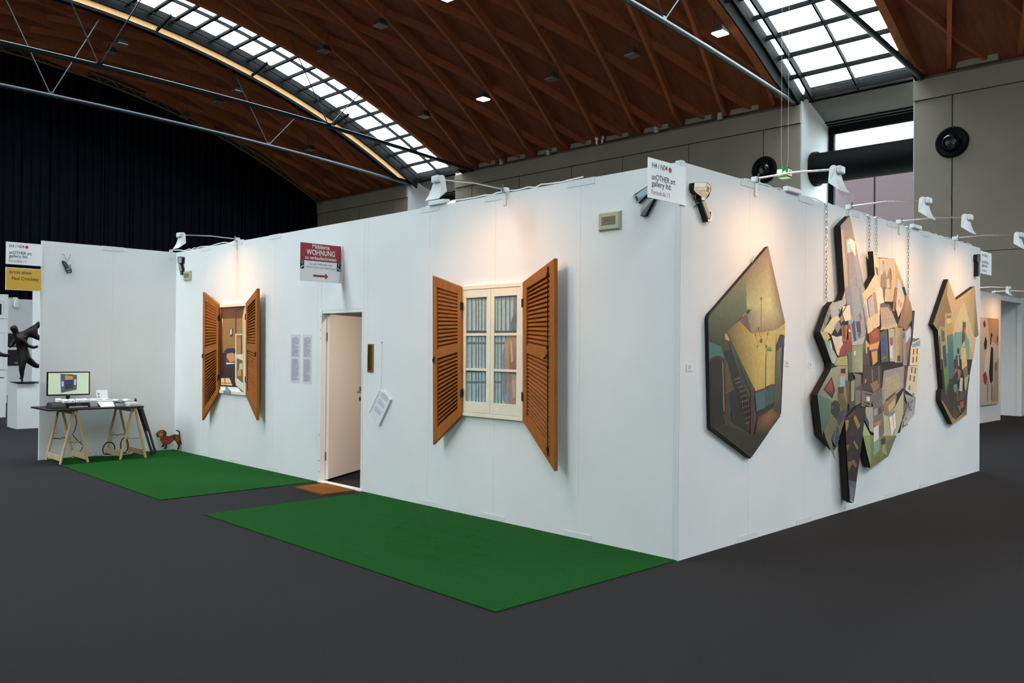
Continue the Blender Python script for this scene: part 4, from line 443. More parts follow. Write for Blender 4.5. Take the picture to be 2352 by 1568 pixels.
STUDIO_PAINT = [(1,(206,178,130),[(5.663,2.483),(5.943,2.24),(6.669,2.454),(6.832,1.82),(6.733,1.787),(6.611,1.5),(5.389,1.503),(5.316,1.843),(5.156,1.922)]),(2,[(170,134,84),(150,120,72),(140,112,66),(150,118,70),(150,116,68),(146,118,74),(150,122,78),(176,140,90)],[(5.645,2.46),(5.621,2.282),(5.784,2.075),(5.554,2.06),(5.556,1.89),(5.383,1.904),(5.316,1.843),(5.16,1.922)]),(2,[(200,172,122),(190,160,112),(134,110,66),(140,116,70),(196,172,124)],[(6.247,2.257),(6.669,2.453),(6.827,1.82),(6.668,1.775),(6.627,1.807)]),(3,(218,198,150),[(6.248,2.238),(6.627,1.807),(6.729,1.789),(6.611,1.565),(6.469,1.694),(6.311,1.852),(5.915,1.843),(5.843,1.786),(5.913,1.98)]),(3,(202,166,92),[(5.554,2.06),(5.784,2.072),(5.828,1.823),(5.628,1.788)]),(4,(150,112,142),[(5.607,2.032),(5.767,2.043),(5.767,2.006),(5.616,1.995)]),(5,(232,204,124),[(5.59,1.994),(5.767,2.013),(5.777,1.957),(5.626,1.935)]),(4,[(82,134,122),(88,140,128),(62,110,106),(62,112,108)],[(5.619,1.788),(5.828,1.823),(5.867,1.583),(5.652,1.583)]),(4,(58,108,104),[(5.648,1.582),(5.886,1.583),(5.889,1.317),(5.76,1.202),(5.706,1.276)]),(5,(126,166,142),[(5.843,1.786),(5.915,1.837),(6.311,1.855),(6.469,1.713),(6.456,1.501),(5.868,1.502)]),(5,(150,166,112),[(5.383,1.904),(5.539,1.878),(5.631,1.583),(5.448,1.582)]),(5,[(130,150,96),(120,140,88),(96,130,62),(90,122,56)],[(5.456,1.582),(5.648,1.582),(5.71,1.252),(5.585,1.072)]),(6,(94,94,76),[(5.418,1.857),(5.522,1.841),(5.544,1.726),(5.458,1.713)]),(6,(54,64,76),[(5.467,1.659),(5.571,1.684),(5.624,1.441),(5.563,1.381),(5.519,1.442)]),(7,(90,60,36),[(5.347,1.789),(5.382,1.778),(5.45,1.382),(5.407,1.383)]),(6,(76,72,66),[(6.203,1.983),(6.319,1.973),(6.287,1.743),(6.16,1.684)]),(7,(176,106,62),[(6.237,1.907),(6.3,1.909),(6.286,1.832),(6.219,1.831)]),(7,(202,196,172),[(6.254,1.736),(6.298,1.667),(6.16,1.659)]),(6,(228,194,126),[(6.132,1.654),(6.313,1.649),(6.385,1.425),(6.183,1.369)]),(6,(34,34,34),[(5.992,1.627),(6.032,1.652),(6.078,1.628),(6.075,1.571),(5.996,1.571)]),(6,(70,45,36),[(5.937,1.552),(6.105,1.553),(6.083,1.364),(5.903,1.391)]),(7,(210,205,190),[(6.015,1.546),(6.041,1.546),(6.073,1.421),(6.039,1.421)]),(7,(172,106,62),[(5.921,1.391),(6.149,1.363),(6.113,1.27),(6.016,1.234),(5.85,1.286)]),(8,(56,32,18),[(5.431,1.143),(5.549,1.11),(5.585,1.072),(5.71,1.252),(5.85,1.274),(6.039,1.146),(6.079,0.956),(6.137,0.828),(5.838,0.79),(5.464,1.01)]),(9,(38,24,18),[(5.886,1.317),(6.014,1.371),(6.038,1.271),(5.928,1.173),(5.854,0.965),(5.673,1.033),(5.778,1.214)]),(10,(84,150,146),[(5.869,1.187),(6.001,1.196),(6.002,1.122),(5.929,1.086),(5.87,1.125)]),(11,(120,70,50),[(5.962,1.11),(6.054,1.145),(6.047,0.97),(5.982,0.985)]),(9,(206,202,178),[(6.109,1.27),(6.207,1.268),(6.191,1.097),(6.073,1.107)]),(10,(90,70,50),[(6.092,1.094),(6.379,1.111),(6.284,0.993),(6.066,0.982)]),(10,(136,112,66),[(6.202,1.382),(6.385,1.419),(6.4,1.297),(6.265,1.254)]),(11,(182,188,152),[(6.265,1.254),(6.445,1.309),(6.344,1.106),(6.286,1.114)]),(12,(130,106,46),[(6.398,1.175),(6.467,1.251),(6.39,1.04),(6.364,0.795),(6.138,0.797),(6.324,0.883)]),(13,(60,40,30),[(6.226,1.014),(6.322,1.036),(6.305,0.884),(6.19,0.857)]),(14,(168,86,36),[(6.094,0.962),(6.227,0.976),(6.251,0.899),(6.114,0.879)]),(15,(130,126,120),[(6.02,0.921),(6.076,0.925),(6.152,0.84),(6.124,0.822)]),(16,(92,60,36),[(5.854,0.928),(5.928,0.875),(6.115,0.829),(5.948,0.753),(5.847,0.789)]),(17,(168,142,78),[(5.758,0.754),(5.838,0.786),(5.948,0.75),(6.119,0.804),(6.364,0.795),(5.83,0.702)]),(18,(152,126,62),[(5.425,1.005),(5.758,0.754),(5.838,0.783),(5.473,1.006)])]
CURTAIN_PAINT = [(1,(166,170,172),[(-2.415,2.135),(-1.691,2.123),(-1.677,1.019),(-2.398,0.99)]),(2,(200,204,202),[(-2.371,2.035),(-2.336,2.033),(-2.332,1.752),(-2.367,1.753)]),(2,(200,204,202),[(-2.315,2.033),(-2.276,2.031),(-2.271,1.752),(-2.311,1.752)]),(2,(200,204,202),[(-2.261,2.031),(-2.24,2.03),(-2.236,1.752),(-2.257,1.752)]),(2,(200,204,202),[(-2.224,2.03),(-2.195,2.029),(-2.191,1.751),(-2.22,1.751)]),(2,(200,204,202),[(-2.179,2.028),(-2.151,2.027),(-2.147,1.751),(-2.175,1.751)]),(2,(200,204,202),[(-2.135,2.026),(-2.107,2.025),(-2.103,1.75),(-2.131,1.751)]),(2,(200,204,202),[(-1.995,2.022),(-1.976,2.021),(-1.972,1.749),(-1.992,1.749)]),(2,(200,204,202),[(-1.964,2.02),(-1.933,2.019),(-1.929,1.749),(-1.96,1.749)]),(2,(200,204,202),[(-1.91,2.019),(-1.879,2.018),(-1.875,1.748),(-1.906,1.748)]),(2,(200,204,202),[(-1.854,2.017),(-1.821,2.016),(-1.818,1.748),(-1.85,1.748)]),(2,(200,204,202),[(-1.802,2.015),(-1.774,2.014),(-1.77,1.747),(-1.799,1.747)]),(3,(84,88,94),[(-2.334,2.117),(-2.326,2.117),(-2.32,1.752),(-2.328,1.752)]),(3,(84,88,94),[(-2.276,2.115),(-2.267,2.114),(-2.262,1.752),(-2.27,1.752)]),(3,(84,88,94),[(-2.238,2.113),(-2.229,2.113),(-2.224,1.751),(-2.232,1.752)]),(3,(84,88,94),[(-2.193,2.111),(-2.184,2.111),(-2.179,1.751),(-2.187,1.751)]),(3,(84,88,94),[(-2.148,2.109),(-2.14,2.109),(-2.135,1.751),(-2.143,1.751)]),(3,(84,88,94),[(-1.975,2.102),(-1.967,2.102),(-1.962,1.749),(-1.97,1.749)]),(2,(84,88,94),[(-1.928,2.1),(-1.92,2.1),(-1.916,1.748),(-1.923,1.749)]),(2,(84,88,94),[(-1.87,2.098),(-1.863,2.097),(-1.858,1.748),(-1.865,1.748)]),(2,(84,88,94),[(-1.817,2.095),(-1.809,2.095),(-1.804,1.747),(-1.812,1.748)]),(4,(120,118,120),[(-2.411,2.127),(-2.084,2.113),(-2.083,2.092),(-2.41,2.105)]),(4,(120,118,120),[(-2.018,2.111),(-1.695,2.097),(-1.694,2.076),(-2.018,2.089)]),(2,(190,200,202),[(-2.367,1.736),(-2.331,1.736),(-2.326,1.384),(-2.362,1.383)]),(2,(190,200,202),[(-2.311,1.736),(-2.271,1.735),(-2.266,1.385),(-2.305,1.385)]),(2,(190,200,202),[(-2.257,1.735),(-2.236,1.735),(-2.231,1.386),(-2.252,1.386)]),(2,(190,200,202),[(-2.22,1.735),(-2.191,1.735),(-2.186,1.387),(-2.215,1.387)]),(2,(190,200,202),[(-2.175,1.734),(-2.147,1.734),(-2.142,1.388),(-2.17,1.388)]),(2,(190,200,202),[(-2.13,1.734),(-2.102,1.734),(-2.097,1.389),(-2.125,1.389)]),(2,(190,200,202),[(-1.991,1.733),(-1.972,1.733),(-1.967,1.393),(-1.986,1.392)]),(2,(190,200,202),[(-1.96,1.733),(-1.929,1.732),(-1.924,1.394),(-1.955,1.393)]),(2,(190,200,202),[(-1.906,1.732),(-1.875,1.732),(-1.87,1.395),(-1.901,1.394)]),(2,(190,200,202),[(-1.85,1.732),(-1.818,1.732),(-1.813,1.396),(-1.845,1.395)]),(2,(190,200,202),[(-1.799,1.731),(-1.77,1.731),(-1.766,1.397),(-1.794,1.397)]),(3,(84,88,94),[(-2.328,1.74),(-2.32,1.74),(-2.315,1.384),(-2.323,1.384)]),(3,(84,88,94),[(-2.27,1.739),(-2.262,1.739),(-2.257,1.386),(-2.265,1.386)]),(3,(84,88,94),[(-2.232,1.739),(-2.224,1.739),(-2.219,1.387),(-2.227,1.386)]),(3,(84,88,94),[(-2.187,1.739),(-2.179,1.739),(-2.174,1.388),(-2.182,1.387)]),(3,(84,88,94),[(-2.143,1.738),(-2.135,1.738),(-2.129,1.389),(-2.138,1.389)]),(3,(84,88,94),[(-1.97,1.737),(-1.962,1.737),(-1.957,1.393),(-1.965,1.393)]),(2,(84,88,94),[(-1.923,1.736),(-1.915,1.736),(-1.911,1.394),(-1.918,1.394)]),(2,(84,88,94),[(-1.865,1.736),(-1.858,1.736),(-1.853,1.395),(-1.861,1.395)]),(2,(84,88,94),[(-1.812,1.736),(-1.804,1.735),(-1.8,1.396),(-1.807,1.396)]),(4,(104,92,94),[(-2.405,1.748),(-2.079,1.745),(-2.078,1.723),(-2.405,1.725)]),(4,(104,92,94),[(-2.013,1.744),(-1.69,1.741),(-1.69,1.72),(-2.013,1.722)]),(4,(116,124,132),[(-2.401,1.638),(-2.089,1.638),(-2.089,1.619),(-2.401,1.618)]),(4,(116,124,132),[(-2.01,1.638),(-1.874,1.638),(-1.873,1.62),(-2.009,1.619)]),(2,(182,196,202),[(-2.361,1.365),(-2.326,1.366),(-2.32,1.001),(-2.356,0.999)]),(2,(182,196,202),[(-2.305,1.366),(-2.266,1.367),(-2.26,1.005),(-2.3,1.002)]),(2,(182,196,202),[(-2.251,1.368),(-2.231,1.368),(-2.225,1.007),(-2.246,1.005)]),(2,(182,196,202),[(-2.214,1.369),(-2.186,1.369),(-2.181,1.009),(-2.209,1.008)]),(2,(182,196,202),[(-2.17,1.37),(-2.141,1.371),(-2.136,1.012),(-2.164,1.01)]),(2,(182,196,202),[(-2.125,1.371),(-2.097,1.372),(-2.092,1.014),(-2.12,1.013)]),(2,(182,196,202),[(-1.986,1.374),(-1.967,1.375),(-1.962,1.022),(-1.981,1.021)]),(2,(182,196,202),[(-1.955,1.375),(-1.924,1.376),(-1.919,1.024),(-1.95,1.022)]),(2,(182,196,202),[(-1.901,1.377),(-1.87,1.377),(-1.865,1.027),(-1.896,1.026)]),(2,(182,196,202),[(-1.845,1.378),(-1.813,1.379),(-1.808,1.031),(-1.84,1.029)]),(2,(182,196,202),[(-1.794,1.379),(-1.765,1.38),(-1.761,1.033),(-1.789,1.032)]),(3,(84,88,94),[(-2.323,1.37),(-2.314,1.37),(-2.309,1.002),(-2.317,1.001)]),(3,(84,88,94),[(-2.265,1.372),(-2.256,1.372),(-2.251,1.005),(-2.259,1.005)]),(3,(84,88,94),[(-2.227,1.373),(-2.219,1.373),(-2.213,1.007),(-2.221,1.007)]),(3,(84,88,94),[(-2.182,1.374),(-2.174,1.374),(-2.168,1.01),(-2.177,1.009)]),(3,(84,88,94),[(-2.137,1.375),(-2.129,1.375),(-2.124,1.012),(-2.132,1.012)]),(3,(84,88,94),[(-1.965,1.379),(-1.957,1.379),(-1.952,1.022),(-1.96,1.022)]),(2,(84,88,94),[(-1.918,1.38),(-1.91,1.38),(-1.905,1.025),(-1.913,1.025)]),(2,(84,88,94),[(-1.86,1.382),(-1.853,1.382),(-1.848,1.028),(-1.856,1.028)]),(2,(84,88,94),[(-1.807,1.383),(-1.799,1.383),(-1.795,1.031),(-1.802,1.031)]),(4,(104,92,94),[(-2.399,1.375),(-2.073,1.383),(-2.073,1.361),(-2.399,1.353)]),(4,(104,92,94),[(-2.008,1.385),(-1.685,1.393),(-1.685,1.372),(-2.008,1.363)]),(4,(116,124,132),[(-2.396,1.266),(-2.084,1.277),(-2.083,1.257),(-2.395,1.246)]),(4,(116,124,132),[(-2.005,1.279),(-1.869,1.284),(-1.868,1.265),(-2.004,1.26)]),(5,(140,140,150),[(-1.756,2.086),(-1.691,2.097),(-1.686,1.741),(-1.781,1.795),(-1.763,1.927)]),(6,(126,128,134),[(-1.795,1.742),(-1.796,1.822),(-1.763,1.885),(-1.715,1.926),(-1.689,1.978),(-1.686,1.741)]),(7,(150,96,80),[(-1.737,1.88),(-1.721,1.871),(-1.725,1.821),(-1.74,1.834)]),(5,(150,150,160),[(-1.901,1.528),(-1.855,1.676),(-1.779,1.715),(-1.686,1.728),(-1.682,1.386),(-1.899,1.381)]),(6,[(196,146,120),(210,160,132),(200,150,124),(170,104,84),(172,110,88),(190,136,110)],[(-1.87,1.662),(-1.813,1.708),(-1.697,1.717),(-1.693,1.391),(-1.809,1.388),(-1.819,1.556)]),(7,[(206,156,128),(212,166,138),(206,156,130),(186,130,104)],[(-1.87,1.656),(-1.824,1.636),(-1.817,1.388),(-1.87,1.387)]),(7,(226,186,158),[(-1.801,1.636),(-1.779,1.649),(-1.761,1.477),(-1.787,1.45)]),(5,(152,152,164),[(-1.908,1.372),(-1.681,1.378),(-1.677,1.032),(-1.846,1.022),(-1.896,1.153)]),(6,(150,90,72),[(-1.87,1.376),(-1.693,1.381),(-1.692,1.359),(-1.87,1.355)]),(7,[(196,146,120),(200,150,124),(196,144,118),(206,156,130),(190,136,112),(176,120,100)],[(-1.858,1.374),(-1.809,1.375),(-1.815,1.263),(-1.836,1.156),(-1.852,1.155),(-1.86,1.248)]),(8,(206,158,132),[(-1.852,1.168),(-1.833,1.169),(-1.84,1.129),(-1.817,1.103),(-1.832,1.092),(-1.859,1.128)]),(6,[(204,156,128),(216,170,140),(200,150,122),(180,126,104),(186,130,108),(190,136,112)],[(-1.774,1.344),(-1.733,1.35),(-1.706,1.241),(-1.703,1.083),(-1.725,1.029),(-1.793,1.025)]),(7,(222,178,150),[(-1.774,1.291),(-1.746,1.305),(-1.727,1.161),(-1.756,1.133)])]
PARLOUR_PAINT = [(1,(104,66,36),[(-7.579,2.154),(-6.789,2.142),(-6.784,1.947),(-7.574,1.962)]),(2,(150,112,64),[(-7.486,1.96),(-6.808,1.953),(-6.796,1.475),(-7.519,1.467)]),(3,(74,60,44),[(-7.565,2.135),(-7.524,2.134),(-7.465,1.468),(-7.546,1.467)]),(3,(72,56,52),[(-7.114,2.074),(-6.813,2.131),(-6.812,2.083),(-7.075,2.037),(-7.077,1.742),(-7.107,1.731)]),(4,(186,176,140),[(-6.909,1.973),(-6.862,2.091),(-6.806,2.113),(-6.79,1.475),(-6.895,1.474)]),(4,(140,124,80),[(-7.067,1.76),(-6.926,1.914),(-6.915,1.753)]),(3,(64,50,46),[(-7.269,1.823),(-7.178,1.816),(-7.182,1.713),(-7.266,1.713)]),(4,(214,214,214),[(-7.256,1.813),(-7.21,1.813),(-7.211,1.743),(-7.254,1.731)]),(5,(206,206,186),[(-7.105,1.749),(-6.89,1.747),(-6.89,1.732),(-7.077,1.733),(-7.07,1.472),(-7.098,1.472)]),(6,(160,124,74),[(-7.065,1.682),(-6.926,1.682),(-6.92,1.474),(-7.06,1.472)]),(7,(110,70,48),[(-6.946,1.733),(-6.912,1.732),(-6.908,1.474),(-6.939,1.474)]),(6,(44,52,74),[(-7.465,1.468),(-7.426,1.511),(-7.334,1.549),(-7.152,1.556),(-7.1,1.538),(-7.098,1.472)]),(7,(62,36,26),[(-7.533,1.487),(-7.086,1.491),(-7.074,1.048),(-7.534,1.03)]),(8,(46,48,64),[(-7.452,1.488),(-7.098,1.491),(-7.093,1.287),(-7.393,1.274),(-7.422,1.365)]),(9,(128,44,38),[(-7.385,1.452),(-7.306,1.489),(-7.111,1.491),(-7.107,1.347),(-7.355,1.336)]),(10,(196,146,98),[(-7.346,1.477),(-7.176,1.49),(-7.111,1.473),(-7.108,1.377),(-7.25,1.362),(-7.344,1.422)]),(10,(216,206,196),[(-7.369,1.354),(-7.108,1.356),(-7.107,1.344),(-7.355,1.329)]),(9,(58,40,28),[(-7.46,1.273),(-7.093,1.293),(-7.087,1.071),(-7.481,1.057)]),(1,(120,92,52),[(-7.058,1.42),(-6.881,1.387),(-6.873,1.085),(-7.051,1.156)]),(2,(190,150,70),[(-7.028,1.259),(-6.94,1.273),(-6.925,1.19),(-7.026,1.175)]),(3,(196,186,160),[(-6.98,1.343),(-6.892,1.357),(-6.89,1.274),(-6.99,1.265)]),(10,(226,204,156),[(-7.51,1.136),(-7.257,1.144),(-7.17,1.047),(-7.514,1.043)]),(11,(196,110,80),[(-7.409,1.136),(-7.376,1.137),(-7.367,1.049),(-7.414,1.059)]),(12,(196,110,80),[(-7.508,1.077),(-7.204,1.082),(-7.19,1.067),(-7.508,1.062)]),(10,(206,204,186),[(-7.104,1.491),(-7.065,1.492),(-7.056,1.156),(-6.86,1.085),(-6.845,0.967),(-7.048,1.06),(-7.093,1.095)]),(11,(206,204,186),[(-7.069,1.443),(-6.881,1.404),(-6.881,1.393),(-7.068,1.426)]),(12,(196,192,170),[(-6.89,1.493),(-6.79,1.494),(-6.776,0.959),(-6.845,0.967),(-6.866,1.085)]),(11,(46,28,20),[(-7.521,1.04),(-7.035,1.049),(-6.984,1.021),(-7.52,1.021)]),(12,(232,232,228),[(-7.527,1.023),(-7.009,1.029),(-6.894,0.968),(-7.546,0.962)]),(13,(122,144,164),[(-7.386,1.025),(-7.307,1.027),(-7.28,0.997),(-7.207,0.976),(-7.213,0.961),(-7.411,0.961),(-7.369,0.994)]),(13,(84,106,130),[(-7.009,1.029),(-6.971,1.025),(-6.801,0.961),(-6.901,0.965)]),(14,(84,104,128),[(-7.552,0.965),(-6.801,0.966),(-6.801,0.955),(-7.552,0.954)])]
TUBE_CAMERA = ([(-0.426,2.784),(-0.418,2.797),(-0.281,2.853),(-0.21,2.879),(-0.192,2.857),(-0.192,2.818),(-0.221,2.744),(-0.307,2.62),(-0.353,2.622),(-0.354,2.676),(-0.271,2.75),(-0.28,2.79),(-0.362,2.737),(-0.373,2.728),(-0.391,2.733),(-0.414,2.76)],[(1,(150,164,174),[(-0.401,2.793),(-0.281,2.849),(-0.21,2.876),(-0.195,2.857),(-0.194,2.828),(-0.364,2.762),(-0.37,2.777)]),(2,(104,116,124),[(-0.364,2.762),(-0.194,2.828),(-0.194,2.814),(-0.28,2.79),(-0.362,2.738),(-0.368,2.743)]),(3,(132,146,156),[(-0.425,2.784),(-0.417,2.795),(-0.395,2.794),(-0.367,2.774),(-0.365,2.737),(-0.373,2.729),(-0.39,2.734),(-0.413,2.76)]),(4,(30,34,38),[(-0.405,2.787),(-0.393,2.785),(-0.373,2.763),(-0.371,2.743),(-0.385,2.742),(-0.4,2.766)]),(3,(150,156,162),[(-0.354,2.676),(-0.271,2.748),(-0.223,2.745),(-0.333,2.66),(-0.352,2.625)]),(4,(86,92,98),[(-0.333,2.66),(-0.223,2.745),(-0.307,2.622),(-0.352,2.623)])])
BOX_CAMERA = ([(0.111,2.851),(0.29,2.878),(0.334,2.868),(0.357,2.835),(0.328,2.798),(0.311,2.771),(0.265,2.744),(0.261,2.729),(0.339,2.634),(0.342,2.658),(0.363,2.659),(0.36,2.611),(0.346,2.582),(0.301,2.578),(0.217,2.704),(0.194,2.747),(0.207,2.758),(0.125,2.781),(0.103,2.806)],[(1,(226,220,206),[(0.114,2.85),(0.29,2.876),(0.259,2.836),(0.109,2.817)]),(2,(212,198,176),[(0.107,2.815),(0.259,2.834),(0.255,2.812),(0.106,2.793)]),(3,(206,170,134),[(0.107,2.792),(0.255,2.81),(0.264,2.79),(0.3,2.785),(0.265,2.747),(0.212,2.756),(0.129,2.779)]),(4,(226,210,186),[(0.291,2.872),(0.33,2.863),(0.324,2.808),(0.298,2.786),(0.264,2.793),(0.255,2.828)]),(5,(136,110,84),[(0.286,2.852),(0.319,2.843),(0.308,2.8),(0.269,2.806)]),(6,(196,158,122),[(0.295,2.872),(0.333,2.866),(0.355,2.835),(0.328,2.8),(0.333,2.849)]),(4,(240,226,208),[(0.208,2.746),(0.229,2.759),(0.256,2.755),(0.258,2.738),(0.221,2.733)]),(5,(176,156,126),[(0.221,2.721),(0.256,2.736),(0.342,2.629),(0.327,2.601),(0.302,2.61)]),(6,(238,230,218),[(0.344,2.657),(0.36,2.659),(0.359,2.612),(0.344,2.583),(0.304,2.58),(0.304,2.6),(0.329,2.594),(0.345,2.625)])])
DARK_CAMERA = ([(-8.948,2.909),(-8.92,2.921),(-8.845,2.919),(-8.793,2.91),(-8.771,2.896),(-8.783,2.822),(-8.812,2.813),(-8.842,2.814),(-8.788,2.754),(-8.781,2.741),(-8.777,2.641),(-8.84,2.642),(-8.853,2.702),(-8.891,2.732),(-8.905,2.818),(-8.932,2.826),(-8.946,2.858)],[(1,(96,104,116),[(-8.942,2.908),(-8.916,2.918),(-8.845,2.916),(-8.797,2.908),(-8.785,2.891),(-8.919,2.891)]),(2,(140,156,158),[(-8.938,2.892),(-8.807,2.89),(-8.802,2.824),(-8.924,2.829)]),(3,(40,44,52),[(-8.914,2.878),(-8.896,2.879),(-8.894,2.855),(-8.91,2.854)]),(3,(40,44,52),[(-8.853,2.876),(-8.835,2.875),(-8.834,2.852),(-8.851,2.853)]),(1,(118,136,142),[(-8.9,2.814),(-8.857,2.812),(-8.795,2.736),(-8.787,2.698),(-8.838,2.701),(-8.88,2.735)]),(1,(60,78,84),[(-8.849,2.68),(-8.786,2.682),(-8.783,2.645),(-8.838,2.645)])])
SLIM_CAMERA = ([(6.821,2.884),(6.85,2.893),(6.915,2.899),(6.931,2.886),(6.932,2.808),(6.903,2.79),(6.903,2.604),(6.83,2.599),(6.835,2.785),(6.811,2.798),(6.81,2.87)],[(1,(40,66,50),[(6.834,2.88),(6.915,2.892),(6.924,2.813),(6.892,2.792),(6.843,2.801)]),(2,(120,150,140),[(6.812,2.87),(6.828,2.877),(6.835,2.8),(6.868,2.788),(6.851,2.784),(6.816,2.799)]),(1,(50,74,60),[(6.86,2.782),(6.894,2.784),(6.893,2.609),(6.854,2.606)])])
WIRED_CAMERA = ([(-1.602,2.737),(-1.593,2.746),(-1.582,2.745),(-1.549,2.718),(-1.521,2.69),(-1.493,2.697),(-1.486,2.644),(-1.474,2.596),(-1.481,2.588),(-1.524,2.577),(-1.535,2.582),(-1.548,2.614),(-1.59,2.703)],[(1,(62,72,82),[(-1.597,2.738),(-1.584,2.742),(-1.525,2.678),(-1.503,2.643),(-1.546,2.633),(-1.583,2.702)]),(2,(128,144,154),[(-1.549,2.716),(-1.521,2.688),(-1.494,2.694),(-1.489,2.644),(-1.503,2.643)]),(2,(150,166,168),[(-1.545,2.633),(-1.506,2.639),(-1.488,2.635),(-1.542,2.617)]),(3,(40,48,60),[(-1.542,2.616),(-1.49,2.63),(-1.481,2.602),(-1.528,2.585),(-1.535,2.592)]),(4,(150,160,158),[(-1.531,2.599),(-1.497,2.608),(-1.49,2.6),(-1.524,2.588)])])
DACHSHUND = ([(-0.001,0.247),(0.002,0.268),(0.013,0.287),(0.033,0.306),(0.057,0.317),(0.084,0.32),(0.108,0.315),(0.129,0.299),(0.144,0.283),(0.143,0.264),(0.137,0.237),(0.141,0.23),(0.173,0.226),(0.199,0.231),(0.231,0.244),(0.263,0.254),(0.298,0.25),(0.327,0.242),(0.335,0.265),(0.331,0.287),(0.321,0.299),(0.294,0.305),(0.284,0.316),(0.289,0.321),(0.302,0.312),(0.326,0.311),(0.34,0.295),(0.343,0.273),(0.339,0.238),(0.346,0.211),(0.352,0.171),(0.363,0.141),(0.374,0.117),(0.372,0.108),(0.362,0.103),(0.357,0.12),(0.342,0.141),(0.343,0.095),(0.335,0.066),(0.33,0.036),(0.325,0.028),(0.313,0.029),(0.311,0.041),(0.322,0.049),(0.327,0.092),(0.305,0.122),(0.288,0.152),(0.27,0.165),(0.243,0.154),(0.211,0.127),(0.185,0.108),(0.156,0.102),(0.151,0.062),(0.143,0.037),(0.13,0.032),(0.115,0.039),(0.127,0.056),(0.126,0.105),(0.116,0.11),(0.112,0.089),(0.108,0.071),(0.09,0.064),(0.075,0.069),(0.084,0.082),(0.096,0.091),(0.092,0.118),(0.078,0.142),(0.062,0.158),(0.06,0.183),(0.056,0.199),(0.042,0.215),(0.036,0.223),(0.028,0.223),(0.024,0.207),(0.013,0.22)],[(1,(124,62,30),[(0.069,0.199),(0.141,0.226),(0.199,0.227),(0.263,0.248),(0.327,0.238),(0.346,0.206),(0.352,0.168),(0.339,0.144),(0.305,0.141),(0.27,0.17),(0.211,0.135),(0.158,0.108),(0.105,0.113),(0.078,0.148),(0.064,0.161)]),(2,[(100,44,26),(110,46,28),(140,66,32),(150,72,36)],[(0.093,0.193),(0.141,0.221),(0.174,0.156),(0.11,0.129)]),(2,(76,38,20),[(0.242,0.227),(0.279,0.243),(0.291,0.184),(0.259,0.17)]),(3,(150,88,40),[(0.015,0.268),(0.044,0.309),(0.086,0.317),(0.108,0.309),(0.106,0.247),(0.093,0.212),(0.061,0.201),(0.034,0.231)]),(4,(186,124,62),[(0.05,0.258),(0.076,0.274),(0.098,0.258),(0.093,0.226),(0.072,0.212),(0.05,0.231)]),(4,(100,44,30),[(0.102,0.312),(0.127,0.296),(0.141,0.28),(0.139,0.258),(0.13,0.226),(0.112,0.21),(0.103,0.247)]),(4,(70,34,26),[(0.001,0.247),(0.003,0.268),(0.02,0.285),(0.023,0.247),(0.024,0.212),(0.013,0.223)]),(5,(38,26,22),[(0.061,0.226),(0.071,0.236),(0.085,0.228),(0.082,0.218),(0.066,0.215)]),(5,(40,22,14),[(0.039,0.274),(0.05,0.277),(0.051,0.267),(0.041,0.265)]),(5,(40,22,14),[(0.083,0.28),(0.093,0.284),(0.095,0.274),(0.085,0.27)]),(1,(60,30,20),[(0.117,0.048),(0.143,0.056),(0.142,0.039),(0.13,0.033),(0.117,0.039)]),(1,(96,50,28),[(0.128,0.105),(0.153,0.105),(0.15,0.062),(0.13,0.059)]),(2,(90,46,26),[(0.315,0.141),(0.339,0.144),(0.337,0.095),(0.328,0.092)])])
DOG_PLANE = ([-9.068,-0.262],[0.6811,0.7322],[0.7322,-0.6811])

# ================================================================== THE HALL
# floor
mb = MB().box(XL - 2, XR, YF, YB + 2.6, -0.2, 0.0)
struct(hall(obj('floor', mb, M_CARPET)))

# vaulted timber ceiling: boarded shells between the rooflights, diamond lattice of ribs below them
ceiling = struct(thing('ceiling', None, None))
SHELLS = [(XL - 2, STRIPS[0][0]), (STRIPS[0][1], STRIPS[1][0]), (STRIPS[1][1], STRIPS[2][0]), (STRIPS[2][1], XR)]
NSEG = 40
YS = [YF - .4 + (YB - YF + .8) * i / NSEG for i in range(NSEG + 1)]
for xa, xb in SHELLS:
    mb = MB()
    for i in range(NSEG):
        y0, y1 = YS[i], YS[i + 1]
        mb.hexa([(xa, y0, vault(y0)), (xb, y0, vault(y0)), (xb, y1, vault(y1)), (xa, y1, vault(y1))],
                [(xa, y0, vault(y0, .3)), (xb, y0, vault(y0, .3)), (xb, y1, vault(y1, .3)), (xa, y1, vault(y1, .3))])
    obj('roof_shell', mb, M_ROOF, ceiling)
def rib(x0, y0, x1, y1, w, dep, name='rib', m=None, top=.02):
    n = max(2, int(abs(y1 - y0) / .9))
    mb = MB()
    vz = lambda y, d: max(vault(y, d), 10.235) if d < 0 else vault(y, d)   # ends die on the wall head
    for k in range(n):
        a, b = k / n, (k + 1) / n
        xa, ya, xb, yb = x0 + (x1 - x0) * a, y0 + (y1 - y0) * a, x0 + (x1 - x0) * b, y0 + (y1 - y0) * b
        mb.hexa([(xa - w / 2, ya, vz(ya, -dep)), (xa + w / 2, ya, vz(ya, -dep)), (xa + w / 2, ya, vz(ya, top)), (xa - w / 2, ya, vz(ya, top))],
                [(xb - w / 2, yb, vz(yb, -dep)), (xb + w / 2, yb, vz(yb, -dep)), (xb + w / 2, yb, vz(yb, top)), (xb - w / 2, yb, vz(yb, top))])
    return obj(name, mb, m or M_RIB, ceiling)
RSP, SL1, SL2, YN0, YTOP = 1.9, 0.30, 0.46, 20.7, 3.0
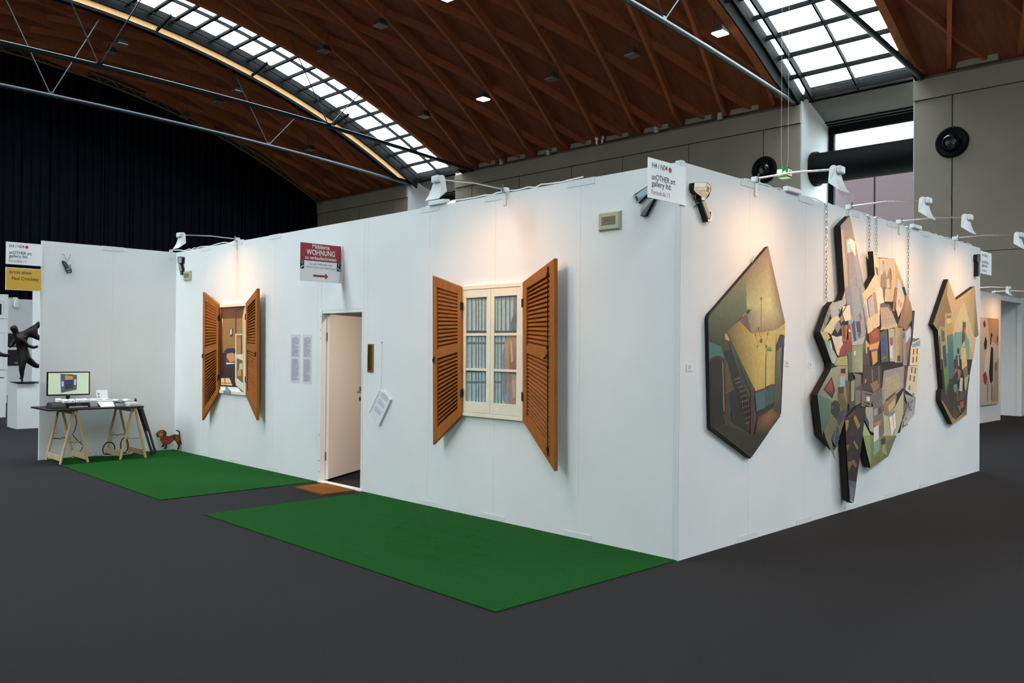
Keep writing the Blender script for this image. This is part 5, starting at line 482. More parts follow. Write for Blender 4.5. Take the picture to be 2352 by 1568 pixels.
for xa, xb in SHELLS[:3]:
    xa = max(xa, XL)
    if xb > 4:
        xb = 3.5
    k0 = int(math.floor((xa - 12 + 10.39) / RSP))
    k1 = int(math.ceil((xb + 12 + 10.39) / RSP))
    for k in range(k0, k1):
        xs = -10.39 + RSP * k                          # foot of the rib on the back wall
        # main family: drifts to +x as it climbs
        ya = YB - max(0, (xa + .12 - xs) / SL1)
        yb = max(YTOP, YB - (xb - .12 - xs) / SL1)
        if ya - yb > 0.8 and ya <= YB:
            rib(xs + SL1 * (YB - ya), ya, xs + SL1 * (YB - yb), yb, .13, .42)
        # crossing family: drifts to -x as it climbs
        xs2 = xs + (SL1 + SL2) * (YB - YN0)
        ya = YB - max(0, (xs2 - (xb - .12)) / SL2)
        yb = max(YTOP, YB - (xs2 - xa - .12) / SL2)
        if ya - yb > 0.8 and ya <= YB:
            rib(xs2 - SL2 * (YB - ya), ya, xs2 - SL2 * (YB - yb), yb, .10, .26, 'cross_rib', M_XRIB)
for sa, sb in STRIPS[:2]:                             # deep beams along the rooflights
    if sa < -20:
        rib(sa - .12, YB, sa - .12, YF, .20, .50, 'edge_beam', M_BEAM)
        rib(sa - .12, YB, sa - .12, YF, .28, .62, 'edge_beam_shoe', M_STEEL, -.50)
    else:
        rib(sa - .22, YB, sa - .22, YF, .30, .62, 'edge_beam', M_RIB)
        rib(sa - .04, YB, sa - .04, YF, .05, .66, 'edge_plate', M_STEEL)
    rib(sb + .14, YB, sb + .14, YF, .24, .62, 'edge_beam', M_RIB)
for k in range(-9, 5):                                # grey rib shoes standing on the wall head
    xs = -10.39 + RSP * k + .75
    if any(a - .6 < xs < b + .6 for a, b in STRIPS) or xs > 0 or xs < XL + 2:
        continue
    zb = 10.2
    prof = [(-.55, 0), (-.5, .18), (-.28, .30), (-.12, .34), (0, .2), (.12, .40), (.3, .52), (.48, .45), (.58, .2), (.6, 0)]
    mb = MB().prism([(xs + a, zb + b) for a, b in prof], lambda u, z, d: Vector((u, YB - .05 + d, z)), 0, .35)
    obj('rib_shoe', mb, M_CONC, ceiling)
hall(ceiling)

# rooflights: curved glazed strips, each pane its own piece
def gz(y, d):
    return vault(y, d)
BAR = 0.86
def rooflight(idx, sa, sb):
    root = struct(thing('window_%d' % idx, None, None))
    ny = int((YB + .2 - YF) / BAR)
    xm = (sa + sb) / 2
    prev = None
    detailed = idx < 3
    for k in range(ny + 1):
        y = YB + .2 - BAR * k
        mb = MB()
        z = gz(y, .12)
        mb.bar((sa, y, z), (sb, y, z), .085, .14)
        mb.bar((sa, y - .12, z - .1), (sb, y - .16, z - .1), .045, .06)
        obj('glazing_bar', mb, M_STEEL, root)
        if k < ny:
            y2 = y - BAR
            for xa, xb in ((sa + .02, xm - .03), (xm + .03, sb - .02)):
                za, zb = gz(y, .2), gz(y2, .2)
                mb = MB().hexa([(xa, y - .03, za), (xb, y - .03, za), (xb, y2 + .03, zb), (xa, y2 + .03, zb)],
                               [(xa, y - .03, za + .012), (xb, y - .03, za + .012), (xb, y2 + .03, zb + .012), (xa, y2 + .03, zb + .012)])
                obj('pane', mb, M_GLASS, root)
    for xx, w, dd in ((sa + .02, .10, -.25), (sb - .02, .10, -.25), (xm, .05, .06), (sa + .42, .07, -.05)):
        n = 30
        mb = MB()
        for i in range(n):
            ya, yb = YF + (YB + .3 - YF) * i / n, YF + (YB + .3 - YF) * (i + 1) / n
            mb.hexa([(xx - w / 2, ya, vault(ya, dd)), (xx + w / 2, ya, vault(ya, dd)), (xx + w / 2, ya, vault(ya, .2)), (xx - w / 2, ya, vault(ya, .2))],
                    [(xx - w / 2, yb, vault(yb, dd)), (xx + w / 2, yb, vault(yb, dd)), (xx + w / 2, yb, vault(yb, .2)), (xx - w / 2, yb, vault(yb, .2))])
        obj('side_rail', mb, M_STEEL, root)
    for y in (17.2, 13.0, 8.8, 4.6):                   # short cross brackets from beam to beam
        mb = MB().bar((sa, y, vault(y, -.45)), (sa + 1.3, y, vault(y, -.2)), .08, .10)
        obj('bracket', mb, M_STEEL, root)
    return hall(root)
for i, (sa, sb) in enumerate(STRIPS):
    rooflight(i + 1, sa, sb)

# back wall: panelled piers, coping, deep openings under the rooflights
wall_back = struct(thing('wall_back', None, None))
PJ = 3.08
segs = [(XL - 1.0, OPEN[0][0]), (OPEN[0][1], OPEN[1][0]), (OPEN[1][1], OPEN[2][0]), (OPEN[2][1], XR)]
joints = [-38.1, -35.0, -31.95, -25.86, -22.72, -19.63, -16.94, -13.84, -10.77, -4.59, -1.5, 1.6, 4.7, 7.8, 18.4, 21.5, 24.6]
for a, b in segs:
    obj('wall_core', MB().box(a, b, YB + .06, YB + .45, 0, 9.5), M_JOINT, wall_back)
    xs = [a] + [j for j in joints if a + .3 < j < b - .3] + [b]
    for x0, x1 in zip(xs, xs[1:]):
        for z0, z1 in ((0.0, 4.6), (4.62, 9.42)):
            obj('concrete_panel', MB().box(x0 + .018, x1 - .018, YB, YB + .1, z0, z1), M_CONC, wall_back)
    mb = MB().prism([(YB - .06, 9.44), (YB + .5, 9.44), (YB + .5, 10.22), (YB + .22, 10.22), (YB - .06, 10.05)], lambda u, z, d: Vector((d, u, z)), a, b)
    obj('coping', mb, M_CONC, wall_back)
for a, b in OPEN:                                      # jambs
    obj('jamb', MB().box(a - .3, a, YB + .46, YB + 2.5, 0, 9.72), M_CONC2, wall_back)
    obj('jamb', MB().box(b, b + .3, YB + .46, YB + 2.5, 0, 9.72), M_CONC2, wall_back)
    obj('jamb_face', MB().box(a - .02, a + .02, YB + .02, YB + .5, 0, 10.2), M_CONC2, wall_back)
    obj('jamb_face', MB().box(b - .02, b + .02, YB + .02, YB + .5, 0, 10.2), M_CONC2, wall_back)
    obj('jamb_cheek', MB().prism([(YB + .3, 9.72), (YB + 2.5, 9.72), (YB + .3, 10.6)], lambda u, z, d: Vector((d, u, z)), a - .25, a - .02), M_CONC2, wall_back)
hall(wall_back)
for i, (a, b) in enumerate(OPEN[:2]):                  # window under the rooflight: sloping soffit, glazing
    w = struct(thing('window_%d' % (4 + i), None, None))
    yo = YB + 2.3
    obj('head_beam', MB().bar((a, YB + .35, 10.52), (b, YB + .35, 10.52), .16, .32), M_STEEL, w)
    obj('soffit', MB().hexa([(a, YB + .4, 10.40), (b, YB + .4, 10.40), (b, yo, 9.72), (a, yo, 9.72)],
                            [(a, YB + .4, 10.50), (b, YB + .4, 10.50), (b, yo, 9.82), (a, yo, 9.82)]), mat('soffit_grey', (92, 92, 88), .8), w)
    for t in (.12, .82, .9):
        yy, zz = YB + .4 + (yo - YB - .4) * t, 10.38 - .68 * t
        obj('soffit_rail', MB().bar((a, yy, zz), (b, yy, zz), .05, .05), M_STEEL, w)
    obj('frame_head', MB().box(a, b, yo - .06, yo + .1, 9.46, 9.76), M_STEEL, w)
    obj('frame_post', MB().box(a + .02, a + .2, yo - .06, yo + .1, 0, 9.5), M_STEEL, w)
    obj('frame_post', MB().box(b - .2, b - .02, yo - .06, yo + .1, 0, 9.5), M_STEEL, w)
    obj('transom', MB().box(a + .2, b - .2, yo - .05, yo + .08, 8.74, 8.86), M_STEEL, w)
    obj('transom', MB().box(a + .2, b - .2, yo - .05, yo + .08, 5.6, 5.72), M_STEEL, w)
    obj('pane', MB().box(a + .2, b - .2, yo, yo + .012, 8.86, 9.46), M_GLASS, w)
    obj('pane', MB().box(a + .2, b - .2, yo, yo + .012, 5.72, 8.74), M_GLASS, w)
    obj('pane', MB().box(a + .2, b - .2, yo, yo + .012, 0.1, 5.6), M_GLASS, w)
    hall(w)
    d = thing('air_duct', ['dark round duct crossing the recess beside the left skylight foot', 'fat black round duct crossing the recess under the bright window'][i], 'duct', ((a + b) / 2, YB + 1.1, 8.0))
    obj('pipe', MB().tube([(a + .12, YB + 1.1, 8.02), (b + .02, YB + 1.1, 8.02)], .54, 32), M_STEEL, d, smooth=True)
    obj('flange', MB().tube([(a, YB + 1.1, 8.02), (a + .14, YB + 1.1, 8.02)], .60, 32), M_STEEL, d, smooth=True)
    hall(d)

# wall opposite and the far right end
wall_front = struct(thing('wall_front', None, None))
xs = [XL - 1.0] + [v for o_ in OPEN for v in o_] + [XR]
for a, b in zip(xs[::2], xs[1::2]):
    obj('concrete_panel', MB().box(a, b, YF - .4, YF, 0, 10.4), M_CONC, wall_front)
for a, b in OPEN:
    obj('lintel', MB().box(a, b, YF - .4, YF, 9.5, 10.4), M_CONC, wall_front)
hall(wall_front)
for i, (a, b) in enumerate(OPEN):  # unseen windows, added to bring daylight onto the booth front
    w = struct(thing('window_%d' % (6 + i), None, None))
    obj('frame_post', MB().box(a, a + .15, YF - .3, YF - .15, 4.6, 9.5), M_STEEL, w)
    obj('frame_post', MB().box(b - .15, b, YF - .3, YF - .15, 4.6, 9.5), M_STEEL, w)
    obj('sill_wall', MB().box(a, b, YF - .4, YF, 0, 4.6), M_CONC, w)
    for z0, z1 in ((4.7, 7.0), (7.1, 9.4)):
        obj('transom', MB().box(a + .15, b - .15, YF - .3, YF - .15, z0 - .1, z0), M_STEEL, w)
        obj('pane', MB().box(a + .15, b - .15, YF - .23, YF - .218, z0, z1), M_GLASS, w)
    hall(w)
mb = MB()
mb.prism([(y, vault(y, .1)) for y in YS] + [(YB + .4, 0), (YF - .4, 0)], lambda u, z, d: Vector((d, u, z)), XR, XR + .3)
struct(hall(obj('wall_right', mb, M_CONC)))

# left end: navy curtain lengths under the arched truss
wall_left = struct(thing('wall_left', None, None))
NB = 30
for i in range(NB):
    y0 = YF + (YB - YF) * i / NB
    y1 = YF + (YB - YF) * (i + 1) / NB
    mb = MB()
    n = 12
    for j in range(n + 1):
        y = y0 + .02 + (y1 - y0 - .04) * j / n
        x = XL - .25 + .055 * math.sin(j * math.pi * 2 * 3 / n + i)
        mb.v += [(x, y, 0.02), (x, y, vault(y) - .45)]
    for j in range(n):
        mb.f.append((2 * j, 2 * j + 2, 2 * j + 3, 2 * j + 1)); mb.mi.append(0)
    o = obj('curtain_length', mb, M_CURT, wall_left, smooth=True)
    sm = o.modifiers.new('solid', 'SOLIDIFY'); sm.thickness = .01
obj('curtain_backing', MB().prism([(y, vault(y, .25)) for y in YS] + [(YB + .4, 0), (YF - .4, 0)], lambda u, z, d: Vector((d, u, z)), XL - 1.2, XL - 1.0), M_CURT, wall_left)
hall(wall_left)
trim = struct(thing('trim_1', None, None))
M_TRUSS = mat('dull_truss', (98, 90, 74), .6)
n = 44
for dz in (-.42, -.12):
    pts = [(XL + .1, YF + (YB - YF) * i / n, vault(YF + (YB - YF) * i / n) + dz) for i in range(n + 1)]
    obj('truss_chord', MB().tube(pts, .045, 6), M_TRUSS, trim)
for i in range(n // 2, n):
    y0, y1 = YF + (YB - YF) * i / n, YF + (YB - YF) * (i + 1) / n
    ym = (y0 + y1) / 2
    mb = MB().tube([(XL + .1, y0, vault(y0) - .42), (XL + .1, ym, vault(ym) - .12), (XL + .1, y1, vault(y1) - .42)], .025, 5)
    obj('truss_lacing', mb, M_TRUSS, trim)
hall(trim)

# steel ties with V struts
def tie(x, label):
    t = thing('roof_tie', label, 'roof tie', (x, YB, 10.1))
    f = lambda y: 10.12 + .78 * (1 - ((y - 4) / 18.07) ** 2)
    pts = [(x, y, f(y)) for y in [YB + .1 - (YB + .1 - YF) * i / 24 for i in range(25)]]
    obj('tie_tube', MB().tube(pts, .085, 12), M_TIE, t, smooth=True)
    for yn in (14.0, 5.0):
        for dy in (-1.9, 1.9):
            mb = MB().tube([(x, yn, f(yn)), (x, yn + dy, vault(yn + dy, -.3))], .022, 6)
            obj('strut', mb, M_TIE, t)
        obj('node_clamp', MB().box(x - .05, x + .05, yn - .09, yn + .09, f(yn) - .02, f(yn) + .14), M_TIE, t, bevel=.01)
    return hall(t)
tie(-30.7, 'lower of the two steel tie tubes left of the far skylight, ends on white pier')
tie(-25.87, 'upper steel tie tube crossing below the far left skylight')
tie(-9.59, 'steel tie tube slanting down to the wall left of the bright right skylight')
tie(-5.47, 'dark steel tie tube crossing the bright right skylight')

# pendant high-bay lamps
M_LENS = mat('lamp_lens_off', (120, 116, 106), .3)
M_LIT = mat('lamp_lens_lit', (240, 255, 240), .3, emit=14)
M_CAGE = mat('lamp_housing', (58, 56, 52), .5)
LAMPS = [(-9.95, 17.64, 11.43, 1, 'lit pendant lamp nearest the right skylight, bright square glass'), (-20.42, 17.54, 11.47, 1, 'lit pendant lamp low in the middle of the timber vault'),
         (-13.2, 17.52, 11.48, 0, 'unlit pendant lamp above the long blue tie, between two lit lamps'), (-16.79, 17.53, 11.47, 0, 'unlit pendant lamp just right of the lit middle lamp'),
         (-20.61, 12.62, 13.03, 0, 'unlit pendant lamp high above the left skylight, top row'), (-24.24, 12.67, 13.01, 0, 'unlit pendant lamp close over the left skylight, below the top row lamp'),
         (-24.06, 17.56, 11.46, 0, 'unlit pendant lamp near the foot of the left skylight'), (-17.16, 12.71, 13.06, 1, 'lit pendant lamp cut off by the top edge of the view'),
         (-31.6, 7.87, 13.80, 0, 'unlit pendant lamp in the dim left bay, highest one near the skylight'), (-33.06, 7.99, 13.83, 0, 'unlit pendant lamp in the dim left bay, leftmost of all'),
         (-31.4, 12.83, 12.98, 0, 'unlit pendant lamp in the dim left bay beside the skylight beam'), (-33.5, 12.96, 12.94, 0, 'unlit pendant lamp in the dim left bay touching the upper tie'),
         (-37.11, 13.06, 12.92, 0, 'unlit pendant lamp deep in the dim left bay near the curtain truss'), (-32.97, 17.6, 11.45, 0, 'unlit pendant lamp low in the dim left bay by the wall')]
for x, y, z, on, lab in LAMPS:
    t = thing('pendant_lamp', lab, 'lamp', (x, y, z), 'high-bay lamps under the vault')
    top = vault(y)
    obj('bracket', MB().tube([(x - .2, y, z + .16), (x - .2, y, z + .86), (x + .2, y, z + .86), (x + .2, y, z + .16)], .014, 5), M_CAGE, t)
    obj('hanger', MB().tube([(x, y, z + .86), (x, y, top)], .012, 5), M_CAGE, t)
    obj('housing', MB().hexa([(x - .21, y - .21, z + .02), (x + .21, y - .21, z + .02), (x + .21, y + .21, z + .02), (x - .21, y + .21, z + .02)],
                             [(x - .14, y - .14, z + .24), (x + .14, y - .14, z + .24), (x + .14, y + .14, z + .24), (x - .14, y + .14, z + .24)]), M_CAGE, t, bevel=.01)
    obj('lens', MB().box(x - .19, x + .19, y - .19, y + .19, z - .025, z + .02), M_LIT if on else M_LENS, t)
    hall(t)

# jet nozzles on the back wall
for x, z, lab in ((-4.59, 7.98, 'black round air nozzle on the grey wall right of the window'), (-10.72, 8.02, 'black round air nozzle on the wall behind the booth corner')):
    t = thing('air_nozzle', lab, 'air nozzle', (x, YB, z), 'air nozzles on the back wall')
    obj('bezel', MB().lathe([(.47, 0), (.47, .05), (.42, .09), (.27, .03), (.27, 0)], (x, YB, z), (0, -1, 0), 32), M_STEEL, t, smooth=True)
    obj('eyeball', MB().lathe([(.25, .0), (.27, .08), (.25, .16), (.2, .22), (.17, .23), (.15, .14), (.0, .12)], (x, YB, z), (-.08, -1, -.12), 28), M_BLACKG, t, smooth=True)
    hall(t)
# small fittings on the wall head
for x, lab in ((-15.24, 'small white box on the wall coping above the corner sign'), (-12.45, 'small white box on the wall coping nearest the right skylight'),
               (-20.89, 'small white box on the wall coping above the big shutters'), (-23.79, 'small white box on the wall coping beside the left skylight')):
    t = thing('junction_box', lab, 'box', (x, YB - .1, 10.2), 'white boxes on the coping')
    obj('case', MB().box(x - .09, x + .09, YB - .14, YB - .04, 10.1, 10.36), M_CONC2, t, bevel=.01)
    obj('cover', MB().box(x - .07, x + .07, YB - .155, YB - .14, 10.13, 10.33), M_CONC2, t)
    hall(t)
for x, lab in ((-18.18, 'left of two tiny round white lights on the coping'), (-17.89, 'right of two tiny round white lights on the coping')):
    t = thing('round_light', lab, 'light', (x, YB - .1, 10.25), 'pair of round lights on the coping')
    obj('globe', MB().lathe([(.03, 0), (.07, .03), (.09, .08), (.07, .14), (.02, .17)], (x, YB - .12, 10.26), (0, 0, 1), 14), M_LAMPW, t, smooth=True)
    obj('foot', MB().box(x - .03, x + .03, YB - .15, YB - .09, 10.12, 10.27), M_LAMPW, t)
    hall(t)
# exit sign on wires
EX = Vector((-6.51, 15.0, 6.19))
t = thing('exit_sign', 'green and cream emergency exit sign box hanging on two wires', 'exit sign', EX)
M_EXG = mat('exit_green', (20, 120, 60), .4, emit=.25)
M_EXC = mat('exit_cream', (236, 240, 200), .4, emit=.5)
e = EX
obj('box', MB().box(e.x - .14, e.x + .14, e.y - .14, e.y + .14, e.z - .12, e.z + .12), M_EXG, t, bevel=.006)
obj('lit_panel', MB().box(e.x - .135, e.x + .0, e.y - .146, e.y - .14, e.z - .085, e.z + .085), M_EXC, t)
obj('lit_panel', MB().box(e.x + .141, e.x + .146, e.y - .11, e.y + .11, e.z - .085, e.z + .085), M_EXC, t)
obj('pictogram', MB().prism([(e.x + .03, e.z - .02), (e.x + .07, e.z - .02), (e.x + .07, e.z - .05), (e.x + .11, e.z), (e.x + .07, e.z + .05), (e.x + .07, e.z + .02), (e.x + .03, e.z + .02)], lambda u, z, d: Vector((u, e.y - d, z)), .14, .146), M_EXC, t)
obj('pictogram', MB().prism([(e.y - .02, e.z - .06), (e.y + .02, e.z - .06), (e.y + .02, e.z + .06), (e.y - .02, e.z + .06)], lambda u, z, d: Vector((e.x + d, u, z)), .146, .150), M_EXG, t)
obj('underside', MB().box(e.x - .12, e.x + .12, e.y - .12, e.y + .12, e.z - .126, e.z - .12), M_EXC, t)
for dx in (-.06, .06):
    obj('wire', MB().tube([(e.x + dx, e.y, e.z + .12), (e.x + dx * 1.6, e.y, e.z + .4), (e.x + dx * 1.6, e.y, vault(e.y))], .004, 5), M_CABLE, t)
hall(t)
# red building outside the window
t = thing('outside_building', 'dull red clad building seen outside through the window under the duct', 'building', (-16, 45, 0))
M_REDB = mat('red_cladding', (38, 24, 27), .8, var=.06, scale=.4)
for k in range(12):
    x0 = -40 + 3.5 * k
    obj('cladding_panel', MB().box(x0 + .06, x0 + 3.44, 44.9, 45.05, 0, 12.4), M_REDB, t)
obj('core', MB().box(-40, 2, 45.05, 50, 0, 12.5), mat('building_core', (26, 18, 20), .8), t)
obj('roof_plant', MB().prism([(-22, 12.5), (-16.6, 12.5), (-16.9, 13.9), (-18.2, 14.4), (-22, 14.4)], lambda u, z, d: Vector((u, 47 + d, z)), 0, 2), mat('roof_plant_grey', (70, 72, 76), .8), t)
hall(t)
obj_ground = struct(obj('ground_outside', MB().box(-70, 40, 25.5, 70, -.3, -.05), M_CONC))

# ================================================================== THE BOOTH
HW = 3.0
def panel_wall(name, spans, fr, th=.05, holes=()):
    root = struct(thing(name, None, None))
    for u0, u1, z0, z1 in spans:
        mb = MB().prism([(u0 + .0012, z0), (u1 - .0012, z0), (u1 - .0012, z1), (u0 + .0012, z1)], fr, -th, 0)
        obj('wall_panel', mb, M_WALL, root)
        obj('joint_strip', MB().prism([(u0 - .015, z0), (u0 + .015, z0), (u0 + .015, z1), (u0 - .015, z1)], fr, -th * .8, -.0022), M_WALL2, root)
    return root
def plates(root, us, fr, lo=True, hi=True, w=.30):
    for i, u in enumerate(us):
        if hi:
            obj('connector_plate', MB().prism([(u - w / 2, HW - .05), (u + w / 2, HW - .05), (u + w / 2, HW + .004), (u - w / 2, HW + .004)], fr, -.05, .004), M_WALL2, root)
        if lo:
            obj('connector_plate', MB().prism([(u - w / 2, 0), (u + w / 2, 0), (u + w / 2, .05), (u - w / 2, .05)], fr, 0, .004), M_WALL2, root)
AS = [-9.085, -8.08, -7.10, -6.085, -5.06]
spans = [(a, b, 0, HW) for a, b in zip(AS, AS[1:])] + [(-5.06, -4.985, 0, HW), (-4.985, -4.12, 2.008, HW), (-4.12, -4.04, 0, HW), (-4.04, -2.98, 0, HW), (-2.98, -2.02, 0, HW), (-2.02, -.99, 0, HW), (-.99, -.05, 0, HW)]
wa = panel_wall('wall_booth_front', spans, FA)
plates(wa, [-8.08, -7.10, -6.085, -2.98, -2.02, -.99], FA)
LB = 7.10
BS = [0.0] + [LB * k / 7 for k in range(1, 8)]
wb = panel_wall('wall_booth_right', [(a, b, 0, HW) for a, b in zip(BS, BS[1:])], FB)
plates(wb, BS[1:-1], FB)
obj('corner_post', MB().box(-.052, -.0005, .0005, .052, 0, HW + .012), M_WALL2, wb)
wc = panel_wall('wall_booth_left', [(-1.838, -.92, 0, HW), (-.92, -.001, 0, HW)], FC)
plates(wc, [-.92], FC, lo=False)
obj('end_cap', MB().box(XC - .052, XC - .0005, -1.846, -1.8395, 0, HW + .004), M_TRIMW, wc)
panel_wall('wall_booth_back', [(-9.085 + 1.01 * k, -9.085 + 1.01 * (k + 1), 0, HW) for k in range(9)], lambda u, z, d: Vector((u, LB - .06 + d, z)))
panel_wall('wall_booth_side', [(.055 + k, 1.055 + k, 0, HW) for k in range(7)], lambda u, z, d: Vector((XC + .05 + d, u, z)))

struct(obj('ceiling_booth', MB().box(-9.0, -.06, .06, LB - .07, 2.955, 2.965), M_WALL))  # unseen cover, added to keep daylight off the door leaf
# door opening: white frame, inward-swung leaf
dr = struct(thing('door_1', None, None))
obj('door_frame', MB().box(-4.998, -4.955, -.012, .10, 0, 2.01), M_TRIMW, dr, bevel=.003)
obj('door_frame', MB().box(-4.145, -4.118, -.004, .10, 0, 2.01), M_TRIMW, dr)
obj('door_head', MB().box(-4.955, -4.145, .002, .10, 1.972, 2.01), M_TRIMW, dr)
obj('threshold', MB().box(-4.985, -4.10, -.03, .06, 0.0, .012), M_TRIMW, dr)
for z in (.25, .55, 1.68, 1.78, 1.94, .12):
    obj('screw', MB().lathe([(.006, 0), (.006, .003)], (-4.975, -.012, z), (0, -1, 0), 8), M_GREY, dr)
ld = Vector((-.49, .872, 0)).normalized()
ln = Vector((ld.y, -ld.x, 0))
hp = Vector((-4.915, .075, 0))
def LF(u, z, d):
    return hp + ld * u + ln * d + Vector((0, 0, z))
obj('door_leaf', MB().prism([(0, .03), (.86, .03), (.86, 1.965), (0, 1.965)], LF, -.04, 0), M_DOOR, dr, bevel=.002)
hd = obj('door_handle', MB().lathe([(.026, 0), (.026, .008), (.012, .01), (.012, .05)], LF(.80, 1.06, 0), ln, 16).tube([LF(.80, 1.06, .045), LF(.70, 1.06, .05)], .010, 10), M_CHROME, dr, smooth=True)
obj('keyhole', MB().lathe([(.026, 0), (.026, .006)], LF(.80, .93, 0), ln, 16), M_CHROME, dr, smooth=True)
for z in (.3, 1.7):
    obj('hinge', MB().tube([(-4.945, .06, z - .05), (-4.945, .06, z + .05)], .009, 8), M_CHROME, dr)

# turf mats and door mat
def ground_mat(name, label, cor, m, h, nu, nv, wave, cat):
    (a, b, c, d) = [Vector((*p, 0)) for p in cor]
    mb = MB()
    for i in range(nu + 1):
        for j in range(nv + 1):
            s, t = i / nu, j / nv
            p = (a * (1 - s) + b * s) * (1 - t) + (d * (1 - s) + c * s) * t
            mb.v.append((p.x, p.y, h + wave(p.x, p.y, s, t)))
    for i in range(nu):
        for j in range(nv):
            q = i * (nv + 1) + j
            mb.f.append((q, q + nv + 1, q + nv + 2, q + 1)); mb.mi.append(0)
    n0 = len(mb.v)
    ring = [i * (nv + 1) for i in range(nu + 1)] + [nu * (nv + 1) + j for j in range(1, nv + 1)] + [i * (nv + 1) + nv for i in range(nu - 1, -1, -1)] + [j for j in range(nv - 1, 0, -1)]
    for q in ring:
        mb.v.append((mb.v[q][0], mb.v[q][1], 0.001))
    k = len(ring)
    for i in range(k):
        j = (i + 1) % k
        mb.f.append((ring[i], ring[j], n0 + j, n0 + i)); mb.mi.append(0)
    o = obj(name, mb, m, smooth=True, loc=(*((a + b + c + d) / 4).xy, 0))
    return tag(o, label, cat)
def ripple(x, y, s, t):
    e = min(s, 1 - s, t, 1 - t) * 8
    e = min(1, max(0, e))
    k = math.exp(-((x + 1.7) / .95) ** 2 - ((y + 1.0) / .6) ** 2)
    f1 = (1 - abs(math.sin(9.5 * (y + .22 * x) + .9 * math.sin(2.1 * x)))) ** 3
    f2 = (1 - abs(math.sin(13 * y - 2.4 * x + 1.1 + .7 * math.sin(3.3 * x)))) ** 4
    return e * (k * (.030 * f1 + .022 * f2) + .0025 + .0015 * math.sin(9 * x + 5 * y))
def flat(x, y, s, t):
    e = min(1, min(s, 1 - s, t, 1 - t) * 8)
    return e * .0018 * (math.sin(7 * x + 3 * y) + math.sin(4 * x - 9 * y))
ground_mat('turf_mat', 'green artificial turf mat with wrinkles under the big shutters, in front of booth corner', [(-4.0, -1.84), (-.04, -1.85), (-.005, -.012), (-3.99, -.03)], M_TURF, .008, 200, 110, ripple, 'turf mat')
ground_mat('turf_mat', 'flat green artificial turf mat under the trestle table and small shutters', [(-9.07, -1.79), (-5.0, -1.845), (-4.99, -.03), (-9.07, -.012)], M_TURF, .008, 80, 40, flat, 'turf mat')
ground_mat('door_mat', 'brown coir door mat lying before the open booth door', [(-4.76, -.445), (-4.15, -.468), (-4.135, -.075), (-4.775, -.048)], M_COIR, .018, 24, 16, lambda x, y, s, t: 0, 'door mat')

# ------------------------------------------------------------------ shutters and window pictures on the front wall
def shutter(parent, ht, hb, ot, ob, nup, nlo, latch):
    ht, hb, ot, ob = [Vector(p) for p in (ht, hb, ot, ob)]
    nrm = (ot - ht).cross(hb - ht).normalized()
    if nrm.y > 0:
        nrm = -nrm
    def P(u, v, d=0.0):                        # u: 0 hinge .. 1 free edge, v: 0 top .. 1 bottom
        a = ht.lerp(hb, v)
        b = ot.lerp(ob, v)
        return a.lerp(b, u) + nrm * d
    def member(name, u0, u1, v0, v1, d0, d1, m=M_SHUT, par=parent, bev=.002):
        mb = MB().hexa([P(u0, v0, d0), P(u1, v0, d0), P(u1, v1, d0), P(u0, v1, d0)], [P(u0, v0, d1), P(u1, v0, d1), P(u1, v1, d1), P(u0, v1, d1)])
        return obj(name, mb, m, par, bevel=bev)
    sh = MB()
    st0, st1 = .13, .15
    root = obj('shutter', MB().hexa([P(1 - st1, 0, -.02), P(1, 0, -.02), P(1, 1, -.02), P(1 - st1, 1, -.02)], [P(1 - st1, 0, .018), P(1, 0, .018), P(1, 1, .018), P(1 - st1, 1, .018)]), M_SHUT, parent, bevel=.003)
    ORIGIN[root.name] = ORIGIN[parent.name]
    member('hinge_stile', 0, st0, 0, 1, -.02, .018, par=root)
    r0, rm0, rm1, r1 = .062, .445, .50, .925
    member('top_rail', st0, 1 - st1, 0, r0, -.02, .017, par=root)
    member('middle_rail', st0, 1 - st1, rm0, rm1, -.02, .017, par=root)
    member('bottom_rail', st0, 1 - st1, r1, 1, -.02, .017, par=root)
    for va, vb, n in ((r0, rm0, nup), (rm1, r1, nlo)):
        member('back_board', st0, 1 - st1, va, vb, -.024, -.0205, M_SHUTD, root, 0)
        dv = (vb - va) / n
        for k in range(n):
            v0 = va + dv * k
            mb = MB().hexa([P(st0, v0 - dv * .12, -.016), P(1 - st1, v0 - dv * .12, -.016), P(1 - st1, v0 + dv * .88, .011), P(st0, v0 + dv * .88, .011)],
                           [P(st0, v0 + dv * .02, -.018), P(1 - st1, v0 + dv * .02, -.018), P(1 - st1, v0 + dv * 1.06, .008), P(st0, v0 + dv * 1.06, .008)])
            obj('slat', mb, M_SHUTD, root)
    for v in (.12, .80):
        obj('hinge', MB().hexa([P(-.03, v, .0), P(.03, v, .0), P(.03, v + .06, .0), P(-.03, v + .06, .0)], [P(-.03, v, .022), P(.03, v, .022), P(.03, v + .06, .022), P(-.03, v + .06, .022)]), M_DARK, root)
    if latch:
        obj('bolt_rod', MB().tube([P(.965 - st1, .02, .024), P(.965 - st1, .97, .024)], .005, 6), M_DARK, root)
        obj('latch', MB().tube([P(.965 - st1, .46, .026), P(.94 - st1, .48, .04), P(.90 - st1, .485, .04)], .009, 6), M_DARK, root)
        for v in (.05, .42, .52, .93):
            obj('bolt_guide', MB().hexa([P(.95 - st1, v, .018), P(.98 - st1, v, .018), P(.98 - st1, v + .015, .018), P(.95 - st1, v + .015, .018)], [P(.95 - st1, v, .034), P(.98 - st1, v, .034), P(.98 - st1, v + .015, .034), P(.95 - st1, v + .015, .034)]), M_DARK, root)
    else:
        obj('latch', MB().tube([P(.93, .485, .02), P(.95, .50, .035), P(.94, .52, .03)], .008, 6), M_DARK, root)
    return root
def rect(fr, u0, u1, z0, z1, d0, d1):
    return MB().prism([(u0, z0), (u1, z0), (u1, z1), (u0, z1)], fr, d0, d1)
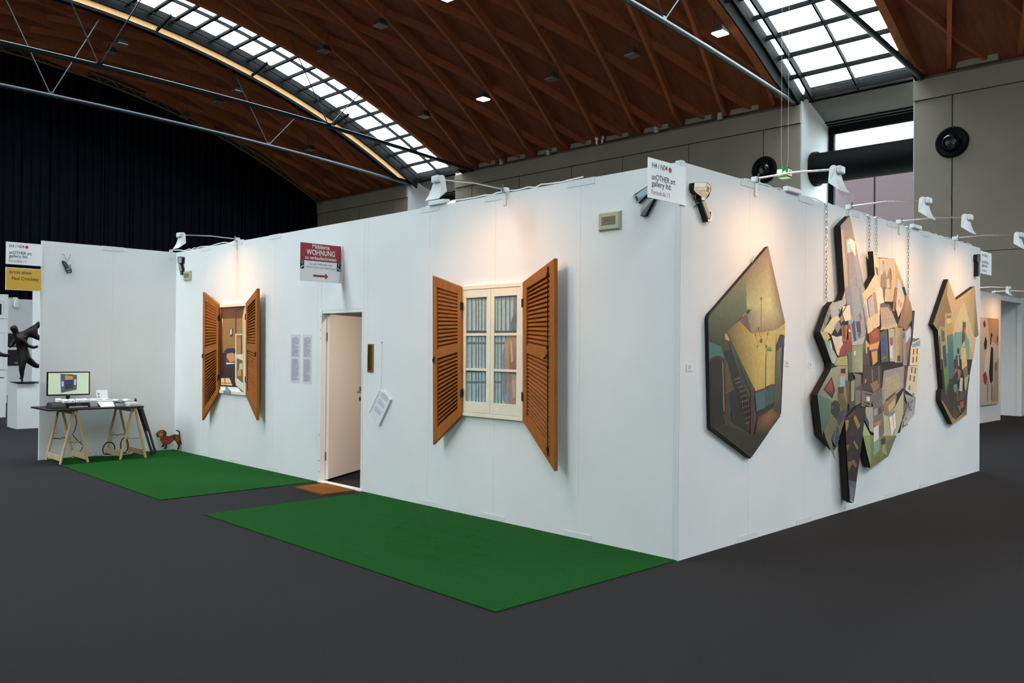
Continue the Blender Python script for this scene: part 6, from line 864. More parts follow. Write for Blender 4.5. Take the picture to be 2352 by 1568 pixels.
w = thing('window_artwork', 'large trompe-l\'oeil window with cream sashes, painted grey curtain and pine shutters', 'artwork', (-2.05, 0, .93))
obj('backboard', rect(FA, -2.46, -1.625, .945, 2.165, 0, .012), M_CREAM, w)
paint_mesh('painted_view', CURTAIN_PAINT, FA, .012, P_A, w)
for u0, u1, z0, z1 in ((-2.468, -2.437, .938, 2.172), (-1.655, -1.615, .938, 2.172), (-2.437, -1.655, 2.135, 2.172), (-2.437, -1.655, .938, .975)):
    obj('casing', rect(FA, u0, u1, z0, z1, 0, .035), M_CREAM, w, bevel=.003)
def sash(u0, u1, l, r):
    z0, z1 = .978, 2.132
    s = obj('sash', rect(FA, u0, l, z0, z1, .012, .030), M_CREAM, w, bevel=.002)
    obj('stile', rect(FA, r, u1, z0, z1, .012, .030), M_CREAM, s, bevel=.002)
    for a, b in ((2.058, z1), (z0, 1.078)):
        obj('rail', rect(FA, l, r, a, b, .012, .030), M_CREAM, s, bevel=.002)
    for a, b in ((1.697, 1.722), (1.369, 1.392)):
        obj('glazing_bar', rect(FA, l, r, a, b, .016, .028), M_CREAM, s, bevel=.002)
    for a, b in ((1.722, 2.058), (1.392, 1.697), (1.078, 1.369)):
        obj('pane', rect(FA, l, r, a, b, .0255, .0265), M_GLASS, s)
sash(-2.435, -2.047, -2.39, -2.10)
sash(-2.043, -1.658, -2.0, -1.705)
shutter(w, (-2.439, -0.035, 2.165), (-2.42, -0.035, 0.943), (-2.793, -0.1, 2.289), (-2.759, -0.1, 0.636), 15, 16, False)
shutter(w, (-1.611, -0.035, 2.169), (-1.595, -0.035, 0.945), (-1.174, -0.1, 2.345), (-1.152, -0.1, 0.554), 15, 17, True)
w = thing('window_artwork', 'smaller trompe-l\'oeil window with painted parlour and red armchair between pine shutters', 'artwork', (-7.2, 0, .93))
obj('backboard', rect(FA, -7.60, -6.80, .94, 2.15, 0, .012), M_CREAM, w)
paint_mesh('painted_view', PARLOUR_PAINT, FA, .012, P_A, w)
for u0, u1, z0, z1 in ((-7.60, -7.545, .93, 2.155), (-6.80, -6.75, .93, 2.155), (-7.545, -6.80, 2.115, 2.155)):
    obj('casing', rect(FA, u0, u1, z0, z1, 0, .034), M_CREAM, w, bevel=.003)
obj('sill', rect(FA, -7.545, -6.80, .928, .972, 0, .030), M_CREAM, w, bevel=.003)
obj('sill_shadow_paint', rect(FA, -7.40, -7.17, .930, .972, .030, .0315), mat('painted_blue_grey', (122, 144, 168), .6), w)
shutter(w, (-7.544, -0.035, 2.152), (-7.523, -0.035, 0.932), (-7.893, -0.1, 2.345), (-7.868, -0.1, 0.532), 15, 16, False)
shutter(w, (-6.747, -0.035, 2.151), (-6.715, -0.035, 0.933), (-6.316, -0.1, 2.323), (-6.285, -0.1, 0.638), 15, 16, False)

# ------------------------------------------------------------------ shaped paintings on the right wall
def painting(name, label, outline, regs, d0, d1, u, z, m=None):
    t = thing(name, label, 'painting', (0, u, z))
    obj('panel', MB().prism(outline, FB, d0, d1), M_EDGE, t)
    paint_mesh('painted_picture', regs, FB, d1, m or P_B, t)
    return t
p1 = painting('shaped_painting', 'pointed dark painting of a stairwell with glowing yellow wall and chandelier', STAIR_OUTLINE, STAIR_PAINT, .006, .036, .93, .69, P_S)
obj('hanging_eye', MB().tube([(.02, 1.03, 2.30), (.02, 1.035, 2.36), (.02, 1.05, 2.38), (.02, 1.06, 2.35)], .004, 6), M_CHROME, p1)
p2 = painting('shaped_painting', 'largest jagged painting of many fractured rooms and a city, hung on chains', CITY_OUTLINE, CITY_PAINT, .03, .085, 3.2, .1, P_K)
p3 = painting('shaped_painting', 'smallest star-like painting of an artist studio with easel and turquoise wall, by far end', STUDIO_OUTLINE, STUDIO_PAINT, .006, .06, 5.9, .70)
for y, z0, z1, lab in ((2.42, 2.03, 3.0, 'leftmost steel chain holding the large jagged painting'), (3.415, 2.60, 3.0, 'second steel chain from left above the large jagged painting'),
                       (3.60, 2.55, 3.0, 'third steel chain from left above the large jagged painting'), (4.49, 2.05, 3.0, 'rightmost steel chain holding the large jagged painting')):
    t = thing('hanging_chain', lab, 'chain', (.012, y, z0), 'chains of the large painting')
    n = int((z1 - z0) / .036)
    proto = []
    for k in range(2):
        pts = []
        for j in range(8):
            an = 2 * math.pi * j / 8
            a, b = .009 * math.cos(an), .022 * math.sin(an)
            pts.append((.016, y + a, z1 - .02 + b) if k == 0 else (.016 + a, y, z1 - .02 + b))
        proto.append(pts)
    first = []
    for q in range(n):
        if q < 2:
            first.append(obj('link', MB().tube(proto[q], .0028, 5, closed=True), M_CHROME, t))
            first[q].location.z = -.036 * q
        else:
            share(first[q % 2], 'link', t, (0, 0, -.036 * q))
    obj('wall_hook', MB().box(-.03, .012, y - .012, y + .012, 2.985, 3.006), M_CHROME, t)
# small caption cards
for y, z, w_, lab in ((.132, 1.448, .088, 'caption card on the wall left of the stairwell painting'), (1.68, 1.474, .074, 'caption card close right of the stairwell painting'),
                      (2.133, 1.456, .088, 'caption card just left of the large jagged painting'), (5.25, 1.43, .074, 'caption card left of the studio painting')):
    t = thing('caption_card', lab, 'card', (0, y, z), 'caption cards on the right wall')
    obj('card', rect(FB, y - w_ / 2, y + w_ / 2, z - .027, z + .027, 0, .005), M_PAPER, t)
    mb = MB()
    for k in range(5):
        mb.prism([(y - .022, z + .016 - .008 * k), (y - .022 + (.02, .035, .03, .038, .012)[k], z + .016 - .008 * k), (y - .022 + (.02, .035, .03, .038, .012)[k], z + .019 - .008 * k), (y - .022, z + .019 - .008 * k)], FB, .005, .0054)
    obj('caption_lines', mb, M_PRINT, t)

# ------------------------------------------------------------------ painted cut-outs
def cutout(name, label, cat, data, fr, back, front, loc):
    t = thing(name, label, cat, loc)
    obj('cut_out_board', MB().prism(data[0], fr, back, front), M_EDGE, t)
    paint_mesh('painted_face', data[1], fr, front, P_C, t)
    return t
cutout('camera_cutout', 'grey tube-shaped security camera cut-out half hidden behind the corner sign', 'camera', TUBE_CAMERA, FA, 0, .03, (-.35, 0, 2.65))
t = cutout('camera_cutout', 'pale box-shaped security camera cut-out with black edge right of booth corner', 'camera', BOX_CAMERA, FB, 0, .045, (0, .3, 2.6))
obj('cable_loop', MB().tube([(.03, .16, 2.80), (.03, .135, 2.74), (.03, .165, 2.70), (.03, .21, 2.72), (.03, .225, 2.76)], .006, 6), M_BLACK, t)
cutout('camera_cutout', 'small dark security camera cut-out with two eye-like slots beside the left vent', 'camera', DARK_CAMERA, FA, 0, .04, (-8.87, 0, 2.65))
cutout('camera_cutout', 'slim dark camera cut-out at the far right end of the booth wall', 'camera', SLIM_CAMERA, FB, 0, .05, (0, 6.9, 2.6))
t = cutout('camera_cutout', 'small slanted grey camera cut-out with two curling wires above the table', 'camera', WIRED_CAMERA, FC, 0, .03, (XC, -1.53, 2.6))
obj('wire', MB().tube([(XC + .02, -1.555, 2.715), (XC + .015, -1.555, 2.79), (XC + .006, -1.575, 2.835), (XC + .002, -1.60, 2.84)], .003, 5), M_GREY, t)
obj('wire', MB().tube([(XC + .02, -1.545, 2.71), (XC + .015, -1.525, 2.76), (XC + .006, -1.50, 2.80), (XC + .002, -1.492, 2.845)], .003, 5), M_GREY, t)
DP, DD, DN = DOG_PLANE
FD = lambda u, z, d: Vector((DP[0] + DD[0] * u + DN[0] * d, DP[1] + DD[1] * u + DN[1] * d, z))
cutout('dachshund_cutout', 'painted brown dachshund cut-out standing low in the wall corner, tail raised', 'dog cut-out', DACHSHUND, FD, .004, .03, (-9.0, -.15, .03))

# ------------------------------------------------------------------ vents
def vent(u0, u1, z0, z1, lab):
    t = thing('wall_vent', lab, 'vent', ((u0 + u1) / 2, 0, z0), 'olive louvre vents on the front wall')
    b = .042
    for (a0, a1, c0, c1), q in (((u0, u1, z1 - b, z1), 't'), ((u0, u1, z0, z0 + b), 'b'), ((u0, u0 + b, z0, z1), 'l'), ((u1 - b, u1, z0, z1), 'r')):
        o_ = .014
        if q == 't': A_, B_ = [(u0, z1), (u1, z1), (u1 - b, z1 - b), (u0 + b, z1 - b)], [(u0 + o_, z1 - o_), (u1 - o_, z1 - o_), (u1 - b, z1 - b), (u0 + b, z1 - b)]
        if q == 'b': A_, B_ = [(u0, z0), (u1, z0), (u1 - b, z0 + b), (u0 + b, z0 + b)], [(u0 + o_, z0 + o_), (u1 - o_, z0 + o_), (u1 - b, z0 + b), (u0 + b, z0 + b)]
        if q == 'l': A_, B_ = [(u0, z0), (u0, z1), (u0 + b, z1 - b), (u0 + b, z0 + b)], [(u0 + o_, z0 + o_), (u0 + o_, z1 - o_), (u0 + b, z1 - b), (u0 + b, z0 + b)]
        if q == 'r': A_, B_ = [(u1, z0), (u1, z1), (u1 - b, z1 - b), (u1 - b, z0 + b)], [(u1 - o_, z0 + o_), (u1 - o_, z1 - o_), (u1 - b, z1 - b), (u1 - b, z0 + b)]
        obj('frame_side', MB().hexa([FA(u, z, 0) for u, z in A_], [FA(u, z, .03) for u, z in B_]), M_VENT, t)
    obj('dark_back', rect(FA, u0 + b, u1 - b, z0 + b, z1 - b, 0, .004), M_DARK, t)
    n = 7
    for k in range(n):
        zz = z0 + b + (z1 - z0 - 2 * b) * (k + .5) / n
        obj('slat', MB().hexa([FA(u0 + b, zz - .0022, .006), FA(u1 - b, zz - .0022, .006), FA(u1 - b, zz, .006), FA(u0 + b, zz, .006)],
                              [FA(u0 + b, zz - .0022, .026), FA(u1 - b, zz - .0022, .026), FA(u1 - b, zz + .0018, .026), FA(u0 + b, zz + .0018, .026)]), M_VENT, t)
vent(-.785, -.557, 2.54, 2.695, 'olive louvre vent near the booth corner right of the big shutters')
vent(-8.765, -8.52, 2.545, 2.695, 'olive louvre vent at far left near the inner wall corner')

# ------------------------------------------------------------------ signs
def fair_sign(label, fr, u0, u1, z0, z1, yel=None):
    right = (fr(1, 0, 0) - fr(0, 0, 0)).normalized()
    t = thing('fair_sign', label, 'sign', tuple(fr((u0 + u1) / 2, z0, 0)), 'stand number signs')
    obj('board', rect(fr, u0, u1, z0, z1, .004, .012), M_SIGN, t)
    H, W_ = z1 - z0, u1 - u0
    up = Vector((0, 0, 1))
    at = lambda a, b: fr(u0 + a * W_, z1 - b * H, .0125)
    text('H4 / N04', .056, at(.085, .235), right, up, M_PRINTD, t, bold=.002, width=.40 * W_)
    text('anOTHER art', .058, at(.085, .53), right, up, M_PRINTD, t, bold=.008, width=.62 * W_)
    text('gallery ltd.', .058, at(.085, .69), right, up, M_PRINTD, t, bold=.008, width=.52 * W_)
    text('Farindola / I', .050, at(.075, .90), right, up, M_PRINT, t, width=.47 * W_)
    c = at(.565, .185)
    mb = MB()
    nn = right.cross(up)
    pts = [(c + right * .020 * math.cos(k * math.pi / 9) + up * .020 * math.sin(k * math.pi / 9)) for k in range(18)]
    mb.add([p for p in pts] + [p + nn * .0005 for p in pts], [tuple(range(18)), tuple(range(18, 36))])
    obj('red_dot', mb, M_REDDOT, t)
    return t
fair_sign('white stand sign jutting from the front booth corner', FB, -.428, .045, 2.672, 2.96)
fair_sign('white stand sign jutting past the far left wall end above amber sign', FC, -2.287, -1.85, 2.648, 2.945)
fair_sign('white stand sign at the far right end of the booth wall', FB, 7.085, 7.55, 2.66, 2.963)
t = thing('show_sign', 'amber sign with show title below the white sign at far left', 'sign', (XC, -2.07, 2.3))
obj('board', rect(FC, -2.287, -1.85, 2.305, 2.605, .004, .011), M_SIGN, t)
obj('amber_face', rect(FC, -2.280, -1.857, 2.312, 2.598, .011, .012), M_YEL, t)
R_, U_ = Vector((0, 1, 0)), Vector((0, 0, 1))
text('ärt', .062, FC(-2.245, 2.525, .0125), R_, U_, M_RED, t, bold=.012, width=.075)
text('ist show', .062, FC(-2.168, 2.525, .0125), R_, U_, M_PRINTD, t, bold=.010, width=.19)
text('Paul Critchley', .058, FC(-2.215, 2.443, .0125), R_, U_, M_PRINTD, t, bold=.014, width=.325)
# flat-to-let sign standing out from the wall over the door
SX = -4.563
FS = lambda u, z, d: Vector((SX + d, u, z))
t = thing('letting_sign', 'red and white letting sign with arrow jutting out above the door', 'sign', (SX, -.27, 2.3))
obj('board', rect(FS, -.538, -.018, 2.305, 2.728, -.004, .004), M_SIGN, t, bevel=.002)
obj('wall_angle', MB().box(SX - .002, SX + .03, -.02, -.001, 2.31, 2.73), M_TRIMW, t)
obj('red_field', rect(FS, -.536, -.020, 2.537, 2.726, .004, .0046), M_RED, t)
obj('dark_line', rect(FS, -.536, -.020, 2.532, 2.537, .004, .0047), M_PRINTD, t)
text('Möblierte', .066, FS(-.277, 2.672, .005), R_, U_, M_SIGN, t, align='CENTER', bold=.012, width=.22)
text('WOHNUNG', .084, FS(-.275, 2.600, .005), R_, U_, M_SIGN, t, align='CENTER', bold=.016, width=.365)
text('zu verkaufen/mieten', .054, FS(-.275, 2.549, .005), R_, U_, M_SIGN, t, align='CENTER', bold=.012, width=.40)
text('www.anOTHERartgallery.com', .028, FS(-.275, 2.490, .005), R_, U_, M_PRINT, t, align='CENTER', width=.29)
text('+39 334 732 6914 oder einfach klingeln!', .028, FS(-.275, 2.452, .005), R_, U_, M_PRINT, t, align='CENTER', width=.39)
for u in (-.536, -.068):
    obj('icon_field', rect(FS, u, u + .048, 2.438, 2.531, .004, .0046), mat('icon_black', (30, 40, 44), .6), t)
    text('i', .050, FS(u + .024, 2.494, .005), R_, U_, M_SIGN, t, align='CENTER', bold=.02)
    flip = u > -.3
    f = (lambda q: u + .048 - q) if flip else (lambda q: u + q)
    arc = [(.006, .008), (.012, .022), (.024, .032), (.042, .036), (.042, .028), (.028, .024), (.019, .016), (.015, .006)]
    obj('receiver_icon', MB().prism([(f(a), 2.440 + b) for a, b in arc], FS, .0046, .0052), M_SIGN, t)
obj('arrow', MB().prism([(-.370, 2.358), (-.216, 2.358), (-.216, 2.332), (-.180, 2.370), (-.216, 2.408), (-.216, 2.382), (-.370, 2.382)], FS, .004, .0048), M_RED, t)

# text sheets
random.seed(7)
for u0, u1, lab in ((-5.665, -5.445, 'tall printed text sheet on the wall, left one of the pair'), (-5.385, -5.175, 'tall printed text sheet on the wall, right one nearer the door')):
    t = thing('text_sheet', lab, 'text sheet', ((u0 + u1) / 2, 0, 1.13), 'text sheets left of the door')
    obj('sheet', rect(FA, u0, u1, 1.135, 1.73, 0, .0016), mat('lilac_paper', (214, 213, 222), .6), t)
    mb = MB()
    z = 1.69
    mb.prism([(u0 + .08, z), (u1 - .08, z), (u1 - .08, z + .006), (u0 + .08, z + .006)], FA, .0016, .002)
    while z > 1.17:
        z -= .0078
        if 1.425 < z < 1.462:
            continue
        L_ = u1 - u0 - .05 - random.random() * .03 - (.08 if random.random() < .12 else 0)
        mb.prism([(u0 + .025, z), (u0 + .025 + L_, z), (u0 + .025 + L_, z + .0036), (u0 + .025, z + .0036)], FA, .0016, .002)
    obj('printed_text', mb, M_PRINT, t)

# brass slot beside the door
t = thing('brass_slot', 'narrow upright brass-framed slot beside the door', 'letter slot', (-3.97, 0, 1.31))
for a in ((-4.022, -4.006, 1.312, 1.617), (-3.938, -3.922, 1.312, 1.617), (-4.006, -3.938, 1.600, 1.617), (-4.006, -3.938, 1.312, 1.329)):
    obj('frame_side', rect(FA, *a, 0, .014), M_BRASS, t, bevel=.002)
obj('dark_plate', rect(FA, -4.006, -3.938, 1.329, 1.600, 0, .004), mat('slot_brown', (60, 38, 20), .3), t)
obj('inner_plate', rect(FA, -3.985, -3.94, 1.34, 1.59, .004, .006), mat('slot_bronze', (120, 84, 40), .3, metal=.7), t)

# guest book on a string
t = thing('guest_book', 'spiral-bound guest notebook hanging tilted on a string right of the door', 'notebook', (-3.78, 0, .74))
ga, gb, gc, gd = Vector((-3.767, 0, 1.127)), Vector((-3.58, 0, 1.034)), Vector((-3.791, 0, .739)), Vector((-3.962, 0, .874))
M_BOOK = mat('book_cover', (206, 210, 226), .6)
for nm, d0, d1, m_, k in (('back_cover', .002, .005, M_BOOK, 1.0), ('pages', .005, .022, M_PAPER, .985), ('front_page', .022, .0235, mat('lilac_page', (230, 230, 240), .6), 1.0)):
    cc = (ga + gb + gc + gd) / 4
    q = [cc + (p - cc) * k for p in (ga, gb, gc, gd)]
    obj(nm, MB().hexa([p + Vector((0, -d0, 0)) for p in q], [p + Vector((0, -d1, 0)) for p in q]), m_, t)
ex = (ga - gd).normalized()
ey = (gb - ga).normalized()
L_ = (ga - gd).length
for k in range(22):
    c = gd + ex * (L_ * (k + .7) / 23) + ey * .008
    pts = [(c + ey * .011 * math.cos(a * math.pi / 4) + Vector((0, -.013 + .015 * math.sin(a * math.pi / 4), 0))) for a in range(8)]
    if k == 0:
        first = obj('spiral_ring', MB().tube(pts, .0018, 4, closed=True), M_BLACK, t)
        c0 = c
    else:
        share(first, 'spiral_ring', t, c - c0)
mb = MB()
for k in range(13):
    a = gd + ey * (.05 + .010 * k) * 1.0 + ex * .05
    for (s0, s1) in ((.02, .09), (.12, .19), (.21, .30)):
        p, q = a + ex * s0, a + ex * (s1 - random.random() * .03)
        mb.bar(p + Vector((0, -.0238, 0)), q + Vector((0, -.0238, 0)), .0004, .0026, up=(ey.x, ey.y, ey.z))
obj('handwriting', mb, M_PRINT, t)
obj('string', MB().tube([(-3.769, -.004, 1.634), (-3.767, -.008, 1.38), (-3.768, -.012, 1.127)], .0012, 4), M_PRINT, t)
obj('nail', MB().lathe([(.005, 0), (.005, .012)], (-3.769, 0, 1.634), (0, -1, 0), 8), M_GREY, t)

# ------------------------------------------------------------------ arm lamps
def arm_lamp(label, fr, u, power, color=(1.0, .50, .20), par_top=HW, reach=.68, group='white arm floodlights on the booth', lights=True):
    t = thing('arm_lamp', label, 'lamp', tuple(fr(u, par_top, 0)), group)
    z0 = par_top + .035
    obj('clamp', MB().prism([(u - .02, par_top - .11), (u + .02, par_top - .11), (u + .02, par_top + .04), (u - .02, par_top + .04)], fr, .001, .012), M_LAMPW, t)
    obj('clamp_top', MB().prism([(u - .03, par_top + .005), (u + .03, par_top + .005), (u + .03, par_top + .05), (u - .03, par_top + .05)], fr, -.026, .03), M_LAMPW, t, bevel=.006)
    obj('clamp_screw', MB().tube([fr(u, par_top + .01, .03), fr(u, par_top + .075, .03)], .008, 8), M_CHROME, t)
    obj('arm', MB().tube([fr(u, z0, -.01), fr(u, z0 + .005, reach * .5), fr(u, par_top + .012, reach + .01)], .0085, 8), M_CHROME, t, smooth=True)
    k = reach - .68
    prof = [(.655, -.096), (.652, .02), (.662, .036), (.682, .043), (.702, .036), (.710, .018), (.708, -.02), (.716, -.07), (.730, -.12), (.760, -.172)]
    mb = MB()
    n = len(prof)
    rows = []
    for sgn in (-1, 1):
        row = []
        for o_, dz in prof:
            hwid = .045 + max(0, (-.0 - dz)) / .155 * .045
            row.append(len(mb.v))
            mb.v.append(tuple(fr(u + sgn * hwid, par_top + dz, o_ + k)))
        rows.append(row)
    mb.f.append(tuple(rows[0])); mb.mi.append(0)
    mb.f.append(tuple(reversed(rows[1]))); mb.mi.append(0)
    for i in range(n - 1):
        mb.f.append((rows[0][i], rows[1][i], rows[1][i + 1], rows[0][i + 1])); mb.mi.append(0)
    obj('lamp_head', mb, M_LAMPW, t, bevel=.004)
    kb = MB().prism([(u - .04, par_top - .025), (u + .055, par_top - .025), (u + .055, par_top + .035), (u - .04, par_top + .035)], fr, .703 + k, .742 + k)
    obj('ballast_box', kb, M_LAMPW, t, bevel=.012)
    a = [(u - .05, .668, -.056), (u + .05, .668, -.056), (u + .05, .704, -.078), (u - .05, .704, -.078)]
    q = [fr(x, par_top + z, o_ + k) for x, o_, z in a]
    dn = (fr(0, -.6, -.45) - fr(0, 0, 0)).normalized() * .004
    obj('lamp_glass', MB().hexa(q, [p + dn for p in q]), M_HALO, t)
    if lights:
        ld_ = bpy.data.lights.new('flood_beam', 'AREA')
        ld_.shape = 'RECTANGLE'
        ld_.size, ld_.size_y = .14, .05
        ld_.spread = math.radians(168)
        ld_.energy = power
        ld_.color = color
        lo = bpy.data.objects.new('flood_beam', ld_)
        COL.objects.link(lo)
        lo.parent = t
        pos = fr(u, par_top - .142, .700 + k)
        dirv = (fr(0, -3.4, -1.0) - fr(0, 0, 0)).normalized()
        side = (fr(1, 0, 0) - fr(0, 0, 0)).normalized()
        yv = (-dirv).cross(side)
        rot = Matrix(((side.x, yv.x, -dirv.x), (side.y, yv.y, -dirv.y), (side.z, yv.z, -dirv.z))).to_4x4()
        lo.matrix_local = Matrix.Translation(pos - Vector(ORIGIN[t.name])) @ rot
    return t
M_HALO = mat('halogen_glass', (255, 232, 190), .3, emit=9)
PW = 9.0
arm_lamp('white arm floodlight above the small shutters', FA, -7.11, PW, reach=.76)
arm_lamp('white arm floodlight above the big shutters', FA, -1.90, PW, reach=.78)
arm_lamp('white arm floodlight above the stairwell painting', FB, 1.103, PW, reach=.69)
arm_lamp('white arm floodlight above the left part of the jagged painting', FB, 2.955, PW, reach=.71)
arm_lamp('white arm floodlight above the right part of the jagged painting', FB, 4.255, PW, reach=.68)
arm_lamp('white arm floodlight above the studio painting, cut by view edge', FB, 6.083, PW, reach=.70)
FI = lambda u, z, d: Vector((-.05 - d, u, z))
arm_lamp('white arm floodlight inside the booth behind the corner', FI, 3.2, 45, (1.0, .78, .60), par_top=2.86, reach=.7)
FJ = lambda u, z, d: Vector((u, .05 + d, z))
arm_lamp('white arm floodlight inside the booth over the door', FJ, -3.2, 45, (1.0, .78, .60), par_top=2.86, reach=.7)

# cables and transformer boxes lying on the wall heads
def cable(name, label, pts, rad, m, cat='cable', group=None):
    o = obj(name, MB().tube(pts, rad, 6), m, smooth=True, loc=pts[0])
    return tag(o, label, cat, group)
random.seed(3)
def top_run(fr, u0, u1, n):
    return [fr(u0 + (u1 - u0) * i / n, HW + .012 + random.random() * .022, -.046 + random.random() * .008) for i in range(n + 1)]
cable('power_cable', 'white power cable lying along the top of the front booth wall', top_run(FA, -3.1, -1.0, 26), .006, M_CABLE)
cable('power_cable', 'white power cable lying along the top of the right booth wall', top_run(FB, 1.0, 6.9, 60), .006, M_CABLE)
cable('power_cable', 'white power cable lying along wall top above the small shutters', top_run(FA, -9.0, -7.0, 22), .006, M_CABLE)
for u, fr, lab in ((-2.86, FA, 'white transformer box on wall top behind big floodlight'), (4.75, FB, 'white transformer box on top of right wall near far floodlights'), (1.75, FB, 'white cable coil box on top of right wall near the corner')):
    t = thing('transformer_box', lab, 'box', tuple(fr(u, HW, -.025)))
    obj('case', MB().prism([(u - .12, HW + .004), (u + .12, HW + .004), (u + .12, HW + .05), (u - .12, HW + .05)], fr, -.026, .03), M_LAMPW, t, bevel=.008)
    obj('plug', MB().prism([(u + .10, HW + .012), (u + .16, HW + .012), (u + .16, HW + .045), (u + .10, HW + .045)], fr, -.02, .015), M_LAMPW, t, bevel=.006)
t = thing('wall_clip', 'small white clip bracket over the inner wall corner at left', 'clip', (XC + .05, -.06, 2.9))
obj('hook', MB().box(XC, XC + .012, -.11, -.06, 2.9, 3.03), M_LAMPW, t)
obj('strap', MB().tube([(XC + .01, -.085, 3.03), (XC + .25, -.02, 3.015)], .008, 6), M_LAMPW, t)

# ================================================================== TABLE CORNER
TX0, TX1, TY0, TY1, TZ = -9.03, -8.255, -1.975, -.77, .74
t = tag(obj('table_top', MB().box(TX0, TX1, TY0, TY1, TZ - .022, TZ), M_BLACK, loc=((TX0 + TX1) / 2, (TY0 + TY1) / 2, TZ - .022), bevel=.003), 'black tabletop laid over two pine trestles', 'tabletop')
def trestle(yc, label):
    t = thing('trestle', label, 'trestle', (-8.64, yc, 0), 'pine trestles under the black tabletop')
    zt = TZ - .022
    obj('top_bar', MB().box(-8.985, -8.30, yc - .022, yc + .022, zt - .06, zt), M_PINE, t, bevel=.004)
    for x in (-8.94, -8.345):
        for s in (-1, 1):
            obj('leg', MB().tube([(x, yc + s * .17, 0.0145), (x, yc + s * .018, zt - .01)], .017, 10), M_PINE, t, smooth=True)
        obj('hinge', MB().box(x - .02, x + .02, yc - .035, yc + .035, zt - .045, zt - .015), M_CHROME, t)
        z = .30
        w_ = .17 * (1 - z / zt) + .01
        obj('stay', MB().tube([(x, yc - w_, z), (x, yc - .02, z - .004), (x, yc, z - .018), (x, yc + .02, z - .004), (x, yc + w_, z)], .007, 6), M_CHROME, t)
    for s in (-1, 1):
        obj('foot_board', MB().bar((-8.94, yc + s * .152, .085), (-8.345, yc + s * .152, .085), .018, .075), M_PINE, t, bevel=.003)
    return t
trestle(-1.632, 'pine trestle under the monitor end of the black tabletop')
trestle(-.875, 'pine trestle under the book end of the black tabletop')

# monitor
MXc = -8.78
t = thing('monitor', 'black desktop monitor showing a painted window on a pale green screen', 'monitor', (MXc, -1.58, TZ))
mr = Matrix.Rotation(math.radians(-4), 3, 'Z')
def MF(u, z, d):
    return Vector((MXc, -1.58, 0)) + mr @ Vector((d, u, 0)) + Vector((0, 0, z))
obj('casing', MB().prism([(-.266, .888), (.266, .888), (.266, 1.212), (-.266, 1.212)], MF, -.03, 0), M_BLACKG, t, bevel=.005)
scr = obj('screen', MB().prism([(-.250, .906), (.250, .906), (.250, 1.196), (-.250, 1.196)], MF, 0, .0015), mat('screen_pale_green', (198, 214, 188), .3, emit=.42), t)
for nm, poly, c in (('screen_picture', [(-.095, .925), (.10, .965), (.10, 1.165), (-.105, 1.185)], (92, 82, 116)), ('screen_picture', [(-.052, .965), (.055, .985), (.052, 1.175), (-.052, 1.178)], (74, 70, 96)),
                    ('screen_picture', [(-.048, 1.100), (.05, 1.105), (.05, 1.150), (-.048, 1.165)], (190, 138, 76)), ('screen_picture', [(-.046, 1.04), (.048, 1.045), (.05, 1.104), (-.048, 1.10)], (46, 62, 110)),
                    ('screen_picture', [(-.044, .975), (.046, .99), (.048, 1.045), (-.046, 1.04)], (58, 62, 52)), ('screen_picture', [(-.088, 1.01), (-.062, 1.015), (-.062, 1.08), (-.088, 1.085)], (176, 192, 180)),
                    ('screen_picture', [(.066, 1.03), (.088, 1.03), (.09, 1.11), (.068, 1.105)], (190, 204, 190))):
    lay = .002 if c == (92, 82, 116) else (.0024 if c == (74, 70, 96) else .0028)
    obj(nm, MB().prism(poly, MF, .0015, lay), mat('screen_%d_%d_%d' % c, c, .3, emit=.42), t)
obj('maker_plate', MB().prism([(-.022, .893), (.022, .893), (.022, .900), (-.022, .900)], MF, 0, .002), M_CHROME, t)
obj('neck', MB().box(MXc - .055, MXc - .025, -1.60, -1.555, TZ + .012, .93), M_BLACKG, t)
obj('base', MB().lathe([(.12, 0), (.12, .008), (.03, .014)], (MXc - .04, -1.58, TZ), (0, 0, 1), 24), M_BLACKG, t, smooth=True)

# media box and trays
t = thing('media_box', 'low black box with white slot standing under the card holders', 'player', (-8.52, -1.62, TZ))
obj('body', MB().box(-8.60, -8.40, -1.70, -1.43, TZ, TZ + .068), M_BLACK, t, bevel=.004)
obj('white_slot', MB().box(-8.40, -8.396, -1.685, -1.455, TZ + .008, TZ + .02), M_PAPER, t)
obj('slot_label', MB().box(-8.40, -8.397, -1.60, -1.53, TZ + .032, TZ + .040), M_GREY, t)
t = thing('black_case', 'small black zipped case at the left end of the tabletop', 'case', (-8.55, -1.80, TZ))
obj('body', MB().hexa([(-8.66, -1.90, TZ), (-8.40, -1.90, TZ), (-8.40, -1.71, TZ), (-8.66, -1.71, TZ)], [(-8.64, -1.885, TZ + .075), (-8.43, -1.885, TZ + .06), (-8.43, -1.715, TZ + .06), (-8.64, -1.715, TZ + .075)]), M_BLACK, t, bevel=.012)
obj('zip', MB().box(-8.405, -8.398, -1.89, -1.72, TZ + .028, TZ + .032), M_GREY, t)
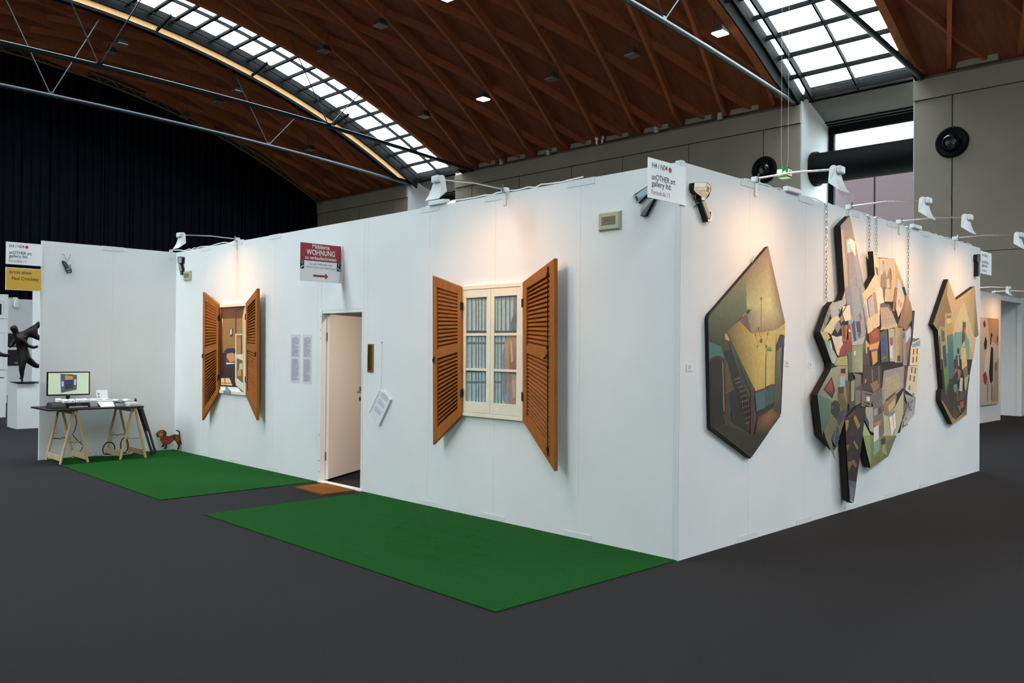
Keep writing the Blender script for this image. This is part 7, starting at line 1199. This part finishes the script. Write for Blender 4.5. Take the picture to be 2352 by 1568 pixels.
for k, (y0, lab) in enumerate(((-1.80, 'leftmost small white card holder on the black box'), (-1.735, 'second white card holder from left, partly in front'), (-1.655, 'third white card holder, middle of the row'), (-1.572, 'fourth white card holder from left'), (-1.498, 'rightmost white card holder at the end of the row'))):
    t = thing('card_holder', lab, 'card holder', (-8.50, y0 + .035, TZ + .068), 'white card holders in a row')
    zb = TZ + .0685 if k else TZ + .0765
    x0 = -8.50 if k else -8.56
    obj('tray', MB().hexa([(x0 - .03, y0, zb), (x0 + .025, y0, zb), (x0 + .025, y0 + .066, zb), (x0 - .03, y0 + .066, zb)], [(x0 - .045, y0, zb + .046), (x0 + .010, y0, zb + .038), (x0 + .010, y0 + .066, zb + .038), (x0 - .045, y0 + .066, zb + .046)]), M_PAPER, t, bevel=.002)
    obj('card_text', MB().hexa([(x0 + .0225, y0 + .022, zb + .010), (x0 + .0225, y0 + .058, zb + .010), (x0 + .0185, y0 + .058, zb + .020), (x0 + .0185, y0 + .022, zb + .020)], [(x0 + .0235, y0 + .022, zb + .010), (x0 + .0235, y0 + .058, zb + .010), (x0 + .0195, y0 + .058, zb + .020), (x0 + .0195, y0 + .022, zb + .020)]), M_PRINT, t)
    obj('card_mark', MB().hexa([(x0 + .0225, y0 + .007, zb + .010), (x0 + .0225, y0 + .015, zb + .010), (x0 + .0185, y0 + .015, zb + .022), (x0 + .0185, y0 + .007, zb + .022)], [(x0 + .0235, y0 + .007, zb + .010), (x0 + .0235, y0 + .015, zb + .010), (x0 + .0195, y0 + .015, zb + .022), (x0 + .0195, y0 + .007, zb + .022)]), mat('card_red', (200, 120, 120), .6), t)
# leaflets, books
def book(name, label, cat, cx, cy, z, lx, ly, h, ang, cover, pages, group=None, open_=False):
    t = thing(name, label, cat, (cx, cy, z), group)
    rm = Matrix.Rotation(math.radians(ang), 3, 'Z')
    def B_(x0, x1, y0, y1, z0, z1):
        c = [Vector((cx, cy, 0)) + rm @ Vector((x, y, 0)) for x, y in ((x0, y0), (x1, y0), (x1, y1), (x0, y1))]
        return MB().hexa([p + Vector((0, 0, z0)) for p in c], [p + Vector((0, 0, z1)) for p in c])
    if open_:
        for s in (-1, 1):
            mb = MB()
            n = 8
            for i in range(n):
                a, b = i / n, (i + 1) / n
                za, zb = z + h * (.35 + .75 * math.sin(a * math.pi * .9)), z + h * (.35 + .75 * math.sin(b * math.pi * .9))
                ca = [Vector((cx, cy, 0)) + rm @ Vector((x, s * ly / 2 * q, 0)) for x, q in ((-lx / 2, a), (lx / 2, a), (lx / 2, b), (-lx / 2, b))]
                mb.hexa([Vector((p.x, p.y, z)) for p in ca], [Vector((ca[0].x, ca[0].y, za)), Vector((ca[1].x, ca[1].y, za)), Vector((ca[2].x, ca[2].y, zb)), Vector((ca[3].x, ca[3].y, zb))])
            obj('page_block', mb, pages, t)
        obj('cover', B_(-lx / 2 - .004, lx / 2 + .004, -ly / 2 - .004, ly / 2 + .004, z - .0, z + .003), cover, t)
        return t
    obj('back_cover', B_(-lx / 2, lx / 2, -ly / 2, ly / 2, z, z + .003), cover, t)
    obj('page_block', B_(-lx / 2 + .004, lx / 2 - .004, -ly / 2 + .004, ly / 2 - .004, z + .003, z + h - .003), pages, t)
    obj('front_cover', B_(-lx / 2, lx / 2, -ly / 2, ly / 2, z + h - .003, z + h), cover, t)
    return t
M_PAGE = mat('page_edges', (206, 206, 208), .8)
M_CLEAR = mat('frosted_box', (196, 200, 206), .35)
M_NAVY = mat('navy_cover', (40, 52, 78), .4)
t = thing('leaflet_box', 'frosted plastic leaflet box right of the media box', 'box', (-8.56, -1.345, TZ))
obj('tray', MB().box(-8.66, -8.46, -1.40, -1.315, TZ, TZ + .085), M_CLEAR, t, bevel=.004)
obj('leaflets', MB().box(-8.645, -8.475, -1.39, -1.325, TZ + .085, TZ + .10), M_PAPER, t)
for k in range(4):
    book('brochure', ['bottom white brochure of the pile beside the leaflet box', 'second white brochure up in the low pile', 'third white brochure up in the low pile', 'top white brochure of the pile beside the leaflet box'][k], 'brochure', -8.66 + .006 * k, -1.21 + .008 * k, TZ + .0185 * k, .24, .24, .018, (2, -3, 4, -1)[k], M_PAPER, M_PAGE, 'brochures in the low pile')
book('catalogue', 'open catalogue lying over the brochure pile, pages fanned', 'catalogue', -8.70, -1.19, TZ + .0745, .22, .24, .022, 3, M_PAPER, M_PAGE, open_=True)
t = thing('folded_leaflet', 'white folded leaflet tilted at the table edge before the pile', 'leaflet', (-8.47, -1.20, TZ))
obj('front_leaf', MB().hexa([(-8.42, -1.28, TZ), (-8.42, -1.10, TZ), (-8.50, -1.10, TZ + .06), (-8.50, -1.30, TZ + .06)], [(-8.424, -1.28, TZ), (-8.424, -1.10, TZ), (-8.504, -1.10, TZ + .06), (-8.504, -1.30, TZ + .06)]), M_PAPER, t)
obj('rear_leaf', MB().hexa([(-8.53, -1.28, TZ), (-8.53, -1.10, TZ), (-8.504, -1.10, TZ + .06), (-8.504, -1.30, TZ + .06)], [(-8.534, -1.28, TZ), (-8.534, -1.10, TZ), (-8.508, -1.10, TZ + .06), (-8.508, -1.30, TZ + .06)]), M_PAPER, t)
book('book', 'thick book with navy cover under the opened catalogue', 'book', -8.56, -1.02, TZ, .26, .09, .045, 0, M_NAVY, M_PAGE)
book('book', 'white catalogue book at the right end of the table, lower of two', 'book', -8.46, -.872, TZ, .28, .16, .026, 2, M_PAPER, M_PAGE)
book('book', 'white catalogue book at the right end of the table, upper of two', 'book', -8.47, -.872, TZ + .0265, .26, .14, .022, 4, M_PAPER, M_PAGE)
book('catalogue', 'open grey catalogue spread over the navy book', 'catalogue', -8.62, -.925, TZ + .0555, .22, .24, .024, -3, mat('grey_cover', (90, 94, 100), .5), M_PAGE, open_=True)
t = thing('leaflet_stand', 'white upright card with two blue pictures leaning behind the books', 'card', (-8.80, -1.12, TZ))
st = [(-8.80, -1.20, TZ + .002), (-8.80, -1.05, TZ + .002), (-8.86, -1.05, TZ + .205), (-8.86, -1.20, TZ + .205)]
obj('card', MB().hexa(st, [(x - .004, y, z) for x, y, z in st]), M_PAPER, t)
obj('stand_leg', MB().hexa([(-8.93, -1.15, TZ + .001), (-8.93, -1.10, TZ + .001), (-8.862, -1.10, TZ + .19), (-8.862, -1.15, TZ + .19)], [(-8.934, -1.15, TZ + .001), (-8.934, -1.10, TZ + .001), (-8.866, -1.10, TZ + .19), (-8.866, -1.15, TZ + .19)]), M_PAPER, t)
for z in (TZ + .14, TZ + .10):
    x = -8.80 - .06 * (z - TZ) / .205 + .0006
    obj('picture', MB().hexa([(x, -1.185, z), (x, -1.16, z), (x - .0073, -1.16, z + .025), (x - .0073, -1.185, z + .025)], [(x + .0005, -1.185, z), (x + .0005, -1.16, z), (x - .0068, -1.16, z + .025), (x - .0068, -1.185, z + .025)]), mat('picture_blue', (110, 134, 164), .6), t)
obj('heading', MB().hexa([(-8.8575 + .0006, -1.15, TZ + .19), (-8.8575 + .0006, -1.10, TZ + .19), (-8.8585 + .0006, -1.10, TZ + .194), (-8.8585 + .0006, -1.15, TZ + .194)], [(-8.857 + .0006, -1.15, TZ + .19), (-8.857 + .0006, -1.10, TZ + .19), (-8.858 + .0006, -1.10, TZ + .194), (-8.858 + .0006, -1.15, TZ + .194)]), M_PRINT, t)

# folded black chair leaning on the wall beside the table
t = thing('folding_chair', 'black folding chair leaning folded against the wall beside the trestle', 'chair', (-8.65, -.55, 0))
def CH(s, q, off=0.0):                                   # s: 0 foot .. 1 top along the lean, q: across the chair
    a, b = Vector((-8.50, -.555, .034)), Vector((-8.70, -.725, .80))
    return a.lerp(b, s) + Vector((-.93, .36, 0)) * (q * 1.6) + Vector((.36, .93, 0)) * off
for q in (-.0, .16):
    obj('front_leg', MB().tube([CH(0, q), CH(.3, q), CH(.7, q), CH(1, q)], .014, 8), M_BLACK, t, smooth=True)
    obj('rear_leg', MB().tube([CH(.01, q + .03, .045), CH(.35, q + .03, .05), CH(.82, q + .03, .05), CH(.86, q + .03, .02)], .014, 8), M_BLACK, t, smooth=True)
    obj('foot_cap', MB().tube([CH(-.012, q), CH(.05, q)], .019, 8), M_BLACK, t)
    obj('foot_cap', MB().tube([CH(-.004, q + .03, .045), CH(.05, q + .03, .045)], .019, 8), M_BLACK, t)
for s in (.22, .55, .86):
    obj('cross_bar', MB().tube([CH(s, 0), CH(s, .16)], .011, 8), M_BLACK, t)
obj('seat', MB().hexa([CH(.42, -.02, .02), CH(.42, .18, .02), CH(.84, .18, .02), CH(.84, -.02, .02)], [CH(.42, -.02, .04), CH(.42, .18, .04), CH(.84, .18, .04), CH(.84, -.02, .04)]), M_BLACK, t, bevel=.005)
obj('backrest', MB().hexa([CH(.88, -.03, -.005), CH(.88, .13, -.005), CH(1.02, .13, -.005), CH(1.02, -.03, -.005)], [CH(.88, -.03, .015), CH(.88, .13, .015), CH(1.02, .13, .015), CH(1.02, -.03, .015)]), M_BLACK, t, bevel=.006)

# power strip, plug and cables under the table
t = thing('power_strip', 'white multi-socket power strip lying on the turf under the table', 'power strip', (-8.97, -1.25, 0))
obj('body', MB().box(-9.0, -8.94, -1.42, -1.10, .011, .05), M_LAMPW, t, bevel=.008)
for k in range(4):
    obj('socket', MB().lathe([(.019, 0), (.019, .002)], (-8.97, -1.38 + .075 * k, .05), (0, 0, 1), 14), M_GREY, t)
obj('adapter', MB().box(-8.99, -8.945, -1.30, -1.255, .05, .115), M_LAMPW, t, bevel=.006)
obj('black_plug', MB().box(-8.985, -8.95, -1.40, -1.365, .05, .085), M_BLACK, t, bevel=.006)
def loop(c, ry, rz, n=18, a0=0.0, a1=2 * math.pi, x=0.0):
    return [(c[0] + x * i / n, c[1] + ry * math.cos(a0 + (a1 - a0) * i / n), max(.018, c[2] + rz * math.sin(a0 + (a1 - a0) * i / n))) for i in range(n + 1)]
cable('black_cable', 'black cable coiled in upright loops on the turf under the table', loop((-8.93, -1.0, .10), .085, .10, 20, -.6, 3.9, .03) + loop((-8.90, -.80, .14), .055, .11, 20, -2.2, 3.6, .03), .008, M_BLACK)
cable('white_cable', 'white cable snaking flat on the turf by the wall under the table', [(-8.95, -1.10, .016), (-8.86, -1.0, .016), (-8.84, -.85, .016), (-8.88, -.70, .016), (-8.96, -.66, .016), (-9.0, -.72, .016)], .007, M_CABLE)
cable('white_cable', 'thin white cord arching from the adapter under the table', [(-8.96, -1.27, .115), (-8.97, -1.24, .18), (-8.98, -1.16, .20), (-8.98, -1.06, .15), (-8.98, -1.0, .10), (-8.98, -1.05, .06)], .0028, M_CABLE)
cable('black_cable', 'black monitor cable hanging down behind the left trestle', [(-8.95, -1.43, .715), (-8.96, -1.44, .6), (-8.95, -1.42, .5), (-8.95, -1.44, .4), (-8.95, -1.47, .33), (-8.94, -1.40, .24), (-8.94, -1.33, .17), (-8.95, -1.37, .09)], .006, M_BLACK)

# ================================================================== NEIGHBOURING STANDS
# left distance
nl = struct(thing('wall_neighbour_left', None, None))
obj('wall_panel', MB().box(-16.55, -16.5, .02, 1.02, 0, 2.9), M_WALL, nl)
obj('wall_panel', MB().box(-16.55, -16.5, 1.022, 2.02, 0, 2.9), M_WALL, nl)
obj('wall_panel', MB().box(-22.05, -22.0, -.6, .885, 0, 2.92), M_WALL, nl)
obj('wall_panel', MB().box(-26.05, -26.0, 1.2, 3.0, 0, 3.0), M_WALL, nl)
obj('wall_panel', MB().box(-26.05, -26.0, 3.002, 5.0, 0, 3.0), M_WALL, nl)
def framed(name, label, fr, u0, u1, z0, z1, b, fm, mount, regs, group=None, d=.03):
    t = thing(name, label, 'picture', tuple(fr((u0 + u1) / 2, z0, 0)), group)
    for a in ((u0, u1, z1 - b, z1), (u0, u1, z0, z0 + b), (u0, u0 + b, z0 + b, z1 - b), (u1 - b, u1, z0 + b, z1 - b)):
        obj('frame_side', rect(fr, *a, 0, d), fm, t)
    obj('mount', rect(fr, u0 + b, u1 - b, z0 + b, z1 - b, 0, d * .5), mount, t)
    for (a0, a1, c0, c1), m_ in regs:
        W_, H_ = u1 - u0 - 2 * b, z1 - z0 - 2 * b
        obj('picture', rect(fr, u0 + b + a0 * W_, u0 + b + a1 * W_, z0 + b + c0 * H_, z0 + b + c1 * H_, d * .5, d * .55), m_, t)
    return t
FN1 = lambda u, z, d: Vector((-26.0 + d, u, z))
FN2 = lambda u, z, d: Vector((-22.0 + d, u, z))
M_PHOTO = mat('dark_photo', (28, 27, 28), .4, var=.6, scale=4)
M_PHOTOW = mat('pale_photo', (150, 150, 150), .4)
framed('framed_photo', 'upper dark framed photograph on the far left stand wall', FN1, 1.86, 2.19, 1.50, 1.92, .012, M_BLACK, M_PHOTO, [((.5, .95, .05, .35), M_PHOTOW)])
framed('framed_photo', 'lower dark framed photograph on the far left stand wall', FN1, 1.86, 2.19, .92, 1.41, .012, M_BLACK, M_PHOTO, [((.6, .9, .1, .2), M_PHOTOW)])
framed('framed_photo', 'white-framed dark picture cut off by the left view edge, upper', FN2, .45, .84, 2.27, 2.78, .06, M_TRIMW, M_PAPER, [((-.0, .8, .1, .85), M_PHOTO)])
framed('framed_photo', 'white-framed picture cut off by the left view edge, behind sculpture', FN2, .45, .86, .9, 1.95, .06, M_TRIMW, M_PAPER, [((.0, .5, .1, .9), M_PHOTO)])
t = thing('clip_lamp', 'small white clip lamp on top of the far left stand wall', 'lamp', (-25.9, 2.06, 2.9))
obj('clip', MB().box(-26.05, -25.95, 2.0, 2.10, 2.98, 3.05), M_LAMPW, t)
obj('head', MB().hexa([(-25.95, 1.99, 2.80), (-25.82, 1.99, 2.74), (-25.82, 2.12, 2.74), (-25.95, 2.12, 2.80)], [(-25.98, 2.02, 3.02), (-25.88, 2.02, 3.02), (-25.88, 2.10, 3.02), (-25.98, 2.10, 3.02)]), M_LAMPW, t)
obj('rod', MB().tube([(-26.0, 1.5, 3.04), (-26.0, 2.05, 3.02)], .012, 6), M_LAMPW, t)
def plinth(label, x0, x1, y0, y1, h):
    t = thing('plinth', label, 'plinth', ((x0 + x1) / 2, (y0 + y1) / 2, 0), 'white sculpture plinths')
    obj('body', MB().box(x0, x1, y0, y1, 0, h - .015), M_TRIMW, t, bevel=.004)
    obj('dark_cap', MB().box(x0 + .03, x1 - .03, y0 + .03, y1 - .03, h - .015, h), M_BLACK, t)
plinth('white plinth carrying the running bronze figure', -14.6, -13.95, -.90, -.1, .86)
plinth('white plinth farther left carrying the seated bronze figure', -17.5, -16.97, -1.0, -.35, .86)
def skin(name, verts, edges, radii, m, parent, root=0, sub=2):
    o0 = Vector(ORIGIN[parent.name])
    me = bpy.data.meshes.new(name)
    me.from_pydata([tuple(Vector(v) - o0) for v in verts], edges, [])
    o = bpy.data.objects.new(name, me)
    COL.objects.link(o)
    o.parent = parent
    ORIGIN[o.name] = tuple(o0)
    sk = o.modifiers.new('skin', 'SKIN')
    for i, r in enumerate(radii):
        me.skin_vertices[0].data[i].radius = (r, r)
        me.skin_vertices[0].data[i].use_root = (i == root)
    sk.use_smooth_shade = True
    ss = o.modifiers.new('sub', 'SUBSURF')
    ss.levels = sub
    ss.render_levels = sub
    me.materials.append(m)
    return o
X = -14.1
t = thing('bronze_sculpture', 'dark bronze running figure carrying a smaller figure on its back', 'sculpture', (X, -.78, .86))
V = [(X, -.74, 1.40), (X, -.80, 1.55), (X + .02, -.86, 1.70), (X + .02, -.90, 1.79), (X + .03, -.935, 1.87), (X + .03, -.97, 1.93),      # pelvis..head
     (X + .06, -.79, 1.27), (X + .07, -.81, 1.10), (X + .07, -.80, .96), (X + .07, -.84, .925),                                        # standing leg
     (X - .06, -.66, 1.28), (X - .07, -.52, 1.16), (X - .07, -.40, 1.20), (X - .07, -.35, 1.26),                                       # trailing leg
     (X + .12, -.82, 1.68), (X + .14, -.74, 1.56), (X + .12, -.62, 1.52), (X + .12, -.55, 1.55),                                       # near arm
     (X - .10, -.86, 1.70), (X - .12, -.92, 1.58), (X - .10, -.98, 1.52),                                                              # far arm
     (X + .01, -.76, 1.76), (X + .01, -.64, 1.84), (X + .01, -.54, 1.94), (X + .01, -.48, 2.0),                                        # carried figure
     (X + .05, -.56, 1.72), (X + .05, -.42, 1.66), (X + .04, -.34, 1.62)]
E_ = [(0, 1), (1, 2), (2, 3), (3, 4), (4, 5), (0, 6), (6, 7), (7, 8), (8, 9), (0, 10), (10, 11), (11, 12), (12, 13), (2, 14), (14, 15), (15, 16), (16, 17), (2, 18), (18, 19), (19, 20), (2, 21), (21, 22), (22, 23), (23, 24), (22, 25), (25, 26), (26, 27)]
Rr = [.085, .08, .10, .045, .075, .06, .07, .05, .03, .03, .07, .05, .03, .025, .045, .035, .028, .025, .045, .035, .025, .07, .085, .045, .075, .055, .04, .028]
skin('figure', V, E_, Rr, M_BRONZE, t)
obj('support_rod', MB().tube([(X + .07, -.80, .86), (X + .07, -.80, 1.0)], .016, 8), M_BRONZE, t)
obj('base_plate', MB().box(X - .14, X + .2, -.92, -.60, .86, .875), M_BRONZE, t)
X = -17.2
t = thing('bronze_sculpture', 'dark bronze torso with outstretched arm, cut off by the left view edge', 'sculpture', (X, -.55, .86))
V = [(X, -.68, 1.28), (X, -.66, 1.42), (X, -.62, 1.56), (X, -.60, 1.66), (X, -.58, 1.76), (X + .02, -.52, 1.46), (X + .04, -.44, 1.36), (X + .06, -.32, 1.33), (X + .06, -.24, 1.35), (X, -.78, 1.22), (X, -.86, 1.05), (X, -.84, .95)]
skin('figure', V, [(0, 1), (1, 2), (2, 3), (3, 4), (2, 5), (5, 6), (6, 7), (7, 8), (0, 9), (9, 10), (10, 11)], [.10, .10, .11, .05, .085, .06, .05, .04, .03, .08, .06, .04], M_BRONZE, t)
obj('support_rod', MB().tube([(X, -.55, .86), (X, -.58, 1.40)], .014, 8), M_BRONZE, t)
obj('base_plate', MB().box(X - .12, X + .12, -.90, -.45, .86, .872), M_BRONZE, t)

# right distance: stand wall with abstract canvas, portal beyond
nr = struct(thing('wall_neighbour_right', None, None))
RX = -2.43
for a, b in ((12.0, 13.2), (13.2, 14.4), (14.4, 15.65), (15.65, 16.93)):
    obj('wall_panel', MB().box(RX - .05, RX, a + .002, b - .002, 0, 3.0), M_WALL, nr)
obj('portal_post', MB().box(RX - .09, RX + .02, 16.935, 17.02, 0, 2.98), M_TRIMW, nr)
obj('portal_header', MB().box(RX - .09, RX + .02, 17.022, 18.80, 2.86, 2.98), M_TRIMW, nr)
obj('portal_post', MB().box(RX - .09, RX + .02, 18.80, 18.95, 0, 2.98), M_TRIMW, nr)
obj('portal_roof', MB().box(RX - 3.2, RX - .095, 16.0, 18.95, 2.952, 3.0), M_WALL, nr)  # unseen slab, added to shade the portal interior
for k in range(3):
    obj('wall_panel', MB().box(RX - .1 - (k + 1) * 1.0, RX - .102 - k * 1.0, 18.85, 18.90, 0, 2.95), M_WALL, nr)
obj('wall_panel', MB().box(RX - .05, RX, 18.96, 21.0, 0, 3.0), M_WALL, nr)
FR = lambda u, z, d: Vector((RX + d, u, z))
t = thing('abstract_canvas', 'tall beige abstract canvas with dark streaks on the stand at far right', 'painting', (RX, 16.15, .4))
obj('stretcher', rect(FR, 15.35, 16.78, .40, 2.40, .002, .04), M_EDGE, t)
AB = [((206, 194, 176), [(15.35, .40), (16.78, .40), (16.78, 2.40), (15.35, 2.40)]),
      ((184, 150, 118), [(16.1, 1.9), (16.78, 1.75), (16.78, 2.40), (15.9, 2.40)]), ((190, 164, 138), [(16.3, .45), (16.78, .45), (16.78, 1.5), (16.45, 1.3)]),
      ((226, 222, 214), [(15.75, 1.5), (16.05, 1.75), (16.2, 1.3), (15.95, 1.0), (15.7, 1.2)]), ((52, 40, 44), [(16.05, 1.15), (16.2, 1.75), (16.36, 1.7), (16.34, .95), (16.2, .88), (16.1, .98)]),
      ((60, 48, 50), [(15.66, 1.8), (15.78, 1.98), (15.9, 1.86), (15.86, 1.7), (15.72, 1.66)]), ((40, 34, 38), [(16.12, 1.78), (16.16, 2.02), (16.24, 2.08), (16.3, 2.0), (16.22, 1.96), (16.2, 1.8)]),
      ((176, 62, 70), [(15.6, 1.1), (15.82, 1.18), (15.94, 1.0), (15.82, .86), (15.66, .92)]), ((150, 60, 60), [(16.62, 1.98), (16.72, 2.02), (16.74, 1.86), (16.64, 1.84)]),
      ((80, 60, 60), [(15.6, 2.28), (15.72, 2.34), (15.8, 2.22), (15.66, 2.16)]), ((170, 140, 126), [(15.9, .5), (15.98, .5), (16.0, .95), (15.92, .92)]), ((160, 128, 116), [(16.2, .5), (16.3, .48), (16.32, .85), (16.22, .88)]),
      ((120, 96, 92), [(16.5, 1.35), (16.62, 1.4), (16.6, 1.15), (16.52, 1.2)])]
paint_mesh('painted_picture', [(i + 1, c, p) for i, (c, p) in enumerate(AB)], FR, .04, P_B, t)
arm_lamp('small white arm floodlight over the abstract canvas at far right', FR, 15.05, PW, group='white arm floodlights on the far stand')
arm_lamp('small white arm floodlight beside the portal at far right', FR, 16.5, PW, group='white arm floodlights on the far stand')
